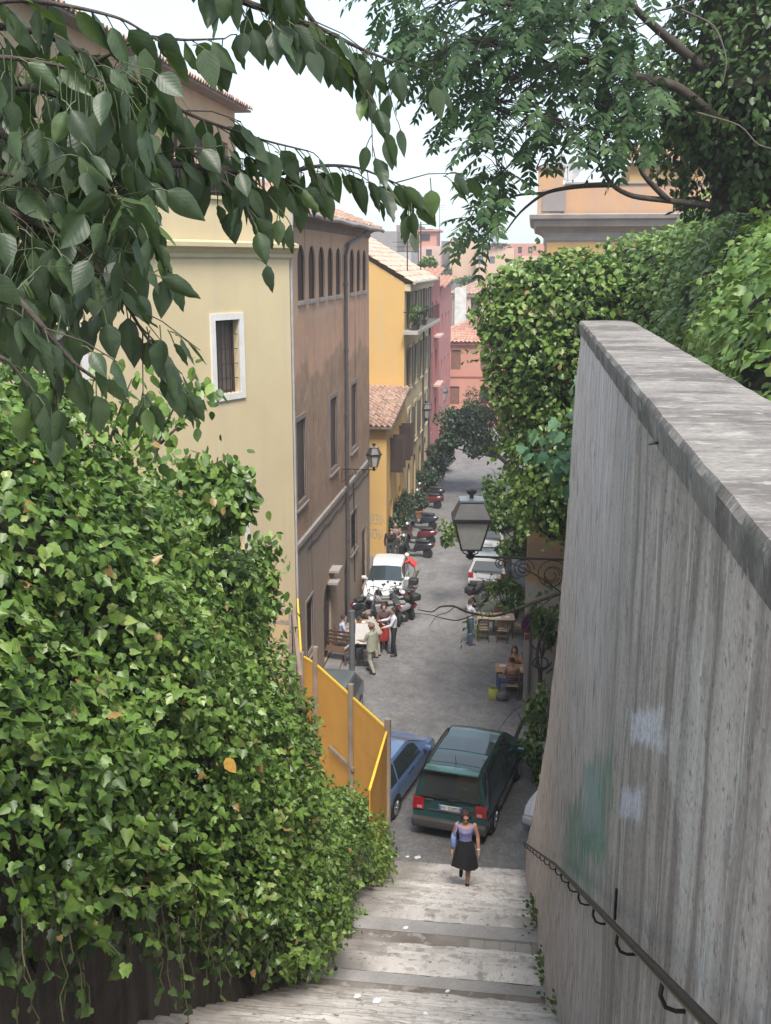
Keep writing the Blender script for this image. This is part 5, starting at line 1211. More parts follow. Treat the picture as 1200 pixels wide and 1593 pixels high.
# ================================================================== people
def V3(*a): return Vector(a)
BASE = dict(pelvis=(0, 0, .93), waist=(0, 0, 1.06), chest=(0, .0, 1.27), neck=(0, 0, 1.45), head=(0, .03, 1.60),
            shL=(-.185, 0, 1.39), elL=(-.235, -.03, 1.12), wrL=(-.245, .05, .88), shR=(.185, 0, 1.39), elR=(.235, -.03, 1.12), wrR=(.245, .05, .88),
            hiL=(-.09, 0, .90), knL=(-.10, .02, .49), anL=(-.10, -.03, .085), toL=(-.115, .14, .035), hiR=(.09, 0, .90), knR=(.10, .02, .49), anR=(.10, -.03, .085), toR=(.115, .14, .035))
skin = (0.42, 0.24, 0.17)
def person(label, loc, rz, pose=None, top='shirt', top_c=(.6, .6, .6), leg_c=(.05, .05, .06), shoe_c=(.03, .025, .02), hair_c=(.03, .022, .018), sleeves='long', trousers='long', scale=1.0,
           hair='short', fem=False, skin_c=None, group=None, extras=None, head_yaw=0.0, head_pitch=0.0, belly=0.0):
    J = {k: Vector(v) for k, v in BASE.items()}
    for k, v in (pose or {}).items(): J[k] = Vector(v)
    t = thing('person', label, 'person', loc, rz, group); t.scale = (scale,) * 3
    XF[t.name] = XF[t.name] @ Matrix.Scale(scale, 4)
    segs = []      # (label, p, q, r0, r1)
    mb = MB(True)
    def limb(lab, a, b, r0, r1, mid=None, flat=None):
        a = Vector(a); b = Vector(b); d = (b - a).normalized()
        pts = [a - d * r0 * .7, a - d * r0 * .4, a]; rr = [r0 * .5, r0 * .85, r0]
        if mid: pts.append(a.lerp(b, mid[0])); rr.append(mid[1])
        pts += [b, b + d * r1 * .4, b + d * r1 * .7]; rr += [r1, r1 * .85, r1 * .5]
        mb.tube(pts, rr, 12, True, flat); segs.append((lab, a, b, r0, r1))
    sl = 1.28 if sleeves != 'none' else 1.0; tr = 1.24 if trousers != 'skirt' else 1.0; sw = 0.92 if fem else 1.0
    up = (J['neck'] - J['pelvis']).normalized(); side = (J['shR'] - J['shL']).normalized(); fw = up.cross(side).normalized(); hside = (J['hiR'] - J['hiL']).normalized()
    if fw.dot(J['head'] - J['neck']) < -0.2: pass
    rings = []
    for p, sd, rx, ry, off in ((J['pelvis'] - up * .12, hside, .10, .09, 0), (J['pelvis'] - up * .05, hside, .158, .115, 0), (J['pelvis'] + up * .04, hside, .160 * (1.03 if fem else 1), .118 + belly * .3, belly * .3), (J['waist'], side, .132 * sw + belly * .3, .098 + belly, belly * .6),
                          (J['waist'].lerp(J['chest'], .5), side, .148 * sw + belly * .2, .108 + belly * .7, belly * .4), (J['chest'], side, .165 * sw, .122 + (.012 if fem else 0), .01), (J['chest'] + up * .09, side, .175 * sw, .108, 0), (J['neck'] - up * .055, side, .125 * sw, .075, 0), (J['neck'] - up * .01, side, .06, .055, 0)):
        f2 = up.cross(sd).normalized()
        if f2.dot(fw) < 0: f2 = -f2
        rings.append([p + sd * (rx * math.cos(2 * PI * i / 20)) + f2 * (ry * math.sin(2 * PI * i / 20) + off) for i in range(20)])
    mb.grid(rings, closed=True); mb.poly(rings[0][::-1]); mb.poly(rings[-1])
    segs += [('torso', J['waist'], J['neck'] - up * .10, .15, .15), ('hip', J['pelvis'] - up * .05, J['waist'] - up * .04, .16, .15)]
    hd = J['head']; hdir = (hd - J['neck']).normalized()
    limb('neck', J['neck'] - up * .05, hd - hdir * .06, .054, .05)
    HR = Matrix.Rotation(head_yaw, 3, 'Z') @ Matrix.Rotation(head_pitch, 3, 'X')
    mb.ell(hd + HR @ V3(0, -.012, .025), (.074, .092, .098), HR, 16, 12); mb.ell(hd + HR @ V3(0, .028, -.045), (.056, .060, .068), HR, 12, 10)
    mb.ell(hd + HR @ V3(0, .092, -.012), (.013, .018, .024), HR, 8, 6); mb.ell(hd + HR @ V3(0, .078, -.062), (.024, .012, .012), HR, 8, 6); mb.ell(hd + HR @ V3(0, .075, .018), (.05, .014, .012), HR, 8, 6)
    for s in (-1, 1): mb.ell(hd + HR @ V3(s * .076, -.01, -.01), (.012, .022, .032), HR, 8, 6)
    segs.append(('head', hd + V3(0, 0, -.05), hd + V3(0, 0, .05), .09, .09))
    for S, sg in (('L', -1), ('R', 1)):
        sh, el, wr = J['sh' + S], J['el' + S], J['wr' + S]
        fs = sl if sleeves in ('long', 'short') else 1.0
        limb('uparm', sh, sh.lerp(el, .6), .052 * fs * (.9 if fem else 1), .047 * fs * (.9 if fem else 1)); f2 = sl if sleeves == 'long' else 1.0
        limb('lowuparm', sh.lerp(el, .6), el, .044 * f2 * (.92 if fem else 1), .039 * f2); limb('forearm', el, wr, .040 * f2, .029 * f2, (.3, .041 * f2))
        hdv = (wr - el).normalized(); hs = hdv.cross(V3(0, 0, 1)) if abs(hdv.z) < .9 else V3(0, 1, 0); hs.normalize(); hn = hdv.cross(hs).normalized()
        pc = wr + hdv * .045
        limb('hand', wr - hdv * .01, wr + hdv * .085, .023, .028, None, (1.35, .65) if False else None)
        for k, (o, L) in enumerate(((-.030, .058), (-.010, .070), (.010, .066), (.028, .050))):
            b0 = wr + hdv * .085 + hs * o; b1 = b0 + hdv * L * .55 - hn * sg * .004; b2 = b1 + hdv * L * .42 - hn * sg * .016
            mb.tube([b0 - hdv * .03, b0, b1, b2], [.0105, .0100, .0095, .0075], 7); segs.append(('hand', b0, b2, .01, .008))
        th0 = wr + hdv * .03 - hs * .025; th1 = th0 + hdv * .045 - hs * .03; th2 = th1 + hdv * .03 - hs * .006
        mb.tube([th0, th1, th2], [.013, .012, .009], 7); segs.append(('hand', th0, th2, .012, .009))
        hi, kn, an, to = J['hi' + S], J['kn' + S], J['an' + S], J['to' + S]; ft = tr if trousers == 'long' else 1.0; fk = tr if trousers in ('long', 'short') else 1.0
        limb('thigh', hi, kn, .082 * fk * .95, .056 * fk); limb('shin', kn, an, .054 * ft, .037 * ft * 1.08, (.32, .056 * ft))
        fd = (to - an); fdh = V3(fd.x, fd.y, 0).normalized() if V3(fd.x, fd.y, 0).length > 1e-3 else V3(0, 1, 0)
        limb('foot', an - fdh * .035 - V3(0, 0, .035), an.lerp(to, .55) - V3(0, 0, .012), .040, .042); limb('foot', an.lerp(to, .55) - V3(0, 0, .01), to, .042, .034); segs.append(('foot', an, an - V3(0, 0, .05), .045, .045))
    # one continuous skin
    me = bpy.data.meshes.new('tmp'); me.from_pydata([tuple(p) for p in mb.v], [], mb.f); tmp = bpy.data.objects.new('tmp', me); COL.objects.link(tmp)
    rm = tmp.modifiers.new('r', 'REMESH'); rm.mode = 'VOXEL'; rm.voxel_size = 0.0125; rm.use_smooth_shade = True
    sm = tmp.modifiers.new('s', 'SMOOTH'); sm.factor = 0.35; sm.iterations = 2
    dg = bpy.context.evaluated_depsgraph_get(); ev = tmp.evaluated_get(dg); body = bpy.data.meshes.new_from_object(ev); bpy.data.objects.remove(tmp)
    body.name = 'person_body'
    n = len(body.polygons); cen = np.empty(n * 3, dtype=np.float32); body.polygons.foreach_get('center', cen); cen = cen.reshape(-1, 3)
    best = np.full(n, 1e9); lab = np.zeros(n, dtype=int); labs = []; tt = np.zeros(n)
    for i, (l, a, b, r0, r1) in enumerate(segs):
        a = np.array(a); b = np.array(b); d = b - a; q = np.clip(((cen - a) @ d) / max(d @ d, 1e-9), 0, 1); ds = np.linalg.norm(cen - (a + q[:, None] * d), axis=1) / (r0 + (r1 - r0) * q)
        k = ds < best; best[k] = ds[k]; lab[k] = i; tt[k] = q[k]; labs.append(l)
    skc = skin_c or skin
    pmats = [M('skin_%d' % int(skc[0] * 1000), skc, 0.55, tuple(c * .88 for c in skc), 6, bump=0.0, grain=.05), M('cloth_%d_%d_%d' % tuple(int(c * 999) for c in top_c), top_c, 0.9, tuple(c * .8 for c in top_c), 7, bump=.3, bscale=90), M('cloth_%d_%d_%d' % tuple(int(c * 999) for c in leg_c), leg_c, .9, tuple(c * .8 for c in leg_c), 7, bump=.3, bscale=90), flat('shoe_%d_%d' % (int(shoe_c[0] * 999), int(shoe_c[2] * 999)), shoe_c, .5)]
    ch_z = None
    slot = np.zeros(n, dtype=np.int32)
    for i, l in enumerate(labs):
        k = lab == i
        if l == 'torso': slot[k] = 1
        elif l == 'hip': slot[k] = 2 if trousers != 'skirt' else 2
        elif l == 'uparm': slot[k] = 1 if sleeves in ('long', 'short') else 0
        elif l in ('lowuparm', 'forearm'): slot[k] = 1 if sleeves == 'long' else 0
        elif l == 'thigh': slot[k] = 2
        elif l == 'shin': slot[k] = 2 if trousers == 'long' else 0
        elif l == 'foot': slot[k] = 3
    if sleeves == 'none':                  # vest: open neck and shoulders
        up_n = np.array(up); top_lim = np.array(J['chest']) @ up_n + .075
        k = (slot == 1) & (cen @ up_n > top_lim); off = np.abs((cen - np.array(J['neck'])) @ np.array(side)); strap = (off > .085) & (off < .125); slot[k & ~strap] = 0
    body.materials.clear(); o = link_mesh('body', body, pmats, t)
    body.polygons.foreach_set('material_index', slot); body.polygons.foreach_set('use_smooth', np.ones(n, dtype=bool)); body.update()
    hm = M('hair_%d' % int(hair_c[0] * 1000), hair_c, .7, tuple(c * 1.5 for c in hair_c), 30, bump=.6, bscale=120)
    if hair != 'none':
        h = MB(True); rows = []
        nv, nu = 12, 22; back = {'short': 1.75, 'long': 2.5, 'bob': 2.25, 'thin': 1.5}[hair]; vol = {'short': .012, 'long': .03, 'bob': .035, 'thin': .006}[hair]
        for i in range(nv + 1):
            r = []
            for j in range(nu):
                a = 2 * PI * j / nu; frontness = max(0, math.sin(a)); lim = back * (1 - frontness) + 0.80 * frontness
                th = lim * i / nv; w_ = vol * (1 + .5 * vnoise((math.cos(a) * 2, math.sin(a) * 2, th * 2 + label.__len__())))
                drop = max(0, th - 1.75) * (.09 if hair in ('long', 'bob') else 0)
                r.append(hd + HR @ V3((.074 + w_) * math.sin(min(th, 1.8)) * math.cos(a), -.012 + (.092 + w_) * math.sin(min(th, 1.8)) * math.sin(a), .025 + (.098 + w_) * math.cos(th if th < 1.8 else 1.8) - drop * 1.6 - (max(0, th - 1.8) * .05)))
            rows.append(r)
        h.grid(rows, closed=True); h.build('hair', hm, t, smooth=True)
    if extras: extras(t, J, HR, hd)
    return t
def skirt(t, J, col, length=.52, flare=.27, waist=.15):
    m_ = M('skirt_cloth', col, .9, tuple(c * .6 for c in col), 6, bump=.3, bscale=80); s = MB(True); rows = []
    kc = (J['knL'] + J['knR']) / 2
    for i in range(13):
        f = i / 12; c = J['waist'].lerp(V3((kc.x + J['pelvis'].x) / 2, (kc.y + J['pelvis'].y) / 2 , J['waist'].z - length), f); r = waist + (flare - waist) * (f ** .75)
        rows.append([c + V3((r + .018 * f * math.sin(9 * a + .6) + .02 * f * math.sin(3 * a)) * math.cos(a), (r * .78 + .018 * f * math.sin(8 * a)) * math.sin(a), -.035 * f * max(0, math.cos(a + .6)) + .03 * f * math.sin(2 * a)) for a in [2 * PI * k / 40 for k in range(40)]])
    s.grid(rows, closed=True); s.build('skirt', m_, t, smooth=True)
def sunglasses(t, J, HR, hd):
    s = MB(True)
    for e in (-1, 1): s.ell(hd + HR @ V3(e * .033, .086, .005), (.028, .008, .021), HR, 10, 6); s.bar(hd + HR @ V3(e * .06, .08, .01), hd + HR @ V3(e * .08, -.01, .01), .006)
    s.bar(hd + HR @ V3(-.02, .092, .01), hd + HR @ V3(.02, .092, .01), .006); s.build('sunglasses', flat('dark_lens', (.015, .012, .012), .15), t)
def cap_hat(col):
    def f(t, J, HR, hd):
        s = MB(True); s.lathe([(.112, .045), (.108, .085), (.085, .125), (.04, .148), (0, .152)], hd + V3(0, -.01, 0), 18); s.obox(hd + HR @ V3(0, .12, .052), (.15, .11, .012), HR, .004); s.build('hat', M('cap_cloth', col, .9), t, smooth=True, sharp=40)
    return f
# -- the woman coming up the steps
pw = on_stairs(723, 1378); zf = stair_z(pw.y)
toward = math.atan2(-pw.x, -pw.y)       # heading to the camera side
def w_ex(t, J, HR, hd):
    skirt(t, J, (.016, .015, .017), .56, .255, .142); sunglasses(t, J, HR, hd)
    s = MB(True); s.lathe([(.034, -.014), (.037, 0), (.034, .014)], J['wrL'].lerp(J['elL'], .10), 12, rot=(J['wrL'] - J['elL']).to_track_quat('Z', 'Y').to_matrix()); s.build('bracelet', flat('white_bead', (.7, .7, .68), .3), t)
wp = dict(chest=(0, .03, 1.27), neck=(0, .05, 1.44), head=(0, .10, 1.575), shL=(-.175, .04, 1.385), elL=(-.245, .02, 1.12), wrL=(-.265, .11, .86), shR=(.175, .04, 1.385), elR=(.24, -.02, 1.12), wrR=(.26, .09, .87),
          knL=(-.07, .12, .50), anL=(-.055, .04, .085), toL=(-.06, .20, .03), knR=(.085, .08, .52), anR=(.075, -.22, .26), toR=(.08, -.10, .14), waist=(0, .01, 1.05))
wman = person('woman in a lilac vest top and black skirt climbing the steps', (pw.x, pw.y, zf), PI + 0.05, wp, top_c=(.27, .28, .56), leg_c=(.016, .015, .017), sleeves='none', trousers='skirt', fem=True, hair='bob', hair_c=(.035, .016, .015), scale=.985, extras=w_ex, head_pitch=-.12, skin_c=(.44, .235, .155), shoe_c=(.015, .012, .012))
b = MB(); R = XF[wman.name]; c = R @ V3(.235, .02, 1.03)
b.obox(c, (.10, .26, .24), Matrix.Rotation(PI, 3, 'Z'), .035); bag = b.build('bag_body', M('blue_bag_cloth', (.20, .27, .55), .8), None, smooth=True, sharp=50)
bag.name = 'shoulder_bag'; tag(bag, 'pale blue shoulder bag hanging at the side of the woman on the steps', 'bag')
b = MB(); sh = R @ V3(.15, .045, 1.44); b.tube([c + V3(0, -.1, .1), R @ V3(.20, .14, 1.25), sh + V3(0, 0, .01), R @ V3(.19, -.07, 1.25), c + V3(0, .1, .1)], .012, 6); b.build('strap', MATS['blue_bag_cloth'], bag)
# -- men standing in the lane by the cafe tables
g0 = atz(613, 1019)
person('waiter in a white shirt and black trousers with an outstretched arm', g0, math.radians(100), dict(shR=(.185, .0, 1.39), elR=(.22, .20, 1.22), wrR=(.18, .42, 1.20), shL=(-.185, 0, 1.39), elL=(-.25, .12, 1.16), wrL=(-.20, .34, 1.08), anL=(-.15, -.05, .085), toL=(-.17, .12, .035), anR=(.13, .05, .085), toR=(.15, .22, .035)), top_c=(.60, .61, .66), leg_c=(.022, .022, .026), sleeves='long', hair_c=(.03, .025, .02))
g1 = atz(579, 1047)
def beige_ex(t, J, HR, hd):
    s = MB(True); rows = []
    for f in (0, .25, .5, .75, 1):
        zz = 1.40 - f * .58; r = .19 + .03 * f; rows.append([(r * math.cos(a), (.14 + .03 * f) * math.sin(a), zz + .02 * math.sin(3 * a)) for a in [2 * PI * k / 24 for k in range(24)]])
    s.grid(rows, closed=True); s.build('jacket', M('khaki_jacket', (.33, .33, .25), .9, (.27, .28, .21), 6), t, smooth=True)
    s = MB(True); s.lathe([(.115, .03), (.118, .06), (.10, .11), (.06, .138), (0, .145)], hd + V3(0, -.012, 0), 18); s.build('hat', M('brown_cap', (.24, .13, .09), .9), t, smooth=True)
person('man in a long khaki jacket and pale trousers beside the menu board', g1, math.radians(60), dict(anL=(-.10, -.16, .10), toL=(-.11, .0, .035), anR=(.10, .14, .085), toR=(.11, .31, .035), knR=(.10, .12, .5), shL=(-.185, .02, 1.39), elL=(-.24, .12, 1.16), wrL=(-.2, .36, 1.12)), top_c=(.33, .33, .25), leg_c=(.38, .35, .29), hair_c=(.3, .29, .27), hair='short', extras=beige_ex)
g2 = atz(587, 1022)
person('man in a pale shirt and brown cap leaning over the table by the menu board', g2, math.radians(75), dict(pelvis=(0, -.05, .92), waist=(0, .02, 1.05), chest=(0, .16, 1.22), neck=(0, .28, 1.36), head=(0, .36, 1.49), shL=(-.185, .24, 1.32), elL=(-.22, .42, 1.12), wrL=(-.18, .58, .98), shR=(.185, .24, 1.32), elR=(.22, .42, 1.12), wrR=(.18, .58, .98)), top_c=(.42, .40, .36), leg_c=(.42, .36, .28), sleeves='long', hair_c=(.12, .08, .06), extras=cap_hat((.24, .19, .16)))
g3 = atz(597, 1012)
def red_ex(t, J, HR, hd):
    s = MB(True); s.grid([[(-.17 + .34 * k / 8, .135 + .02 * f + .02 * math.cos(k * 1.3), 1.02 - .62 * f) for k in range(9)] for f in (0, .3, .6, 1)]); s.build('apron', M('red_apron', (.38, .035, .03), .9), t, smooth=True)
person('person in a long red apron between the waiter and the capped man', g3, math.radians(200), dict(elR=(.24, .10, 1.15), wrR=(.12, .30, 1.10)), top_c=(.10, .05, .05), leg_c=(.05, .03, .03), hair_c=(.05, .03, .02), hair='bob', fem=True, extras=red_ex)
SIT = dict(pelvis=(0, 0, .50), waist=(0, -.02, .63), chest=(0, .0, .84), neck=(0, .03, 1.02), head=(0, .07, 1.165), shL=(-.185, .02, .96), elL=(-.24, .10, .72), wrL=(-.16, .34, .76), shR=(.185, .02, .96), elR=(.24, .10, .72), wrR=(.16, .34, .76),
           hiL=(-.09, .03, .50), knL=(-.13, .44, .50), anL=(-.13, .42, .085), toL=(-.14, .58, .035), hiR=(.09, .03, .50), knR=(.13, .44, .50), anR=(.13, .42, .085), toR=(.14, .58, .035))
s1 = atz(532, 1012)
person('man in a white and navy shirt sitting against the brown wall', s1 + V3(0, 0.1, 0), math.radians(-75), SIT, top_c=(.40, .44, .55), leg_c=(.35, .37, .44), hair_c=(.03, .025, .02), sleeves='short')
s2 = atz(563, 1030)
person('seated person in a red top at the table behind the menu board', s2 + V3(0, 0.2, 0), math.radians(150), SIT, top_c=(.40, .05, .06), leg_c=(.03, .03, .035), hair_c=(.05, .03, .02), sleeves='short', fem=True, hair='long')
s2b = atz(553, 1022)
person('seated person in dark clothes by the wall, half hidden behind the grey pole', s2b + V3(0, 0.5, 0), math.radians(-80), SIT, top_c=(.06, .05, .05), leg_c=(.04, .04, .05), hair_c=(.03, .02, .02), sleeves='short', hair='short')
# -- at the white car
g4 = atz(645, 917)
person('white haired man in a red shirt leaning on the white car', g4, math.radians(80), dict(pelvis=(0, -.12, .90), waist=(0, -.04, 1.02), chest=(0, .12, 1.18), neck=(0, .26, 1.31), head=(0, .35, 1.42), shL=(-.185, .2, 1.27), elL=(-.22, .40, 1.14), wrL=(-.12, .58, 1.18), shR=(.185, .2, 1.27), elR=(.22, .40, 1.14), wrR=(.12, .58, 1.18), hiL=(-.09, -.12, .88), hiR=(.09, -.12, .88)), top_c=(.56, .065, .055), leg_c=(.23, .22, .19), sleeves='short', trousers='short', hair='short', hair_c=(.55, .54, .52), shoe_c=(.08, .05, .04))
g5 = atz(614, 872)
person('person in a brownish top and dark trousers standing behind the white car', g5 + V3(0, .3, 0), math.radians(-170), dict(elL=(-.26, .06, 1.14), wrL=(-.15, .26, 1.12)), top_c=(.26, .17, .15), leg_c=(.08, .065, .065), hair_c=(.04, .03, .03), sleeves='short')
g6 = atz(605, 890)
person('person in black bending at the far side of the white car roof', g6 + V3(-.1, 1.3, 0), math.radians(-160), dict(chest=(0, .1, 1.24), neck=(0, .18, 1.39), head=(0, .24, 1.52)), top_c=(.03, .03, .033), leg_c=(.05, .05, .06), hair_c=(.03, .02, .02))
# -- right side of the lane
g7 = atz(731, 1003)
person('man in a white T-shirt and jeans standing by the cafe table', g7, math.radians(-60), dict(elR=(.22, .12, 1.16), wrR=(.12, .32, 1.14), elL=(-.23, .08, 1.13), wrL=(-.2, .26, 1.0)), top_c=(.62, .63, .68), leg_c=(.085, .115, .20), hair_c=(.045, .03, .022), sleeves='short', shoe_c=(.12, .10, .09))
# ================================================================== tables, chairs, bags
m_ch = M('chair_wood', (.13, .075, .05), .6, (.10, .06, .04), 5); m_seat = M('straw_seat', (.42, .32, .19), .85, (.34, .25, .15), 20); m_top = M('pale_table', (.46, .36, .26), .6, (.38, .29, .21), 3); m_top2 = M('honey_table', (.50, .30, .15), .55, (.44, .25, .12), 2)
def table(label, loc, rz, L, Wd, mat, group):
    t = thing('table', label, 'table', loc, rz, group); b = MB(True); b.obox((0, 0, .735), (L, Wd, .035), None, .008); b.build('tabletop', mat, t)
    b = MB(True); b.obox((0, 0, .685), (L - .12, Wd - .12, .07)); b.build('apron', m_ch, t)
    for sx in (-1, 1):
        for sy in (-1, 1): b = MB(True); b.tube([(sx * (L / 2 - .07), sy * (Wd / 2 - .07), .70), (sx * (L / 2 - .06), sy * (Wd / 2 - .06), 0)], [.028, .02], 8); b.build('leg', m_ch, t)
    return t
def chair_proto(label, loc, rz, group):
    t = thing('chair', label, 'chair', loc, rz, group)
    b = MB(True); b.obox((0, 0, .455), (.42, .41, .035), None, .012); b.build('seat', m_seat, t)
    for sx in (-1, 1):
        b = MB(True); b.tube([(sx * .18, .18, .45), (sx * .185, .185, 0)], [.02, .016], 8); b.build('leg', m_ch, t)
        b = MB(True); b.tube([(sx * .185, -.22, 0), (sx * .18, -.18, .45), (sx * .175, -.24, .88)], [.017, .02, .017], 8); b.build('leg', m_ch, t)
    b = MB(True)
    for zz in (.62, .74, .85): b.bar((-.17, -.205 - (zz - .45) * .09, zz), (.17, -.205 - (zz - .45) * .09, zz), .018, .06)
    b.build('backrest', m_ch, t)
    b = MB(True); b.bar((-.18, .18, .22), (.18, .18, .22), .02); b.bar((-.18, -.2, .2), (.18, -.2, .2), .02); b.bar((-.182, .18, .16), (-.182, -.2, .16), .02); b.bar((.182, .18, .16), (.182, -.2, .16), .02); b.build('stretcher', m_ch, t)
    return t
gt = 'cafe tables in the lane'; gc = 'cafe chairs in the lane'
T1 = atz(770, 997) + V3(0, .55, 0); table('pale table with set places near the man in jeans', T1, math.radians(4), 1.35, .75, m_top, gt)
T2 = atz(794, 1082) + V3(-.02, .45, 0); table('honey coloured table where the couple sits by the garden wall', T2, math.radians(2), .95, .72, m_top2, gt)
T3 = atz(580, 1000) + V3(-.15, 0, 0); table('orange topped table by the brown wall near the menu board', T3, math.radians(8), 1.2, .7, M('orange_table', (.52, .27, .10), .6, (.45, .23, .09), 2), gt)
c0 = chair_proto('straw seated chair tucked under the pale table, nearest the man in jeans', T1 + V3(-.42, -.52, 0), 0.1, gc)
for lab, p, rz in (('straw seated chair on the near side of the pale table, towards the garden wall', T1 + V3(.28, -.55, 0), -.05), ('chair at the end of the pale table against the garden wall', T1 + V3(.80, .05, 0), PI / 2), ('chair on the far side of the pale table', T1 + V3(.1, .62, 0), PI),
                   ('chair holding the man with his back to the steps at the honey table', T2 + V3(.08, -.62, 0), .05), ('chair under the woman in the orange top at the honey table', T2 + V3(.12, .60, 0), PI - .2),
                   ('chair under the man in the white and navy shirt by the brown wall', s1 + V3(0, .1, 0), math.radians(-75)), ('chair under the person in red behind the menu board', s2 + V3(0, .2, 0), math.radians(150)), ('chair under the dark clothed person by the brown wall', s2b + V3(0, .5, 0), math.radians(-80))):
    copy_thing(c0, p, rz, lab)
person('woman in an orange top sitting across the honey table with a hand to her mouth', T2 + V3(.12, .56, 0), PI - .15, dict(SIT, elL=(-.24, .14, .80), wrL=(-.08, .22, .98)), top_c=(.55, .30, .12), leg_c=(.3, .28, .3), hair_c=(.10, .05, .03), sleeves='none', fem=True, hair='long', skin_c=(.50, .27, .19))
person('bare armed man in jeans seated with his back to the steps at the honey table', T2 + V3(.06, -.56, 0), .25, dict(SIT, knL=(-.34, .30, .47), anL=(-.44, .02, .10), toL=(-.5, .14, .035), hiL=(-.1, .03, .5)), top_c=(.45, .24, .17), leg_c=(.06, .09, .20), hair_c=(.035, .022, .018), sleeves='none', hair='short', skin_c=(.46, .25, .175))
yb_ = atz(768, 1086); b = MB(); b.grid([[yb_ + V3(.17 * k * math.cos(a), .11 * k * math.sin(a), zz) for a in [2 * PI * i / 14 for i in range(14)]] for zz, k in ((0, .9), (.1, 1.08), (.25, 1.0), (.33, .75))], closed=True); b.poly([yb_ + V3(.15 * math.cos(a), .1 * math.sin(a), .004) for a in [2 * PI * i / 10 for i in range(10)]])
o = b.build('shopping_bag', M('lime_bag', (.55, .56, .10), .6, (.45, .48, .12), 6), smooth=True); tag(o, 'lime yellow bag standing on the road beside the seated man', 'bag')
b = MB()
for s in (-1, 1): b.tube([yb_ + V3(-.09, s * .05, .31), yb_ + V3(-.05, s * .05, .42), yb_ + V3(.05, s * .05, .42), yb_ + V3(.09, s * .05, .31)], .009, 5)
b.build('handle', MATS['lime_bag'], o)
yb_ = atz(781, 1090); b = MB(); b.ell(yb_ + V3(0, 0, .14), (.19, .13, .15)); b.ell(yb_ + V3(.05, .02, .24), (.1, .08, .08)); o = b.build('rucksack', M('grey_rucksack', (.13, .14, .15), .85, (.2, .2, .2), 8), smooth=True); tag(o, 'slumped grey rucksack on the road beside the lime yellow bag', 'bag')
def tabletop_items(T, items):
    for k, (nm, dx, dy, lab, grp) in enumerate(items):
        p = T + V3(dx, dy, .7535); b = MB()
        if nm == 'plate': b.lathe([(0, 0), (.07, .004), (.12, .018), (.12, .022), (.07, .012), (0, .008)], p, 16); m_ = flat('white_china', (.72, .71, .68), .3)
        elif nm == 'bottle': b.lathe([(.036, 0), (.038, .01), (.038, .17), (.014, .23), (.014, .30), (0, .30)], p, 12); m_ = glass('green_bottle', (.03, .07, .035))
        elif nm == 'glass': b.lathe([(.03, 0), (.036, .11), (.034, .11), (.028, .01), (0, .01)], p, 12); m_ = glass('drinking_glass', (.30, .32, .33))
        else: b.obox(p + V3(0, 0, .004), (.30, .21, .006), Matrix.Rotation(dx, 3, 'Z')); m_ = M('paper_mat', (.66, .62, .54), .8)
        tag(b.build(nm, m_, smooth=nm != 'placemat'), lab, nm, grp)
tabletop_items(T1, (('placemat', -.40, -.12, 'pale placemat on the pale table, closest to the man in jeans', 'placemats'), ('placemat', .02, -.14, 'pale placemat in the middle of the pale table', 'placemats'), ('plate', .42, -.1, 'white plate at the wall end of the pale table', 'plates'), ('bottle', .30, .12, 'green bottle on the pale table', None), ('glass', .18, .1, 'drinking glass beside the green bottle', None)))
tabletop_items(T2, (('plate', -.25, .1, 'white plate on the honey table by the woman', 'plates'), ('placemat', .22, -.05, 'pale placemat on the honey table', 'placemats')))
tabletop_items(T3, (('plate', -.2, 0, 'white plate on the orange topped table', 'plates'),))
# menu board
pm = atz(565, 1033); mb_ = thing('menu_board', 'white menu board on a stand by the grey pole', 'sign', pm, math.radians(6)); b = MB(True); b.obox((0, 0, 1.08), (.52, .03, .70), Matrix.Rotation(-.1, 3, 'X')); bo = b.build('board', m_white, mb_)
b = MB(True); b.tube([(-.26, 0, .72), (-.26, 0, 1.46)], .015, 6); b.tube([(.26, 0, .72), (.26, 0, 1.46)], .015, 6); b.bar((-.26, 0, .72), (.26, 0, .72), .03); b.bar((0, .02, .0), (0, .02, .75), .04); b.obox((0, 0, .015), (.45, .4, .03)); b.build('stand', m_blackp, mb_)
# slatted bench with a white tag and a pale plank
pb = atz(522, 1034); bn = thing('bench', 'dark slatted bench with a white tag against the brown wall', 'bench', pb + V3(-.15, 0.3, 0), math.radians(165)); b = MB(True)
for k in range(4): b.obox((0, -.25 + k * .13, .44), (1.3, .10, .03))
b.build('seat', m_ch, bn); b = MB(True)
for k in range(4): b.obox((0, -.36 - k * .03, .56 + k * .12), (1.3, .025, .09), Matrix.Rotation(-.2, 3, 'X'))
b.build('backrest', m_ch, bn)
for sx in (-1, 1):
    b = MB(True); b.bar((sx * .58, .2, 0), (sx * .58, .2, .44), .05); b.build('leg', m_ch, bn); b = MB(True); b.bar((sx * .58, -.28, 0), (sx * .58, -.46, .95), .05); b.build('leg', m_ch, bn); b = MB(True); b.bar((sx * .58, .24, .62), (sx * .58, -.36, .62), .05); b.build('armrest', M('grey_rail', (.40, .38, .35), .8), bn)
b = MB(True); b.obox((-.25, -.475, .72), (.22, .01, .16), Matrix.Rotation(-.2, 3, 'X')); b.build('label', m_white, bn)
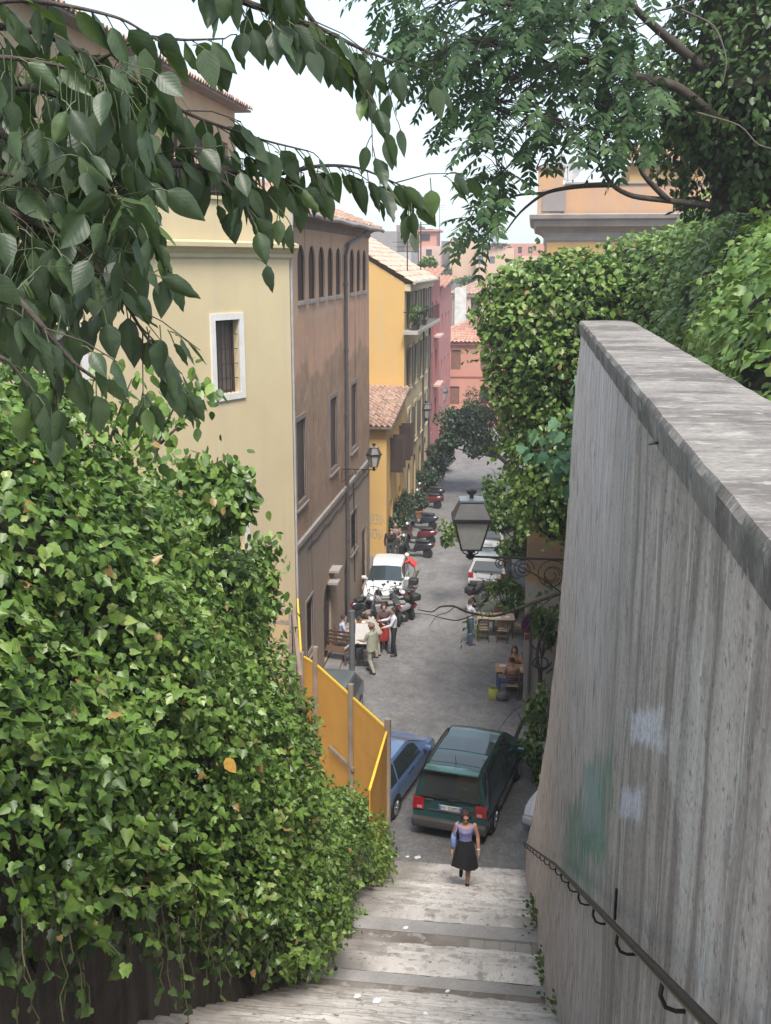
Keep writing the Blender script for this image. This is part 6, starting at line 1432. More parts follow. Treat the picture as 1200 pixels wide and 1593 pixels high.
# ================================================================== hoarding round the site
m_hb = M('orange_board', (.60, .30, .055), .6, (.52, .255, .045), .8, streak=(.44, .23, .06), sscale=(1, 1, 4), slo=.55, shi=.8, bump=.1, grain=.06); m_he = flat('yellow_edge', (.85, .52, .04), .5); m_post = M('fence_post', (.30, .235, .185), .85, (.22, .165, .13), 2.5, streak=(.36, .30, .25), sscale=(8, 8, .6))
hd_ = thing('hoarding', 'orange board hoarding with yellow top edges and timber posts beside the ivy', 'fence', (-4, 22, 0))
ZT = 3.86
def topz(px, py): q = atz(px, py, ZT); return (q.x, q.y)
Hc = topz(602, 1136); H1 = topz(545, 1084); H2 = topz(490, 1034); H3 = topz(468, 1021); H4 = (-6.35, 28.3)
near = (Hc[0] + 0.02, Hc[1] - 2.6)
for (a, b_, z0) in ((near, Hc, 0.0), (Hc, H1, 0), (H1, H2, 0), (H2, H3, 0), (H3, H4, 0)):
    a = V3(a[0], a[1], 0); c = V3(b_[0], b_[1], 0); d = (c - a).normalized(); n = V3(d.y, -d.x, 0)
    zc = ZT - (.12 if a.x == near[0] else 0)
    L = (c - a).length; k = max(1, round(L / 1.25))
    w = MB()
    for i in range(k):
        p, q = a + d * (L * i / k + .004), a + d * (L * (i + 1) / k - .004); w.prism([p, q, q + V3(0, 0, zc), p + V3(0, 0, zc)], n * .022)
    pn = w.build('panel', m_hb, hd_)
    w = MB(); w.prism([a + V3(0, 0, zc + .003) - n * .01, c + V3(0, 0, zc + .003) - n * .01, c + V3(0, 0, zc + .045) - n * .01, a + V3(0, 0, zc + .045) - n * .01], n * .045); w.build('edge_strip', m_he, pn)
for (x, y_), zt in ((Hc, 4.15), (H1, 4.2), (H2, 4.35), (H3, 4.0)):
    d = V3(-(y_) * 0 , 0, 0); e = Vector((x, y_, 0)); e2 = e * (1 - .09 / e.length)
    b = MB(); b.tube([(e2.x, e2.y, 0), (e2.x + .02, e2.y, zt)], [.075, .07], 8); b.build('post', m_post, hd_)
b = MB(); p = topz(488, 1110); a = Vector((H2[0], H2[1] - .12, 2.9)); b.bar(a, a + V3(-1.6, -.5, -.1), .09); b.bar(Vector((H2[0] + .5, H2[1] - .9, 2.2)), Vector((H1[0] + .1, H1[1] - .2, 2.2)), .08); b.build('rail', m_post, hd_)
# timber frame standing behind the ivy
tf = thing('timber_fence', 'weathered timber rail fence behind the ivy at the corner of the cream building', 'fence', (-5.6, 24, 0)); Yf = 23.6
for px, y0_, y1_ in ((457, 955, 1135), (452, 948, 1060)):
    a = aty(px, y0_, Yf); c = aty(px + 4, y1_, Yf); b = MB(); b.bar(a, c, .09); b.build('post', m_post, tf)
for px0, px1, p0, p1 in ((408, 452, 946, 951), (408, 454, 966, 969), (416, 457, 1003, 1006), (408, 460, 1047, 1049)):
    b = MB(); b.bar(aty(px0, p0, Yf + .1), aty(px1, p1, Yf + .1), .10, .10); b.build('rail', m_post, tf)
b = MB(); b.bar(aty(457, 955, Yf), aty(467, 1050, Yf - .5), .09); b.build('brace', m_post, tf)
# ================================================================== lamps, poles, signs
m_lg = flat('frosted_lamp_glass', (.40, .385, .34), .35)
def wall_lantern(label, anchor, center, s, fancy=True, square=False, group='wall lanterns'):
    """Lantern of eave width s on an iron bracket from the anchor on the wall."""
    t = thing('street_lamp', label, 'street lamp', anchor, 0, group); c = Vector(center); an = Vector(anchor)
    n = 4 if square else 6; rot = Matrix.Rotation(PI / 4 + (0.12 if square else 0), 3, 'Z') if square else Matrix.Rotation(.3, 3, 'Z'); q = math.sqrt(2) if square else 1.1; h = s * .5
    zb, zt = c.z - .62 * s, c.z + .18 * s
    b = MB(); b.lathe([(.26 * s * q, zb), (.46 * s * q, zt)], (c.x, c.y, 0), n, rot=rot); pn = b.build('lamp_glass', m_lg, t)
    b = MB()
    for i in range(n):
        a = 2 * PI * i / n; u = rot @ V3(math.cos(a), math.sin(a), 0); b.bar(V3(c.x, c.y, zb) + u * .262 * s * q, V3(c.x, c.y, zt) + u * .462 * s * q, .035 * s)
    b.lathe([(.0, zb - .03 * s), (.29 * s * q, zb - .02 * s), (.29 * s * q, zb + .02 * s), (.25 * s * q, zb + .02 * s)], (c.x, c.y, 0), n, rot=rot)
    b.lathe([(.44 * s * q, zt - .01 * s), (.52 * s * q, zt), (.52 * s * q, zt + .10 * s), (.47 * s * q, zt + .12 * s)], (c.x, c.y, 0), n, rot=rot); b.build('frame', m_iron, t)
    b = MB(); b.lathe([(.49 * s * q, zt + .11 * s), (.31 * s * q, zt + .50 * s), (.31 * s * q, zt + .54 * s)], (c.x, c.y, 0), n, rot=rot); b.build('hood', M('hood_metal', (.085, .08, .08), .35, (.11, .10, .10), 4, metallic=.5, bump=.05), t)
    b = MB(); b.lathe([(.33 * s * q, zt + .54 * s), (.33 * s * q, zt + .585 * s), (.1 * s, zt + .60 * s)], (c.x, c.y, 0), n, rot=rot); b.build('cap', M('hood_top', (.36, .36, .37), .35, metallic=.6), t)
    b = MB(); b.lathe([(.06 * s, zt + .59 * s), (.05 * s, zt + .68 * s), (.13 * s, zt + .74 * s), (.14 * s, zt + .82 * s), (.0, zt + .86 * s)], (c.x, c.y, 0), 12); b.build('finial', m_iron, t, smooth=True, sharp=50)
    b = MB(); z1 = zb - .03 * s; ap = Vector((c.x, c.y, z1 - .22 * s))
    b.lathe([(.05 * s, z1 - .30 * s), (.14 * s, z1 - .22 * s), (.06 * s, z1 - .14 * s), (.11 * s, z1 - .06 * s), (.05 * s, z1)], (c.x, c.y, 0), 10)
    for k in (-1, 1): b.tube([Vector((c.x + k * .05 * s, c.y, z1 - .2 * s)), Vector((c.x + k * .2 * s, c.y, z1 - .12 * s)), Vector((c.x + k * .24 * s, c.y, z1 + .02 * s))], .018 * s, 6)
    b.build('socket', m_iron, t, smooth=True, sharp=50)
    b = MB(); aa = Vector((an.x, an.y, ap.z)); d = (aa - ap); L = d.length; d.normalize()
    b.bar(ap, aa, .035 * s * 1.2, .045 * s * 1.2)
    lo = aa - V3(0, 0, L * .42); pts = []
    for i in range(13):
        f = i / 12; pts.append(ap.lerp(aa, .12 + .88 * f) - V3(0, 0, L * .42 * f ** 1.8))
    b.tube(pts, .022 * s, 6); b.bar(aa - d * .0, lo, .05 * s)
    if fancy:
        for cx_, r in ((.80, .17), (.52, .11), (.30, .065)):
            ctr = ap.lerp(aa, cx_) - V3(0, 0, r * L * .95); r *= L
            b.tube([ctr + d * (r * (1 - i / 30) * math.cos(i * .55)) + V3(0, 0, r * (1 - i / 30) * math.sin(i * .55)) for i in range(26)], .016 * s, 5)
            b.tube([ctr + d * (r * .45 * math.cos(i * .5)) + V3(0, 0, r * .45 * math.sin(i * .5)) for i in range(13)], .014 * s, 5)
    b.build('bracket', m_iron, t, smooth=True, sharp=60)
    return t
c = aty(733, 818, 21.9); wall_lantern('big square iron lantern on a scrolled bracket reaching out from behind the grey wall', (1.05, 21.9, c.z), c, .775, True, True)
c = aty(582, 712, 36.6); wall_lantern('hexagonal iron lantern on the brown building', (bx, 36.6, c.z), c, .50)
c = aty(689, 613, 78.0); wall_lantern('iron lantern far up the lane on the rose pink house', (-6.15, 78, c.z), c, .75)
c = aty(663, 640, 63.0); wall_lantern('iron lantern on the ochre building beyond the lean-to', (-6.3, 63, c.z), c, .62)
b = MB(); c = aty(653, 640, 60.5)
# grey pole
p0 = atz(548, 1088); p1 = aty(549, 950, p0.y); t = thing('pole', 'plain grey steel pole standing in the lane behind the hoarding', 'pole', p0); b = MB(); b.tube([p0, (p0.x + .02, p0.y, p1.z)], .09, 12); b.build('shaft', M('pole_grey', (.125, .135, .145), .5, (.10, .11, .115), 3), t, smooth=True, sharp=50)
b = MB(); q = aty(547, 1056, p0.y); b.lathe([(.1, q.z - .05), (.1, q.z + .05)], (p0.x, p0.y, 0), 12); b.build('band', flat('teal_band', (.05, .32, .25), .5), t)
# no parking sign
p0 = atz(821, 1093); hz = aty(823, 958, p0.y).z; t = thing('traffic_sign', 'grey sign pole with a small round blue and red no parking sign', 'traffic sign', p0); b = MB(); b.tube([p0, (p0.x + .01, p0.y, hz)], .045, 10); b.build('pole', M('zinc', (.21, .20, .195), .5, (.16, .155, .15), 4), t, smooth=True, sharp=50)
c = aty(823, 970, p0.y - .07); R = Matrix.Rotation(math.radians(38), 3, 'Z'); r = .30
b = MB(); b.lathe([(0, -.008), (r, -.008), (r, .008), (0, .008)], c, 28, 'Y', rot=R); dk = b.build('disc', flat('sign_red', (.40, .045, .06), .4), t)
b = MB(); b.lathe([(0, 0), (r * .80, 0)], c + R @ V3(0, -.012, 0), 28, 'Y', rot=R); b.build('blue_field', flat('sign_blue', (.10, .10, .36), .4), dk)
b = MB()
for k in (-1, 1): b.bar(c + R @ V3(-r * .56, -.016, k * r * .56), c + R @ V3(r * .56, -.016, -k * r * .56), .055, .004)
b.build('red_cross', MATS['sign_red'], dk)
b = MB(); pts = [c + R @ V3(x, -.004, zz) for x, zz in ((-.14, -.33), (.14, -.33), (.14, -.52), (-.14, -.52))]; b.prism(pts, R @ V3(0, .01, 0)); b.build('plate', flat('sign_plate', (.42, .14, .15), .5), t)
# ================================================================== vegetation
G_IVY = [(0.0, (.016, .030, .007)), (0.3, (.060, .116, .021)), (0.62, (.125, .215, .040)), (0.86, (.195, .285, .066)), (0.97, (.27, .31, .10)), (1.0, (.30, .19, .07))]
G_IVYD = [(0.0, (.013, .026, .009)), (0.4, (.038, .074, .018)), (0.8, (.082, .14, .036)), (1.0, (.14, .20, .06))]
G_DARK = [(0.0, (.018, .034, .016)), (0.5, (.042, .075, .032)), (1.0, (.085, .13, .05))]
m_ivy = leafmat('ivy_leaf', G_IVY, .40, .22, (.25, .40, .06)); m_skylit = leafmat('skylit_ivy_leaf', [(0, (.042, .088, .022)), (.4, (.10, .185, .042)), (.8, (.18, .285, .075)), (1, (.29, .36, .12))], .4, .25, (.30, .44, .08)); m_ivyd = leafmat('dusky_ivy_leaf', G_IVYD, .45, .18, (.18, .30, .05)); m_conif = leafmat('dull_dark_leaf', G_DARK, .5, .15, (.10, .16, .05))  # the bank behind the coping has its sky light put into paler leaves
m_tree = leafmat('tree_leaflet', [(0, (.020, .046, .018)), (.5, (.042, .085, .030)), (1, (.08, .14, .045))], .6, .3, (.12, .26, .08), spec=.25)
m_near = leafmat('near_leaf', [(0, (.022, .036, .017)), (.5, (.036, .058, .024)), (.85, (.054, .086, .030)), (1, (.09, .14, .035))], .46, .20, (.20, .34, .05), veins=True, spec=.5)
m_fresh = leafmat('fresh_leaf', [(0, (.03, .07, .012)), (.5, (.075, .14, .025)), (1, (.15, .22, .05))], .45, .3, (.28, .42, .06))
m_fig = leafmat('blue_green_leaf', [(0, (.04, .10, .05)), (.5, (.075, .16, .085)), (1, (.13, .24, .12))], .5, .25, (.2, .36, .12))
m_bark = M('bark', (.075, .058, .046), .9, (.045, .036, .03), 4, streak=(.11, .09, .075), sscale=(9, 9, 1), bump=.6, bscale=30, bdist=.02); m_twig = M('twig_bark', (.10, .08, .06), .85, (.06, .05, .04), 6)
m_under = M('gap_shade', (.020, .022, .010), .95, (.045, .036, .022), 5, bump=.6, bscale=14, bdist=.05)  # shade between the leaves, put into a dark colour

def grid_pts(fn, nu, nv): return np.array([[fn(i / nu, j / nv) for j in range(nv + 1)] for i in range(nu + 1)], dtype=float)
def lumps(G, amp, sc, seed=0.0, out=1.0):
    du = np.gradient(G, axis=0); dv = np.gradient(G, axis=1); n = nrmz(np.cross(du, dv)) * out
    L = np.array([[amp * mnoise.noise(Vector((p[0] * sc + seed, p[1] * sc, p[2] * sc))) + amp * .45 * mnoise.noise(Vector((p[0] * sc * 2.7, p[1] * sc * 2.7 + seed, p[2] * sc * 2.7))) for p in r] for r in G])
    return G + n * L[..., None], L
def scatter(G, n, wfn=None):
    A, B, C_, D_ = G[:-1, :-1], G[1:, :-1], G[1:, 1:], G[:-1, 1:]
    cr = np.cross(C_ - A, D_ - B); ar = np.linalg.norm(cr, axis=-1); nn = nrmz(cr)
    w = ar.copy()
    if wfn is not None: w *= wfn((A + C_) / 2)
    w = (w / w.sum()).ravel(); k = rng.choice(len(w), n, p=w); s = rng.random(n)[:, None]; t = rng.random(n)[:, None]
    a, b, c, d = (q.reshape(-1, 3)[k] for q in (A, B, C_, D_))
    return a * (1 - s) * (1 - t) + b * s * (1 - t) + c * s * t + d * (1 - s) * t, nn.reshape(-1, 3)[k]
def noise_arr(P, sc, seed=0.0): return np.array([mnoise.noise(Vector((p[0] * sc + seed, p[1] * sc, p[2] * sc))) for p in P])
def cloak(parent, G, n, size, mat, tmpl=IVY, out=1.0, up=.55, droop=.9, jitter=.5, depth=.16, wfn=None, tint0=.45, name='foliage', szvar=.45, clump=1.3):
    """Leaves lying over a surface like tiles, tips down, turned to the light."""
    P, Nr = scatter(G, n, wfn); Nr = Nr * out
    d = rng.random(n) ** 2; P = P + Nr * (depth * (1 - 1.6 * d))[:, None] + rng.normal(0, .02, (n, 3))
    cl = noise_arr(P, clump, 3.0)
    Nn2 = nrmz(Nr * .8 + np.array([0, 0, up]) + rng.normal(0, jitter, (n, 3)))
    D = np.array([0, 0, -droop]) + Nr * .35 + rng.normal(0, .55, (n, 3)); D = D - Nn2 * np.sum(D * Nn2, axis=1, keepdims=True)
    S = size * (1 - szvar + 2 * szvar * rng.random(n)) * (1 + .25 * cl)
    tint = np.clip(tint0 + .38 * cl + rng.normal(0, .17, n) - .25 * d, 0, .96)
    k = rng.random(n) < .012; tint[k] = 1.0
    return leaves(name, P, Nn2, D, S, tmpl, mat, parent, tint)
def fast_grid(name, G, mat, parent):
    mb = MB(); mb.grid([[tuple(p) for p in r] for r in G]); return mb.build(name, mat, parent, smooth=True)
def interp(x, tab):
    xs = [t[0] for t in tab]; return float(np.interp(x, xs, [t[1] for t in tab]))

# ---------------------------------------------------------------- the ivy bank on the near side of the steps
iv = thing('ivy', 'thick bright green ivy smothering the wall beside the steps', 'ivy', (-2.6, 11, 6))
T_ = [(1, 12.8), (4, 12.75), (6, 12.45), (7.4, 12.3), (8.0, 12.0), (8.5, 11.3), (9.2, 11.0), (10.2, 10.8), (11.2, 10.3), (12.2, 9.5), (12.6, 8.9), (12.95, 7.9), (13.4, 6.6), (14.4, 5.4), (16.5, 4.15), (18, 3.35), (19.6, 2.35), (20.4, 1.8)]
XI = [(1, -2.5), (9, -2.42), (14, -2.5), (20.4, -2.68)]
LEAN = [(1, .3), (8, .45), (10, .55), (13.5, .6), (15, .4), (17.5, .1), (20, .0)]
def hedge(u, v):
    yy = 1.6 + 18.7 * u; zs = stair_z(min(yy, 21)); T = interp(yy, T_); xi = interp(yy, XI)
    zb = zs + .30 + .35 * mnoise.noise(Vector((yy * .9, 3, 1))) + .55 * max(0, min(1, (9 - yy) / 3)) ; h = T - zb
    k = interp(yy, LEAN); pr = [(xi - .10, zb), (xi - .06 - .02 * k, zb + .16 * h), (xi - .08 - .22 * k, zb + .38 * h), (xi - .14 - .52 * k, zb + .62 * h), (xi - .28 - .85 * k, zb + .84 * h), (xi - .55 - 1.1 * k, zb + .965 * h), (xi - 1.0 - 1.3 * k, zb + h), (xi - 1.7 - 1.3 * k, zb + .93 * h), (xi - 2.2 - 1.3 * k, zb + .7 * h)]
    P = np.array([(a, yy, b) for a, b in pr]); return crom(P, v * (len(P) - 1))
G0 = grid_pts(hedge, 130, 44); G1, L1 = lumps(G0, .30, .95, 1.0)
du = np.gradient(G1, axis=0); dv = np.gradient(G1, axis=1); nn_ = nrmz(np.cross(du, dv)); OUT = -1.0 if nn_[60, 10][0] < 0 else 1.0
G1, L1 = lumps(G0, .40, 1.05, 1.0, OUT)
k_ = np.clip((19.5 - G0[..., 1]) / 5, .15, 1)[..., None]; G1 = G0 + (G1 - G0) * k_
nn_ = nrmz(np.cross(np.gradient(G1, axis=0), np.gradient(G1, axis=1))) * OUT
HEART = halves([(0.22, -0.12), (0.40, 0.06), (0.30, 0.36), (0.12, 0.70)], 0.22, 0.25)
def near_w(c):      # the part one sees gets the most leaves
    yy = c[..., 1]; j = np.linspace(0, 1, c.shape[1])[None, :]
    return (1.0 + 1.2 * np.exp(-((yy - 6) / 5) ** 2)) * np.where(j > .85, .35, 1.0) * np.where(yy < 3.2, .25, 1.0) * np.where(j < .06, .35, 1.0) * np.clip(1.0 + 1.0 * noise_arr(c.reshape(-1, 3), 1.9, 7.0).reshape(c.shape[:2]), .12, 2)
cloak(iv, G1, 50000, .056, m_ivy, out=OUT, wfn=near_w, depth=.22, jitter=.65, clump=1.7, tint0=.54, szvar=.6)
cloak(iv, G1, 14000, .070, m_ivy, HEART, out=OUT, wfn=near_w, depth=.26, jitter=.75, clump=1.7, tint0=.60, szvar=.5, droop=.6, name='young_foliage')
fast_grid('leaf_backing', G1 - nn_ * .17, m_under, iv)  # dark backing sheet, painted shade behind the leaf gaps
# trailing shoots that leave the mass
def shoots_of(parent, G, Nr, count, i0, i1, j0, j1, mat, leaf, seg=.075):
    sh = MB(); PP = []
    for k in range(count):
        i = rng.integers(i0, i1); j = rng.integers(j0, j1); p = Vector(G[i, j]); n = Vector(Nr[i, j]); d = (n * .6 + Vector((rng.normal(0, .5), rng.normal(0, .5), rng.normal(.15, .5)))).normalized(); pts = [p]
        for s in range(6):
            d = (d + Vector((0, 0, -.16)) + Vector(rng.normal(0, .12, 3))).normalized(); pts.append(pts[-1] + d * seg)
            for q in range(2): PP.append((pts[-1], d, n))
        sh.tube(pts, [.005 - .0006 * s for s in range(7)], 5, False)
    sh.build('shoots', M('ivy_shoot', (.11, .10, .05), .7), parent)
    P = np.array([tuple(a) for a, b, c in PP]); n = len(P); cl = rng.random(n)
    leaves('shoot_leaves', P, nrmz(np.array([tuple(c) for a, b, c in PP]) * .5 + np.array([0, 0, .7]) + rng.normal(0, .4, (n, 3))), np.array([tuple(b) for a, b, c in PP]) * .4 + rng.normal(0, .7, (n, 3)) + np.array([0, 0, -.5]), leaf * (.7 + .6 * rng.random(n)), IVY, mat, parent, .4 + .5 * cl)
shoots_of(iv, G1, nn_, 230, 14, 126, 1, 32, m_ivy, .08)
# hanging strands below the mass
st2 = MB(); PP = []
for k in range(110):
    yy = 4.0 + 13 * rng.random() ** 1.3; zs = stair_z(yy); zb = zs + .75; x = interp(yy, XI) + .02 + .14 * rng.random(); L = .3 + .5 * rng.random(); pts = [Vector((x, yy, zb + .3))]
    for s in range(6): pts.append(pts[-1] + Vector((rng.normal(0, .02), rng.normal(0, .03), -L / 6))); PP.append(pts[-1])
    st2.tube(pts, .004, 4, False)
st2.build('strands', MATS['ivy_shoot'], iv); P = np.array([tuple(a) for a in PP]); n = len(P)
leaves('strand_leaves', P, nrmz(np.array([.8, -.3, .5]) + rng.normal(0, .5, (n, 3))), rng.normal(0, .5, (n, 3)) + np.array([0, 0, -1.0]), .05 + .05 * rng.random(n), IVY, m_ivyd, iv, rng.random(n))
# the wall the ivy hides
hw_ = thing('low_wall', 'dark plastered wall under the ivy beside the steps', 'wall', (-2.6, 10, 5)); w = MB(); rows = []
for i in range(60):
    yy = 1.0 + 19.4 * i / 59; zs = stair_z(min(yy, 21)); xi = interp(yy, XI) - .16; zt = min(interp(yy, T_) - 1.0, zs + 1.2)
    rows.append([(xi + .05 * vnoise((yy * 1.1, zz, 2)), yy, zs - .8 + (zt - zs + .8) * zz / 8) for zz in range(9)] + [(xi - .5, yy, zt), (xi - .5, yy, zs - .8)])
w.grid(rows); w.build('face', M('dark_plaster', (.10, .080, .066), .95, (.05, .042, .034), 1.4, streak=(.15, .125, .105), sscale=(4, 5, .25), bump=.5, bscale=18, bdist=.02), hw_, smooth=True)
# an old yellowed leaf resting on the ivy
def on_hedge(px, py):
    d = np.array(ray(px, py)); o = np.array([0, 0, EYE]); Q = G1.reshape(-1, 3) - o; t = Q @ d / (d @ d); ds = np.linalg.norm(Q - t[:, None] * d, axis=1); ok = ds < .22; k = np.where(ok)[0]; b = k[np.argmin(t[k])]; return o + d * t[b], nn_.reshape(-1, 3)[b]
p, n_ = on_hedge(315, 1190); p = p + n_ * .27
o = leaves('fallen_leaf', np.array([p]), nrmz(np.array([n_ * .6 + np.array([.0, -.7, .6])])), np.array([[.6, 0, -.8]]), np.array([.15]), OVATE, leafmat('dead_leaf', [(0, (.42, .25, .05)), (1, (.42, .25, .05))], .6, .2, (.5, .3, .05)), None, np.array([.5])); tag(o, 'single yellow dead leaf lying on the ivy beside the steps', 'leaf')

# ---------------------------------------------------------------- generic shrubs and trees
def crown(parent, c, r, n, size, mat, tmpl=OVATE, clumps=9, tint0=.45, droop=.6, name='crown', hollow=.35, shape=None):
    c = np.array(c); r = np.array(r); ctr = []
    while len(ctr) < clumps:
        q = rng.normal(0, 1, 3); q = q / np.linalg.norm(q) * (hollow + (1 - hollow) * rng.random() ** .5) * .78; ctr.append(q)
    ctr = np.array(ctr); k = rng.integers(0, clumps, n); rad = .24 + .16 * rng.random(clumps); q = rng.normal(0, 1, (n, 3)); q = q / np.linalg.norm(q, axis=1, keepdims=True) * (rng.random(n) ** .45)[:, None]
    L = ctr[k] + q * rad[k][:, None]; P = c + L * r; Nn2 = nrmz(q * .7 + np.array([0, 0, .7]) + rng.normal(0, .5, (n, 3))); D = q * .7 + np.array([0, 0, -droop]) + rng.normal(0, .6, (n, 3))
    tint = np.clip(tint0 + .18 * rng.normal(0, 1, clumps)[k] + rng.normal(0, .17, n), 0, 1)
    leaves(name, P, Nn2, D, size * (.6 + .8 * rng.random(n)), tmpl, mat, parent, tint); return c + ctr * r
def plant(kind, label, base, c, r, n, size, mat, tmpl=OVATE, clumps=9, cat=None, group=None, trunk_r=.06, pot=None, tint0=.45, droop=.6, hollow=.35):
    base = Vector(base); t = thing(kind, label, cat or kind, base, 0, group); ctr = crown(t, c, r, n, size, mat, tmpl, clumps, tint0, droop, 'crown' if kind == 'tree' else 'foliage', hollow); b = MB(); c = Vector(c); fork = base.lerp(c, .55)
    b.tube([base, base.lerp(fork, .5) + Vector((rng.normal(0, .05), rng.normal(0, .05), 0)), fork, c], [trunk_r, trunk_r * .85, trunk_r * .7, trunk_r * .3], 8)
    for q in ctr: b.tube([fork, fork.lerp(Vector(q), .5) + Vector((0, 0, -.05)), Vector(q)], [trunk_r * .45, trunk_r * .3, trunk_r * .1], 5, False)
    b.build('trunk' if kind == 'tree' else 'stem', m_bark, t)
    if pot: b = MB(); pr, ph = pot; b.lathe([(pr * .72, 0), (pr * .98, ph * .85), (pr * 1.08, ph * .86), (pr * 1.08, ph), (pr * .95, ph), (pr * .9, ph * .8), (0, ph * .8)], base, 18); b.build('pot', M('dark_pot', (.06, .05, .045), .8) if pr < .32 else M('terracotta', (.30, .15, .09), .85), t, smooth=True, sharp=40)
    return t
gp = 'potted plants along the lane'
for px, py, cy_, r, h, lab, n in ((611, 856, 822, (.42, .42, 1.1), 1, 'tall dark potted bamboo by the lean-to, closest to the white car', 1500), (622, 842, 805, (.42, .45, 1.15), 1, 'tall dark potted bamboo, second along from the lean-to corner', 1500), (633, 828, 792, (.42, .45, 1.1), 1, 'tall dark potted bamboo, third along from the lean-to corner', 1300)):
    b = atz(px, py); c = aty(px, cy_, b.y); plant('bamboo', lab, b, c, r, n, .16, m_conif, LANCE, 12, 'bamboo', gp, .025, (.30, .4), .4, .4)
b = atz(648, 806); plant('bush', 'round dark clipped bush in a pot beyond the bamboo', b, aty(649, 782, b.y), (.75, .7, .75), 1500, .10, m_conif, OVATE, 12, 'bush', gp, .05, (.36, .45), .42)
gcl = 'dark climbing shrubs farther up the lane'
for px, py, pc, r, lab in ((664, 772, 745, (.75, .8, 1.25), 'dark climbing shrub against the ochre building, nearest one'), (676, 752, 722, (.9, .9, 1.3), 'dark climbing shrub in the middle of the far row'), (688, 736, 703, (1.0, 1.0, 1.3), 'dark climbing shrub at the far end of the row, under the pink wall')):
    b = atz(px, py); plant('shrub', lab, b, aty(px, pc, b.y), r, 1500, .15, m_conif, OVATE, 12, 'shrub', gcl, .06, None, .5)
# trees and shrubs on the garden side
b = Vector((.9, 62, 0)); plant('tree', 'dark tree leaning over the lane before the pink house', b, aty(728, 668, 61), (2.3, 2.2, 1.75), 4600, .20, m_conif, OVATE, 22, 'tree', None, .16, None, .3, .6, .55)
b = Vector((.9, 58, 0)); plant('tree', 'feathery lighter tree above the dark one before the salmon house', b, aty(752, 625, 59), (1.25, 1.3, 1.1), 1500, .16, m_conif, LANCE, 12, 'tree', None, .10, None, .85)
b = Vector((.5, 45, 3)); plant('tree', 'yellow green tree hanging over the garden wall above the big lantern', b, aty(788, 775, 43), (1.7, 1.6, 1.5), 3000, .17, m_fresh, OVATE, 16, 'tree', None, .10, None, .5)
b = Vector((.3, 41, 3)); plant('shrub', 'pale green sprays arching into the lane beside the big lantern', b, aty(712, 825, 39.5), (1.0, .6, .75), 420, .17, m_fresh, OVATE, 8, 'shrub', None, .03, None, .6)
b = Vector((.1, 40, 2)); plant('shrub', 'leafy green shrub sprawling below the lantern bracket over the wall', b, aty(800, 830, 37), (1.0, .9, 1.2), 1900, .16, m_fresh, OVATE, 12, 'shrub', None, .05, None, .4)
b = atz(790, 968); plant('shrub', 'leafy potted shrub in a big dark pot beyond the pale table', b, aty(788, 922, b.y), (1.0, .8, .85), 1300, .19, m_fresh, LANCE, 12, 'shrub', None, .05, (.42, .55), .45)
b = Vector((.5, 28, 0)); plant('shrub', 'ragged green creeper tumbling beside the wall end behind the grey car nose', b, aty(838, 1150, 26), (.55, .7, 1.7), 900, .12, m_fresh, OVATE, 12, 'shrub', None, .04, None, .45)
b = Vector((.5, 30.5, 0)); plant('shrub', 'thin twiggy shrub before the scrawled garden wall', b, aty(852, 960, 29.5), (.6, .6, 1.1), 700, .13, m_fresh, OVATE, 10, 'shrub', None, .03, None, .5)
# far terraces
for lab, px, pb, pc, y, r, mt in (('round yellow green bush on the crimson roof terrace', 664, 425, 410, 75, (.75, .7, .6), m_fresh), ('green bushes on the terrace below the peach houses, the broad one', 717, 446, 436, 126, (1.9, .8, .7), m_fresh), ('small green bush on the far terrace beside the pale pink roof', 735, 448, 438, 126, (1.0, .8, .8), m_conif), ('planted hedge on the peach house roof terrace', 765, 386, 381, 147, (2.3, .8, .55), m_conif), ('grey green bush beside the grey house wall on the skyline', 694, 440, 425, 127, (.8, .7, 1.0), m_conif)):
    plant('bush', lab, aty(px, pb, y), aty(px, pc, y), r, 500, .22, mt, OVATE, 10, 'bush', 'terrace plants on the skyline', .05, None, .5)
gbp = 'flower pots on the ochre balcony'
for k, (px, py) in enumerate(((622, 502), (632, 498), (640, 503), (648, 495), (660, 488))):
    q = atx(px, py, -5.8); q.z = 9.9; q.y = max(q.y, 54.0 + .45 * k); plant('potted_plant', ('leafy pot at the near corner of the ochre balcony', 'second leafy pot along the ochre balcony railing', 'leafy pot in the middle of the ochre balcony', 'fourth leafy pot along the ochre balcony railing', 'leafy pot at the far end of the ochre balcony')[k], q, q + Vector((0, 0, .75)), (.3, .35, .45), 220, .12, m_fresh, OVATE, 7, 'potted plant', gbp, .02, (.16, .28))

# ---------------------------------------------------------------- creeper bank behind the coping
rb = thing('ivy', 'broad bank of sky-lit green ivy behind the grey coping', 'ivy', (3.4, 17, 11)); path = [(-.25, 26.6), (1.1, 26.0), (2.2, 25.2), (2.9, 22.5), (3.0, 19), (2.8, 15), (2.4, 11.5), (2.0, 8)]
pa = np.array([(a, b, 0) for a, b in path], float); ztop = [(0, 12.85), (1, 13.15), (2, 13.75), (3, 14.1), (4, 13.95), (5, 13.75), (7, 13.45)]
def bank(u, v):
    q = crom(pa, u * 7); d = crom(pa, min(u * 7 + .05, 7)) - crom(pa, max(u * 7 - .05, 0)); d = d / np.linalg.norm(d); nrm_ = np.array([d[1], -d[0], 0]); nrm_ = nrm_ if (nrm_ @ np.array([-q[0], -q[1], 0])) > 0 else -nrm_; T = interp(u * 7, ztop); zb = 10.2; h = T - zb
    prf = [(0.0, 0), (.25, .2), (.30, .45), (.2, .7), (-.1, .9), (-.7, 1.0), (-1.5, 1.02), (-2.4, .95)]; P = np.array([(a, 0, b) for a, b in prf]); s = crom(P, v * 7); return q + nrm_ * s[0] + np.array([0, 0, zb + h * s[2]])
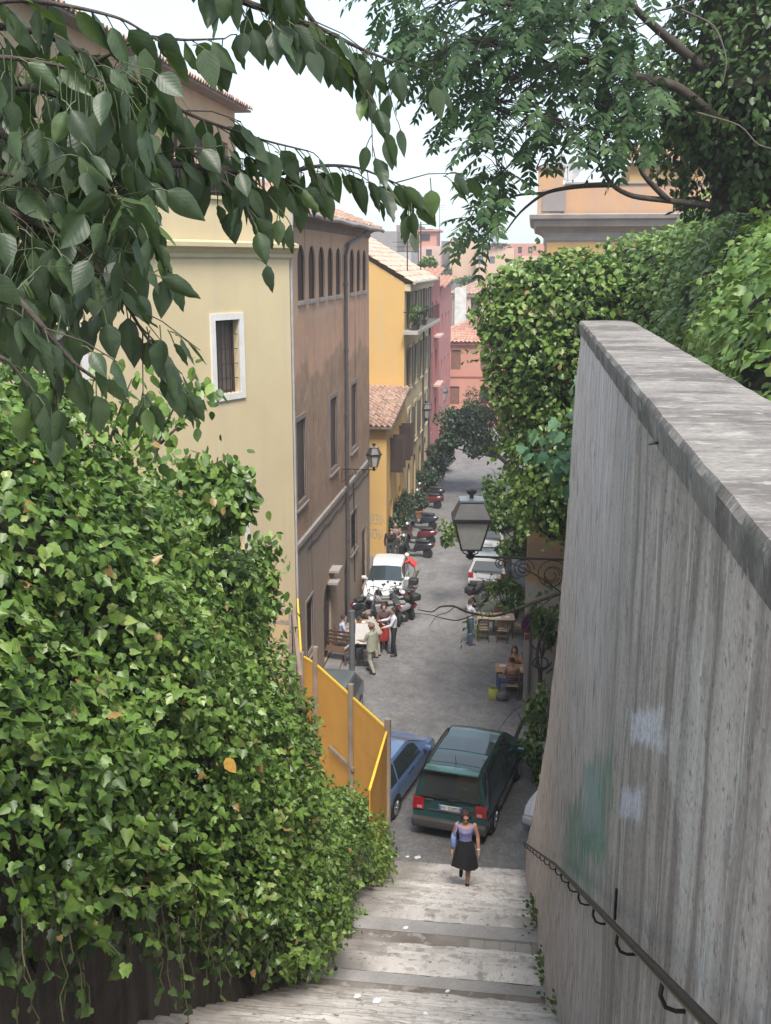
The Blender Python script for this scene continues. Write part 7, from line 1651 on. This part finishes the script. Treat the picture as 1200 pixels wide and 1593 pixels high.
B0 = grid_pts(bank, 90, 30); B1, _ = lumps(B0, .34, .9, 9.0); nb = nrmz(np.cross(np.gradient(B1, axis=0), np.gradient(B1, axis=1))); OB = 1.0 if (nb[45, 8] @ np.array([-2.9, -18, 2.0])) > 0 else -1.0
B1, _ = lumps(B0, .42, 1.1, 9.0, OB); nb = nrmz(np.cross(np.gradient(B1, axis=0), np.gradient(B1, axis=1))) * OB
cloak(rb, B1, 19000, .105, m_skylit, out=OB, depth=.2, tint0=.70, clump=1.1); fast_grid('leaf_backing', B1 - nb * .16, m_under, rb); shoots_of(rb, B1, nb, 110, 4, 86, 8, 28, m_skylit, .10, .1)  # sheet under the bank's leaves, coloured as shade in the gaps
# the mass hanging over the end of the grey wall
rc = thing('creeper', 'deep green creeper cascading over the end of the grey wall towards the lane', 'creeper', (.6, 25.6, 8))
prof_ = [(6.7, .15), (7.4, .5), (8.2, .8), (8.9, .9), (9.7, .95), (10.5, 1.1), (11.4, 1.42), (12.1, 1.38), (12.75, 1.1), (13.15, .6), (13.3, .05)]
def casc(u, v):
    z = 6.7 + 6.6 * v; r = interp(z, prof_); a = PI * (.86 + 1.28 * u); sag = .12 * math.sin(5 * a + z); r = r * (1 + sag * .6); return np.array([.62 + r * math.cos(a), 25.5 + min(r, 1.25) * .95 * math.sin(a), z])
C0 = grid_pts(casc, 50, 60); C1, _ = lumps(C0, .30, 1.05, 4.0); ncs = nrmz(np.cross(np.gradient(C1, axis=0), np.gradient(C1, axis=1))); OCs = 1.0 if ncs[25, 30][1] < 0 else -1.0
C1, _ = lumps(C0, .62, .95, 4.0, OCs); ncs = nrmz(np.cross(np.gradient(C1, axis=0), np.gradient(C1, axis=1))) * OCs
cloak(rc, C1, 11000, .115, m_ivy, out=OCs, depth=.26, tint0=.62, clump=1.2, jitter=.6); fast_grid('leaf_backing', C1 - ncs * .22, m_under, rc); shoots_of(rc, C1, ncs, 150, 2, 48, 2, 58, m_ivy, .115, .13)  # the sheet inside paints the hollows dark with shade
# big grey green leaves creeping round the wall edge
fg = thing('fig_plant', 'blue green fig leaves sprouting from the edge of the grey wall', 'plant', (.6, 11.5, 9)); b = MB(); PP = []
for px, py in ((912, 588), (900, 600), (914, 620), (896, 640), (880, 668), (866, 690), (848, 692), (838, 676), (858, 712), (880, 718), (893, 735), (884, 752), (905, 660), (872, 735), (826, 700), (900, 700), (850, 730), (912, 640), (890, 690), (868, 660)):
    p = aty(px, py, 11.2 + rng.random() * .3); PP.append(p); b.tube([Vector((.60, 11.6, p.z - .25)), Vector(p).lerp(Vector((.6, 11.5, p.z)), .4), p], [.008, .005, .003], 5, False)
b.build('stem', m_twig, fg); PP2 = [p + Vector(rng.normal(0, .05, 3)) for p in PP for _ in range(3)]; P = np.array([tuple(p) for p in PP2]); n = len(P)
leaves('foliage', P, nrmz(np.array([-.2, -.8, .6]) + rng.normal(0, .45, (n, 3))), rng.normal(0, .5, (n, 3)) + np.array([-.3, 0, -.7]), .10 + .075 * rng.random(n), IVY, m_fig, fg, rng.random(n))
# bare twigs reaching out before the lane
bt = thing('branch', 'long bare forked branch reaching from the wall end across the lane', 'branch', aty(876, 925, 23.0)); b = MB()
def pxtube(mbx, pts, y0, y1, r0, r1, n=7):
    Q = [aty(px, py, y0 + (y1 - y0) * i / (len(pts) - 1)) for i, (px, py) in enumerate(pts)]; A = np.array([tuple(q) for q in Q]); K = len(Q) - 1; fine = [Vector(crom(A, K * i / (K * 4))) for i in range(K * 4 + 1)]; mbx.tube(fine, [r0 + (r1 - r0) * i / (K * 4) for i in range(K * 4 + 1)], n); return fine
f1 = pxtube(b, [(892, 918), (850, 930), (810, 945), (770, 958), (730, 953), (706, 943), (685, 944), (672, 952), (650, 948)], 23.2, 22.0, .045, .010); pxtube(b, [(738, 956), (712, 965), (690, 962), (668, 956), (640, 954)], 22.4, 22, .018, .006); pxtube(b, [(708, 944), (695, 953), (680, 958), (668, 975)], 22.2, 22, .012, .005); pxtube(b, [(860, 928), (835, 948), (800, 966), (770, 992)], 23, 22.6, .02, .005)
b.build('limb', m_bark, bt, smooth=True); PP = [aty(px + rng.normal(0, 8), py + rng.normal(0, 8), 22.4) for px, py in ((735, 975), (748, 962), (742, 985), (760, 955), (755, 940), (770, 930), (780, 915), (725, 990), (800, 930), (815, 925), (790, 905)) for _ in range(9)]; P = np.array([tuple(p) for p in PP]); n = len(P)
leaves('foliage', P, nrmz(np.array([0, -.5, .8]) + rng.normal(0, .5, (n, 3))), rng.normal(0, .6, (n, 3)) + np.array([-.3, 0, -.6]), .10 + .06 * rng.random(n), LANCE, m_fresh, bt, rng.random(n))
vn = thing('vine', 'bare dark vine stem twisting up before the scrawled garden wall', 'vine', atz(800, 1150)); b = MB(); pxtube(b, [(802, 1150), (812, 1125), (836, 1085), (840, 1050), (836, 1020), (840, 995), (852, 970), (868, 940)], 27.6, 27.2, .06, .03); pxtube(b, [(838, 1012), (828, 1005), (822, 990)], 27.4, 27.2, .02, .008); pxtube(b, [(836, 1085), (818, 1095), (800, 1105), (780, 1130), (770, 1145)], 27.4, 26, .022, .006); pxtube(b, [(845, 985), (830, 975), (812, 968), (800, 975)], 27.3, 27, .02, .006); pxtube(b, [(838, 1090), (828, 1120), (830, 1150), (838, 1170)], 27.4, 26.6, .02, .006); pxtube(b, [(812, 1125), (806, 1108), (790, 1100)], 27.4, 26.8, .012, .004)
b.build('stem', m_bark, vn, smooth=True); PP = [aty(px + rng.normal(0, 7), py + rng.normal(0, 8), 26.8) for px, py in ((868, 930), (855, 945), (845, 930), (862, 955), (870, 905), (850, 915), (800, 1190), (808, 1200), (795, 1180), (815, 1185), (835, 1165)) for _ in range(8)]; P = np.array([tuple(p) for p in PP]); n = len(P)
leaves('foliage', P, nrmz(np.array([0, -.5, .8]) + rng.normal(0, .5, (n, 3))), rng.normal(0, .6, (n, 3)) + np.array([-.2, 0, -.6]), .11 + .06 * rng.random(n), OVATE, m_fresh, vn, rng.random(n))
# weeds rooted where the wall meets the steps
for k, (px, py, s) in enumerate(((829, 1415, .16), (836, 1438, .22), (846, 1500, .18), (852, 1525, .2), (866, 1560, .22), (872, 1585, .18))):
    p = on_stairs(px, py); t = thing('weed', ('green weed at the foot of the grey wall, farthest down the steps', 'bushy green weed at the foot of the wall by the grey landing edge', 'green weed at the wall foot just above the brick landing', 'green weed at the wall foot beside the pale treads', 'larger green weed at the wall foot near the bottom dark tread', 'green weed at the wall foot, closest to the viewer')[k], 'weed', p, 0, 'weeds at the foot of the grey wall'); n = 46
    q = rng.normal(0, 1, (n, 3)); q[:, 2] = np.abs(q[:, 2]); P = np.array(p) + q * s * np.array([.35, .8, .5]); leaves('foliage', P, nrmz(q + np.array([-.4, -.3, .8])), q + np.array([-.4, 0, .2]), .035 + .045 * rng.random(n), OVATE, m_fresh, t, rng.random(n)); b = MB()
    for i in range(0, n, 3): b.tube([p, tuple(P[i])], .003, 4, False)
    b.build('stem', MATS['ivy_shoot'], t)

# ---------------------------------------------------------------- saplings on top of the ivy
def sapling(label, px_base, leaf_backing, y, n, size, spread, mat=None):
    base = aty(*px_base, y); t = thing('sapling', label, 'sapling', base, 0, 'saplings rising from the ivy'); b = MB(); PP = []
    for pts in leaf_backing:
        f = pxtube(b, pts, y, y, .016, .004, 6)
        for q in f[len(f) // 3:]:
            for _ in range(n): PP.append(q + Vector(rng.normal(0, spread, 3)))
    b.build('stem', m_twig, t); P = np.array([tuple(p) for p in PP]); k = len(P)
    leaves('foliage', P, nrmz(np.array([.3, -.3, .8]) + rng.normal(0, .45, (k, 3))), rng.normal(0, .5, (k, 3)) + np.array([.15, -.1, -.8]), size * (.7 + .6 * rng.random(k)), OVATE, mat or m_ivy, t, np.clip(rng.normal(.5, .25, k), 0, 1))
sapling('thin sapling standing clear against the cream wall by the window', (240, 720), [[(240, 720), (250, 680), (268, 640), (290, 605), (305, 585)], [(250, 690), (285, 655), (310, 615), (325, 605)], [(246, 700), (240, 660), (255, 630)]], 9.4, 4, .115, .075)
plant('shrub', 'dense drooping leafy shrub standing out of the ivy before the cream wall', aty(300, 900, 10.4), aty(318, 768, 10.4), (.52, .6, .42), 2300, .10, m_ivy, OVATE, 14, 'shrub', None, .03, None, .6, 1.0, .5)
plant('shrub', 'leafy shrub drooping from the shoulder of the ivy towards the timber fence', aty(360, 1050, 12.5), aty(372, 905, 12.5), (.55, .6, .62), 2600, .105, m_ivy, OVATE, 14, 'shrub', None, .03, None, .58, 1.0, .5)
sapling('leafy sapling clump rising over the ivy before the cream wall', (250, 830), [[(250, 830), (290, 770), (330, 725), (350, 715)], [(265, 840), (320, 790), (360, 750), (372, 740)], [(255, 820), (270, 760), (290, 715)], [(240, 800), (235, 740), (245, 705)], [(280, 850), (340, 810), (375, 790)]], 10.6, 9, .12, .12)
sapling('low leafy sapling at the shoulder of the ivy over the timber fence', (330, 960), [[(330, 960), (370, 890), (405, 855), (425, 845)], [(340, 970), (390, 920), (430, 880)], [(320, 950), (345, 880), (370, 835)], [(350, 990), (400, 960), (432, 930)]], 12.6, 10, .11, .13)
sapling('leafy sapling deep among the ivy under the overhanging branches', (150, 760), [[(150, 760), (170, 690), (190, 630), (205, 590)], [(140, 770), (210, 700), (240, 660)], [(130, 760), (120, 690), (140, 620)]], 8.0, 7, .11, .11)

# ---------------------------------------------------------------- the tall tree over the garden and the ivy clad trunk
tr = thing('tree', 'tall tree with feathery pinnate leaves reaching over the lane from an ivy clad trunk', 'tree', (3.6, 16.6, 10.2)); b = MB(); tc = [Vector((3.75, 16.9, 10.0)), Vector((3.6, 16.7, 12.2)), Vector((3.45, 16.5, 14.5)), Vector((3.4, 16.4, 17.0)), Vector((3.3, 16.2, 19.5)), Vector((3.1, 16, 22))]
b.tube(tc, [.42, .36, .32, .27, .22, .16], 14); b.build('trunk', m_bark, tr, smooth=True); b = MB(); LIMB = []
for pts, y0, y1, r0, r1 in (([(1190, 250), (1110, 180), (1052, 135), (985, 118), (930, 95), (870, 60), (820, 10), (790, -30)], 16.2, 14.5, .085, .025), ([(1200, 330), (1120, 322), (1040, 312), (985, 305), (952, 287), (930, 250), (905, 222), (885, 205), (868, 190)], 16.4, 15.2, .05, .014), ([(985, 118), (940, 60), (915, 10), (905, -40)], 15.6, 14.6, .07, .03), ([(1110, 120), (1040, 60), (985, 10), (960, -30)], 16.2, 15, .08, .03), ([(930, 95), (860, 100), (800, 130), (760, 165)], 15.4, 14.4, .045, .012),
                            ([(952, 287), (900, 290), (850, 300), (810, 330), (780, 370)], 15.8, 15, .04, .008), ([(930, 250), (945, 200), (925, 160)], 15.6, 15.2, .035, .01), ([(870, 60), (800, 70), (730, 60), (660, 40)], 15, 14, .035, .01), ([(905, 222), (860, 225), (810, 240), (780, 270)], 15.4, 14.8, .02, .008), ([(885, 205), (870, 240), (835, 262)], 15.3, 15, .018, .006), ([(1040, 312), (1000, 270), (985, 225)], 16.1, 15.6, .05, .015), ([(820, 10), (740, 0), (660, -10), (600, 10)], 14.7, 13.8, .035, .01), ([(850, 300), (800, 305), (760, 330), (735, 350)], 15.4, 15, .02, .006)):
    LIMB += [(q) for q in pxtube(b, pts, y0, y1, r0, r1, 8)]
poly = [(560, -60), (592, 40), (640, 75), (662, 130), (690, 195), (742, 185), (748, 240), (735, 290), (722, 335), (742, 362), (770, 372), (790, 320), (805, 262), (840, 215), (880, 222), (920, 210), (975, 235), (1030, 225), (1030, -60)]
def inside(x, y, pl):
    r = False; n = len(pl)
    for i in range(n):
        x0, y0 = pl[i]; x1, y1 = pl[(i + 1) % n]
        if (y0 > y) != (y1 > y) and x < (x1 - x0) * (y - y0) / (y1 - y0) + x0: r = not r
    return r
LA = np.array([tuple(q) for q in LIMB]); LP = []; LD = []; LN = []; LS = []; LT = []; cnt = 0
while cnt < 520:
    px, py = 560 + 470 * rng.random(), -60 + 470 * rng.random()
    if not inside(px, py, poly) or mnoise.noise(Vector((px * .013, py * .017, 2))) < -.28 + .2 * rng.random(): continue
    cnt += 1; y = 13.4 + 2.8 * rng.random(); p = Vector(aty(px, py, y)); k = np.argmin(np.linalg.norm(LA - np.array(p), axis=1)); lp = Vector(LA[k]); away = (p - lp)
    if away.length > 1.3: away = away.normalized() * 1.3
    s0 = p - away * .9
    if away.length > .15: b.tube([lp if (p - lp).length < 1.4 else s0, s0.lerp(p, .5) + Vector((0, 0, .04)), p], [.010, .007, .004], 4, False)
    d = (away.normalized() * .5 + Vector((-.45, rng.normal(-.1, .5), -.25)) + Vector(rng.normal(0, .4, 3))).normalized(); L = .42 + .34 * rng.random(); pos = p.copy(); npair = 6 + int(rng.integers(0, 3)); tt = rng.random(); pts = [pos.copy()]
    for i in range(npair):
        pos = pos + d * (L / npair); d = (d + Vector((0, 0, -.09))).normalized(); sd = d.cross(Vector((0, 0, 1))).normalized(); upv = sd.cross(d); pts.append(pos.copy())
        for s in (-1, 1):
            LP.append(tuple(pos)); LD.append(tuple(sd * s * .85 + d * .5 + Vector((0, 0, -.25)) + Vector(rng.normal(0, .12, 3)))); LN.append(tuple(upv + Vector(rng.normal(0, .25, 3)))); LS.append(.12 + .05 * rng.random()); LT.append(np.clip(.2 + .6 * tt + rng.normal(0, .12), 0, 1))
    LP.append(tuple(pos)); LD.append(tuple(d)); LN.append(tuple(upv)); LS.append(.12); LT.append(tt); b.tube(pts, .003, 3, False)
b.build('limbs', m_bark, tr, smooth=True); leaves('crown', np.array(LP), nrmz(np.array(LN)), np.array(LD), np.array(LS), LEAFLET, m_tree, tr, np.array(LT))
ic = thing('ivy', 'dusky ivy clothing the trunk of the tall tree', 'ivy', (3.6, 16.6, 10.2))
def col_(u, v):
    z = 13.95 + 6.2 * v; a = PI * (.75 + 1.5 * u); r = 1.46 + .34 * math.sin(z * 1.3) + .16 * math.sin(z * 2.9 + 1) + .2 * max(0, 1 - abs(z - 14.2) / .9); return np.array([3.72 + r * math.cos(a), 16.9 + r * math.sin(a), z])
D0 = grid_pts(col_, 34, 70); D1, _ = lumps(D0, .42, .85, 12.0); ndx = nrmz(np.cross(np.gradient(D1, axis=0), np.gradient(D1, axis=1))); OD = 1.0 if ndx[17, 30][1] < 0 else -1.0
D1, _ = lumps(D0, .45, .85, 12.0, OD); ndx = nrmz(np.cross(np.gradient(D1, axis=0), np.gradient(D1, axis=1))) * OD
cloak(ic, D1, 17000, .10, m_ivyd, OVATE, out=OD, depth=.3, tint0=.52, clump=1.4, jitter=.5); fast_grid('leaf_backing', D1 - ndx * .26, m_under, ic)  # dark sheet round the trunk, shade painted under its leaves
b = MB(); pxtube(b, [(1060, 15), (1110, 40), (1130, 90), (1125, 130)], 15.2, 15.1, .016, .006); pxtube(b, [(1085, 175), (1150, 195), (1180, 225), (1220, 235)], 15.1, 15.0, .012, .008); pxtube(b, [(1010, 20), (1070, 5), (1120, -20)], 15.2, 15, .015, .008); b.build('dead_twigs', M('dead_twig', (.13, .10, .09), .9), ic)

# ---------------------------------------------------------------- the near tree whose boughs hang into view
nt_ = thing('tree', 'tree with large drooping pointed leaves whose boughs hang close overhead', 'tree', (-3.0, 1.4, 11.0)); b = MB(); b.tube([(-3.2, 1.2, 10.2), (-3.1, 1.3, 12.4), (-2.7, 1.6, 13.6), (-2.2, 1.9, 14.2)], [.16, .13, .10, .07], 12)
NB = []
def bough(pts, r0, r1):
    A = np.array([tuple(atd(px, py, d)) for px, py, d in pts]); K = len(pts) - 1; f = [Vector(crom(A, K * i / (K * 6))) for i in range(K * 6 + 1)]; b.tube(f, [r0 + (r1 - r0) * i / (K * 6) for i in range(K * 6 + 1)], 7); NB.append(f); return f
bough([(-330, 250, 2.5), (-80, 190, 2.6), (30, 218, 2.6), (110, 245, 2.7), (210, 250, 2.8), (330, 262, 2.9), (420, 272, 3.0), (500, 258, 3.1), (560, 262, 3.2), (632, 292, 3.2)], .017, .002)
bough([(-300, 60, 2.4), (-60, 40, 2.4), (60, 50, 2.5), (150, 95, 2.6), (230, 140, 2.7), (300, 180, 2.8), (400, 215, 2.9), (480, 235, 3.0)], .011, .002)
bough([(200, -260, 2.4), (320, -90, 2.6), (360, -10, 2.7), (430, 20, 2.8), (500, 45, 2.9), (560, 75, 3.0), (612, 96, 3.0)], .014, .003)
bough([(300, -240, 2.5), (400, -90, 2.6), (450, -20, 2.8), (500, 50, 2.9), (550, 110, 3.0), (582, 160, 3.0)], .012, .003)
bough([(-330, 330, 2.2), (-80, 290, 2.3), (20, 330, 2.4), (110, 380, 2.5), (180, 450, 2.5), (225, 520, 2.6), (255, 560, 2.6)], .011, .002)
bough([(-300, 420, 2.0), (-80, 410, 2.1), (0, 440, 2.2), (60, 500, 2.2), (110, 560, 2.25), (150, 590, 2.3)], .012, .003)
bough([(110, 245, 2.7), (180, 310, 2.75), (240, 370, 2.75), (262, 420, 2.75)], .008, .002); bough([(330, 264, 2.9), (375, 310, 2.85), (395, 345, 2.85)], .006, .002); bough([(-100, 20, 2.4), (20, 0, 2.4), (110, 10, 2.5), (190, 30, 2.5), (250, 66, 2.55)], .008, .002); bough([(-80, 90, 2.3), (20, 90, 2.35), (120, 110, 2.4), (200, 150, 2.5)], .007, .002)
bough([(150, 95, 2.6), (220, 60, 2.6), (290, 62, 2.65), (350, 60, 2.7)], .006, .002)
bough([(30, 218, 2.6), (60, 300, 2.6), (130, 360, 2.65), (190, 400, 2.65)], .008, .002); bough([(-60, 190, 2.5), (20, 140, 2.55), (90, 150, 2.6), (160, 190, 2.7), (240, 230, 2.75)], .008, .002); bough([(230, 140, 2.7), (300, 240, 2.85), (380, 280, 2.9)], .006, .002)
bough([(-80, 300, 2.35), (0, 270, 2.45), (80, 300, 2.5), (160, 350, 2.55)], .006, .002); bough([(-60, 540, 2.0), (10, 560, 2.05), (50, 610, 2.1)], .006, .002)
# leaf blade: seven rows of five points, folded at the rib and curled at the tip
ny, nx = 9, 5; yy_ = np.linspace(0, 1, ny); wv = .37 * np.sin(PI * yy_ ** .72) ** .9 * (1 - .25 * yy_); wv[0] = .012; wv[-1] = .002; xs_ = np.linspace(-1, 1, nx)
TV = np.array([(x * w_, y, -.22 * abs(x) * w_ * (1) - .14 * y * y + .012 * math.sin(y * 19) * abs(x)) for y, w_ in zip(yy_, wv) for x in xs_]); TUV = np.array([((x * w_ / .37) * .5 + .5, y) for y, w_ in zip(yy_, wv) for x in xs_]); TF = np.array([(i * nx + j, i * nx + j + 1, (i + 1) * nx + j + 1, (i + 1) * nx + j) for i in range(ny - 1) for j in range(nx - 1)])
LP, LN, LD, LS = [], [], [], []; pet = MB(); cam_ = Vector((0, 0, EYE))
def add_leaf(p, dirn, s, spread=.35):
    out = Vector(rng.normal(0, 1, 3)); out.normalize(); q = p + (dirn * .5 + out * .5 + Vector((0, 0, -.4))).normalized() * .035; pet.tube([p, p.lerp(q, .5) + Vector((0, 0, .004)), q], .0016, 4, False)
    D = (Vector((0, 0, -.78)) + dirn * .42 + out * spread).normalized(); view = (cam_ - p).normalized(); Nn3 = (Vector((0, 0, .5)) + view * .55 + Vector(rng.normal(0, .55, 3))); LP.append(tuple(q)); LD.append(tuple(D)); LN.append(tuple(Nn3)); LS.append(s)
for bi, f in enumerate(NB):
    L = 0.0; step = .031 if bi < 6 else .034; nxt = .1
    for i in range(1, len(f)):
        d = (f[i] - f[i - 1]); l = d.length; d.normalize()
        while L + l > nxt:
            p = f[i - 1] + d * (nxt - L); add_leaf(p, d, .074 + .040 * rng.random())
            if bi < 6 and rng.random() < .45:       # side twig with three or four leaves
                sd = (d + Vector(rng.normal(0, .8, 3)) + Vector((0, 0, -.5))).normalized(); e = p + sd * (.10 + .12 * rng.random()); b.tube([p, p.lerp(e, .5) + Vector((0, 0, .012)), e], [.002, .0016, .0012], 4, False)
                for k in range(int(rng.integers(2, 5))): add_leaf(p.lerp(e, .4 + .6 * rng.random()), sd, .06 + .035 * rng.random())
            nxt += step
        L += l
    add_leaf(f[-1], (f[-1] - f[-2]).normalized(), .085)
# the dense part on the trunk side
for k in range(640):
    px, py = -60 + 300 * rng.random(), 90 + 430 * rng.random()
    if px > 262 - (py - 300) * .12 or (py > 430 and px > 150): continue
    p = Vector(atd(px, py, 2.3 + .9 * rng.random())); A = min((q for f in NB for q in f), key=lambda q: (q - p).length)
    if (A - p).length > .5: continue
    pet.tube([A, A.lerp(p, .5) + Vector((0, 0, .03)), p], [.0014, .0012, .001], 4, False); add_leaf(p, (p - A).normalized(), .065 + .04 * rng.random(), .5)
for px, py, d, s in ((398, 402, 2.85, .075), (590, 195, 3.0, .10), (600, 205, 3.02, .09), (640, 315, 3.2, .085), (590, 275, 3.15, .11), (545, 262, 3.15, .11), (240, 72, 2.6, .10), (300, 70, 2.65, .10)): add_leaf(Vector(atd(px, py, d)), Vector((.3, .1, -.3)), s, .15)
b.build('boughs', m_bark, nt_, smooth=True); pet.build('stalks', M('leaf_stalk', (.07, .09, .035), .6), nt_)
LP = np.array(LP); LD = nrmz(np.array(LD)); LN = np.array(LN); n = len(LP); LS = np.array(LS); X = nrmz(np.cross(LD, LN)); Z = np.cross(X, LD); wsc = (.66 + .36 * rng.random(n))[:, None, None]; cs = (.2 + 2.6 * rng.random(n))[:, None, None]
V = LP[:, None, :] + LS[:, None, None] * (TV[None, :, 0:1] * wsc * X[:, None, :] + TV[None, :, 1:2] * LD[:, None, :] + TV[None, :, 2:3] * cs * Z[:, None, :]); idx = (np.arange(n)[:, None, None] * len(TV) + TF[None]).reshape(-1)
fast_mesh('foliage', V.reshape(-1, 3), idx, np.full(n * len(TF), 4), m_near, nt_, np.repeat(np.clip(rng.normal(.45, .25, n), 0, 1), len(TF)), True, TUV[np.tile(TF.ravel(), n)])
# ================================================================== light, sky, camera
w = bpy.data.worlds.new('World'); SC.world = w; w.use_nodes = True; nt = w.node_tree; nt.nodes.clear()
out = nt.nodes.new('ShaderNodeOutputWorld'); sky = nt.nodes.new('ShaderNodeTexSky'); sky.sky_type = 'NISHITA'; sky.sun_disc = False
SUN_EL, SUN_AZ = math.radians(57), math.radians(163)          # azimuth clockwise from the lane's direction
sky.sun_elevation = SUN_EL; sky.sun_rotation = SUN_AZ; sky.air_density = 1.2; sky.dust_density = 2.0; sky.altitude = 30
gen = N(nt, 'ShaderNodeTexCoord').outputs['Generated']; cl = noise_n(nt, gen, 2.2, 6, (1, 1, 2.6)); sx = N(nt, 'ShaderNodeSeparateXYZ'); nt.links.new(gen, sx.inputs[0])
hz = ramp(nt, sx.outputs[2], [(0.0, 1.0), (0.15, 0.85), (0.4, 0.5)]); cov = math_n(nt, 'MULTIPLY', ramp(nt, cl, [(0.28, 0.55), (0.6, 1.0)]), hz)
sc_ = mix(nt, 1.0, sky.outputs[0], (.10, .10, .10), 'MULTIPLY'); col = mix(nt, cov, sc_, (.375, .44, .47))
bg = nt.nodes.new('ShaderNodeBackground'); nt.links.new(col, bg.inputs['Color']); bg.inputs['Strength'].default_value = 1.0
nt.links.new(bg.outputs[0], out.inputs['Surface'])
sl = bpy.data.lights.new('sun', 'SUN'); sl.energy = 2.2; sl.angle = math.radians(20); sl.color = (1.0, .95, .88); so = bpy.data.objects.new('sun', sl); COL.objects.link(so)
dirv = Vector((math.sin(SUN_AZ) * math.cos(SUN_EL), math.cos(SUN_AZ) * math.cos(SUN_EL), math.sin(SUN_EL))); so.rotation_euler = dirv.to_track_quat('Z', 'Y').to_euler(); so.location = dirv * 60
cam = bpy.data.cameras.new('camera'); co = bpy.data.objects.new('camera', cam); COL.objects.link(co)
cam.sensor_fit = 'VERTICAL'; cam.sensor_height = 24; cam.lens = 24 * F / 1593; cam.clip_start = 0.1; cam.clip_end = 6000
mw = Matrix(((RT[0], UP[0], -FW[0], 0), (RT[1], UP[1], -FW[1], 0), (RT[2], UP[2], -FW[2], EYE), (0, 0, 0, 1))); co.matrix_world = mw; SC.camera = co
SC.view_settings.view_transform = 'Standard'; SC.view_settings.look = 'None'; SC.view_settings.exposure = EXPO; SC.view_settings.gamma = 1.0
SC.render.engine = 'CYCLES'; SC.cycles.use_denoising = True; SC.cycles.max_bounces = 6; SC.cycles.diffuse_bounces = 4; SC.cycles.transparent_max_bounces = 4; SC.cycles.glossy_bounces = 2; SC.cycles.transmission_bounces = 2

hz_ = MB(); hz_.box(-330, 330, -75, 390, -3.0, 34); m, nt, out = nodes_of('haze_air'); pv_ = N(nt, 'ShaderNodeVolumePrincipled'); pv_.inputs['Color'].default_value = (.92, .95, 1, 1); pv_.inputs['Density'].default_value = 0.0012; pv_.inputs['Anisotropy'].default_value = 0.2
nt.links.new(pv_.outputs[0], out.inputs['Volume']); tag(hz_.build('haze', m), kind='stuff'); SC.cycles.volume_bounces = 0
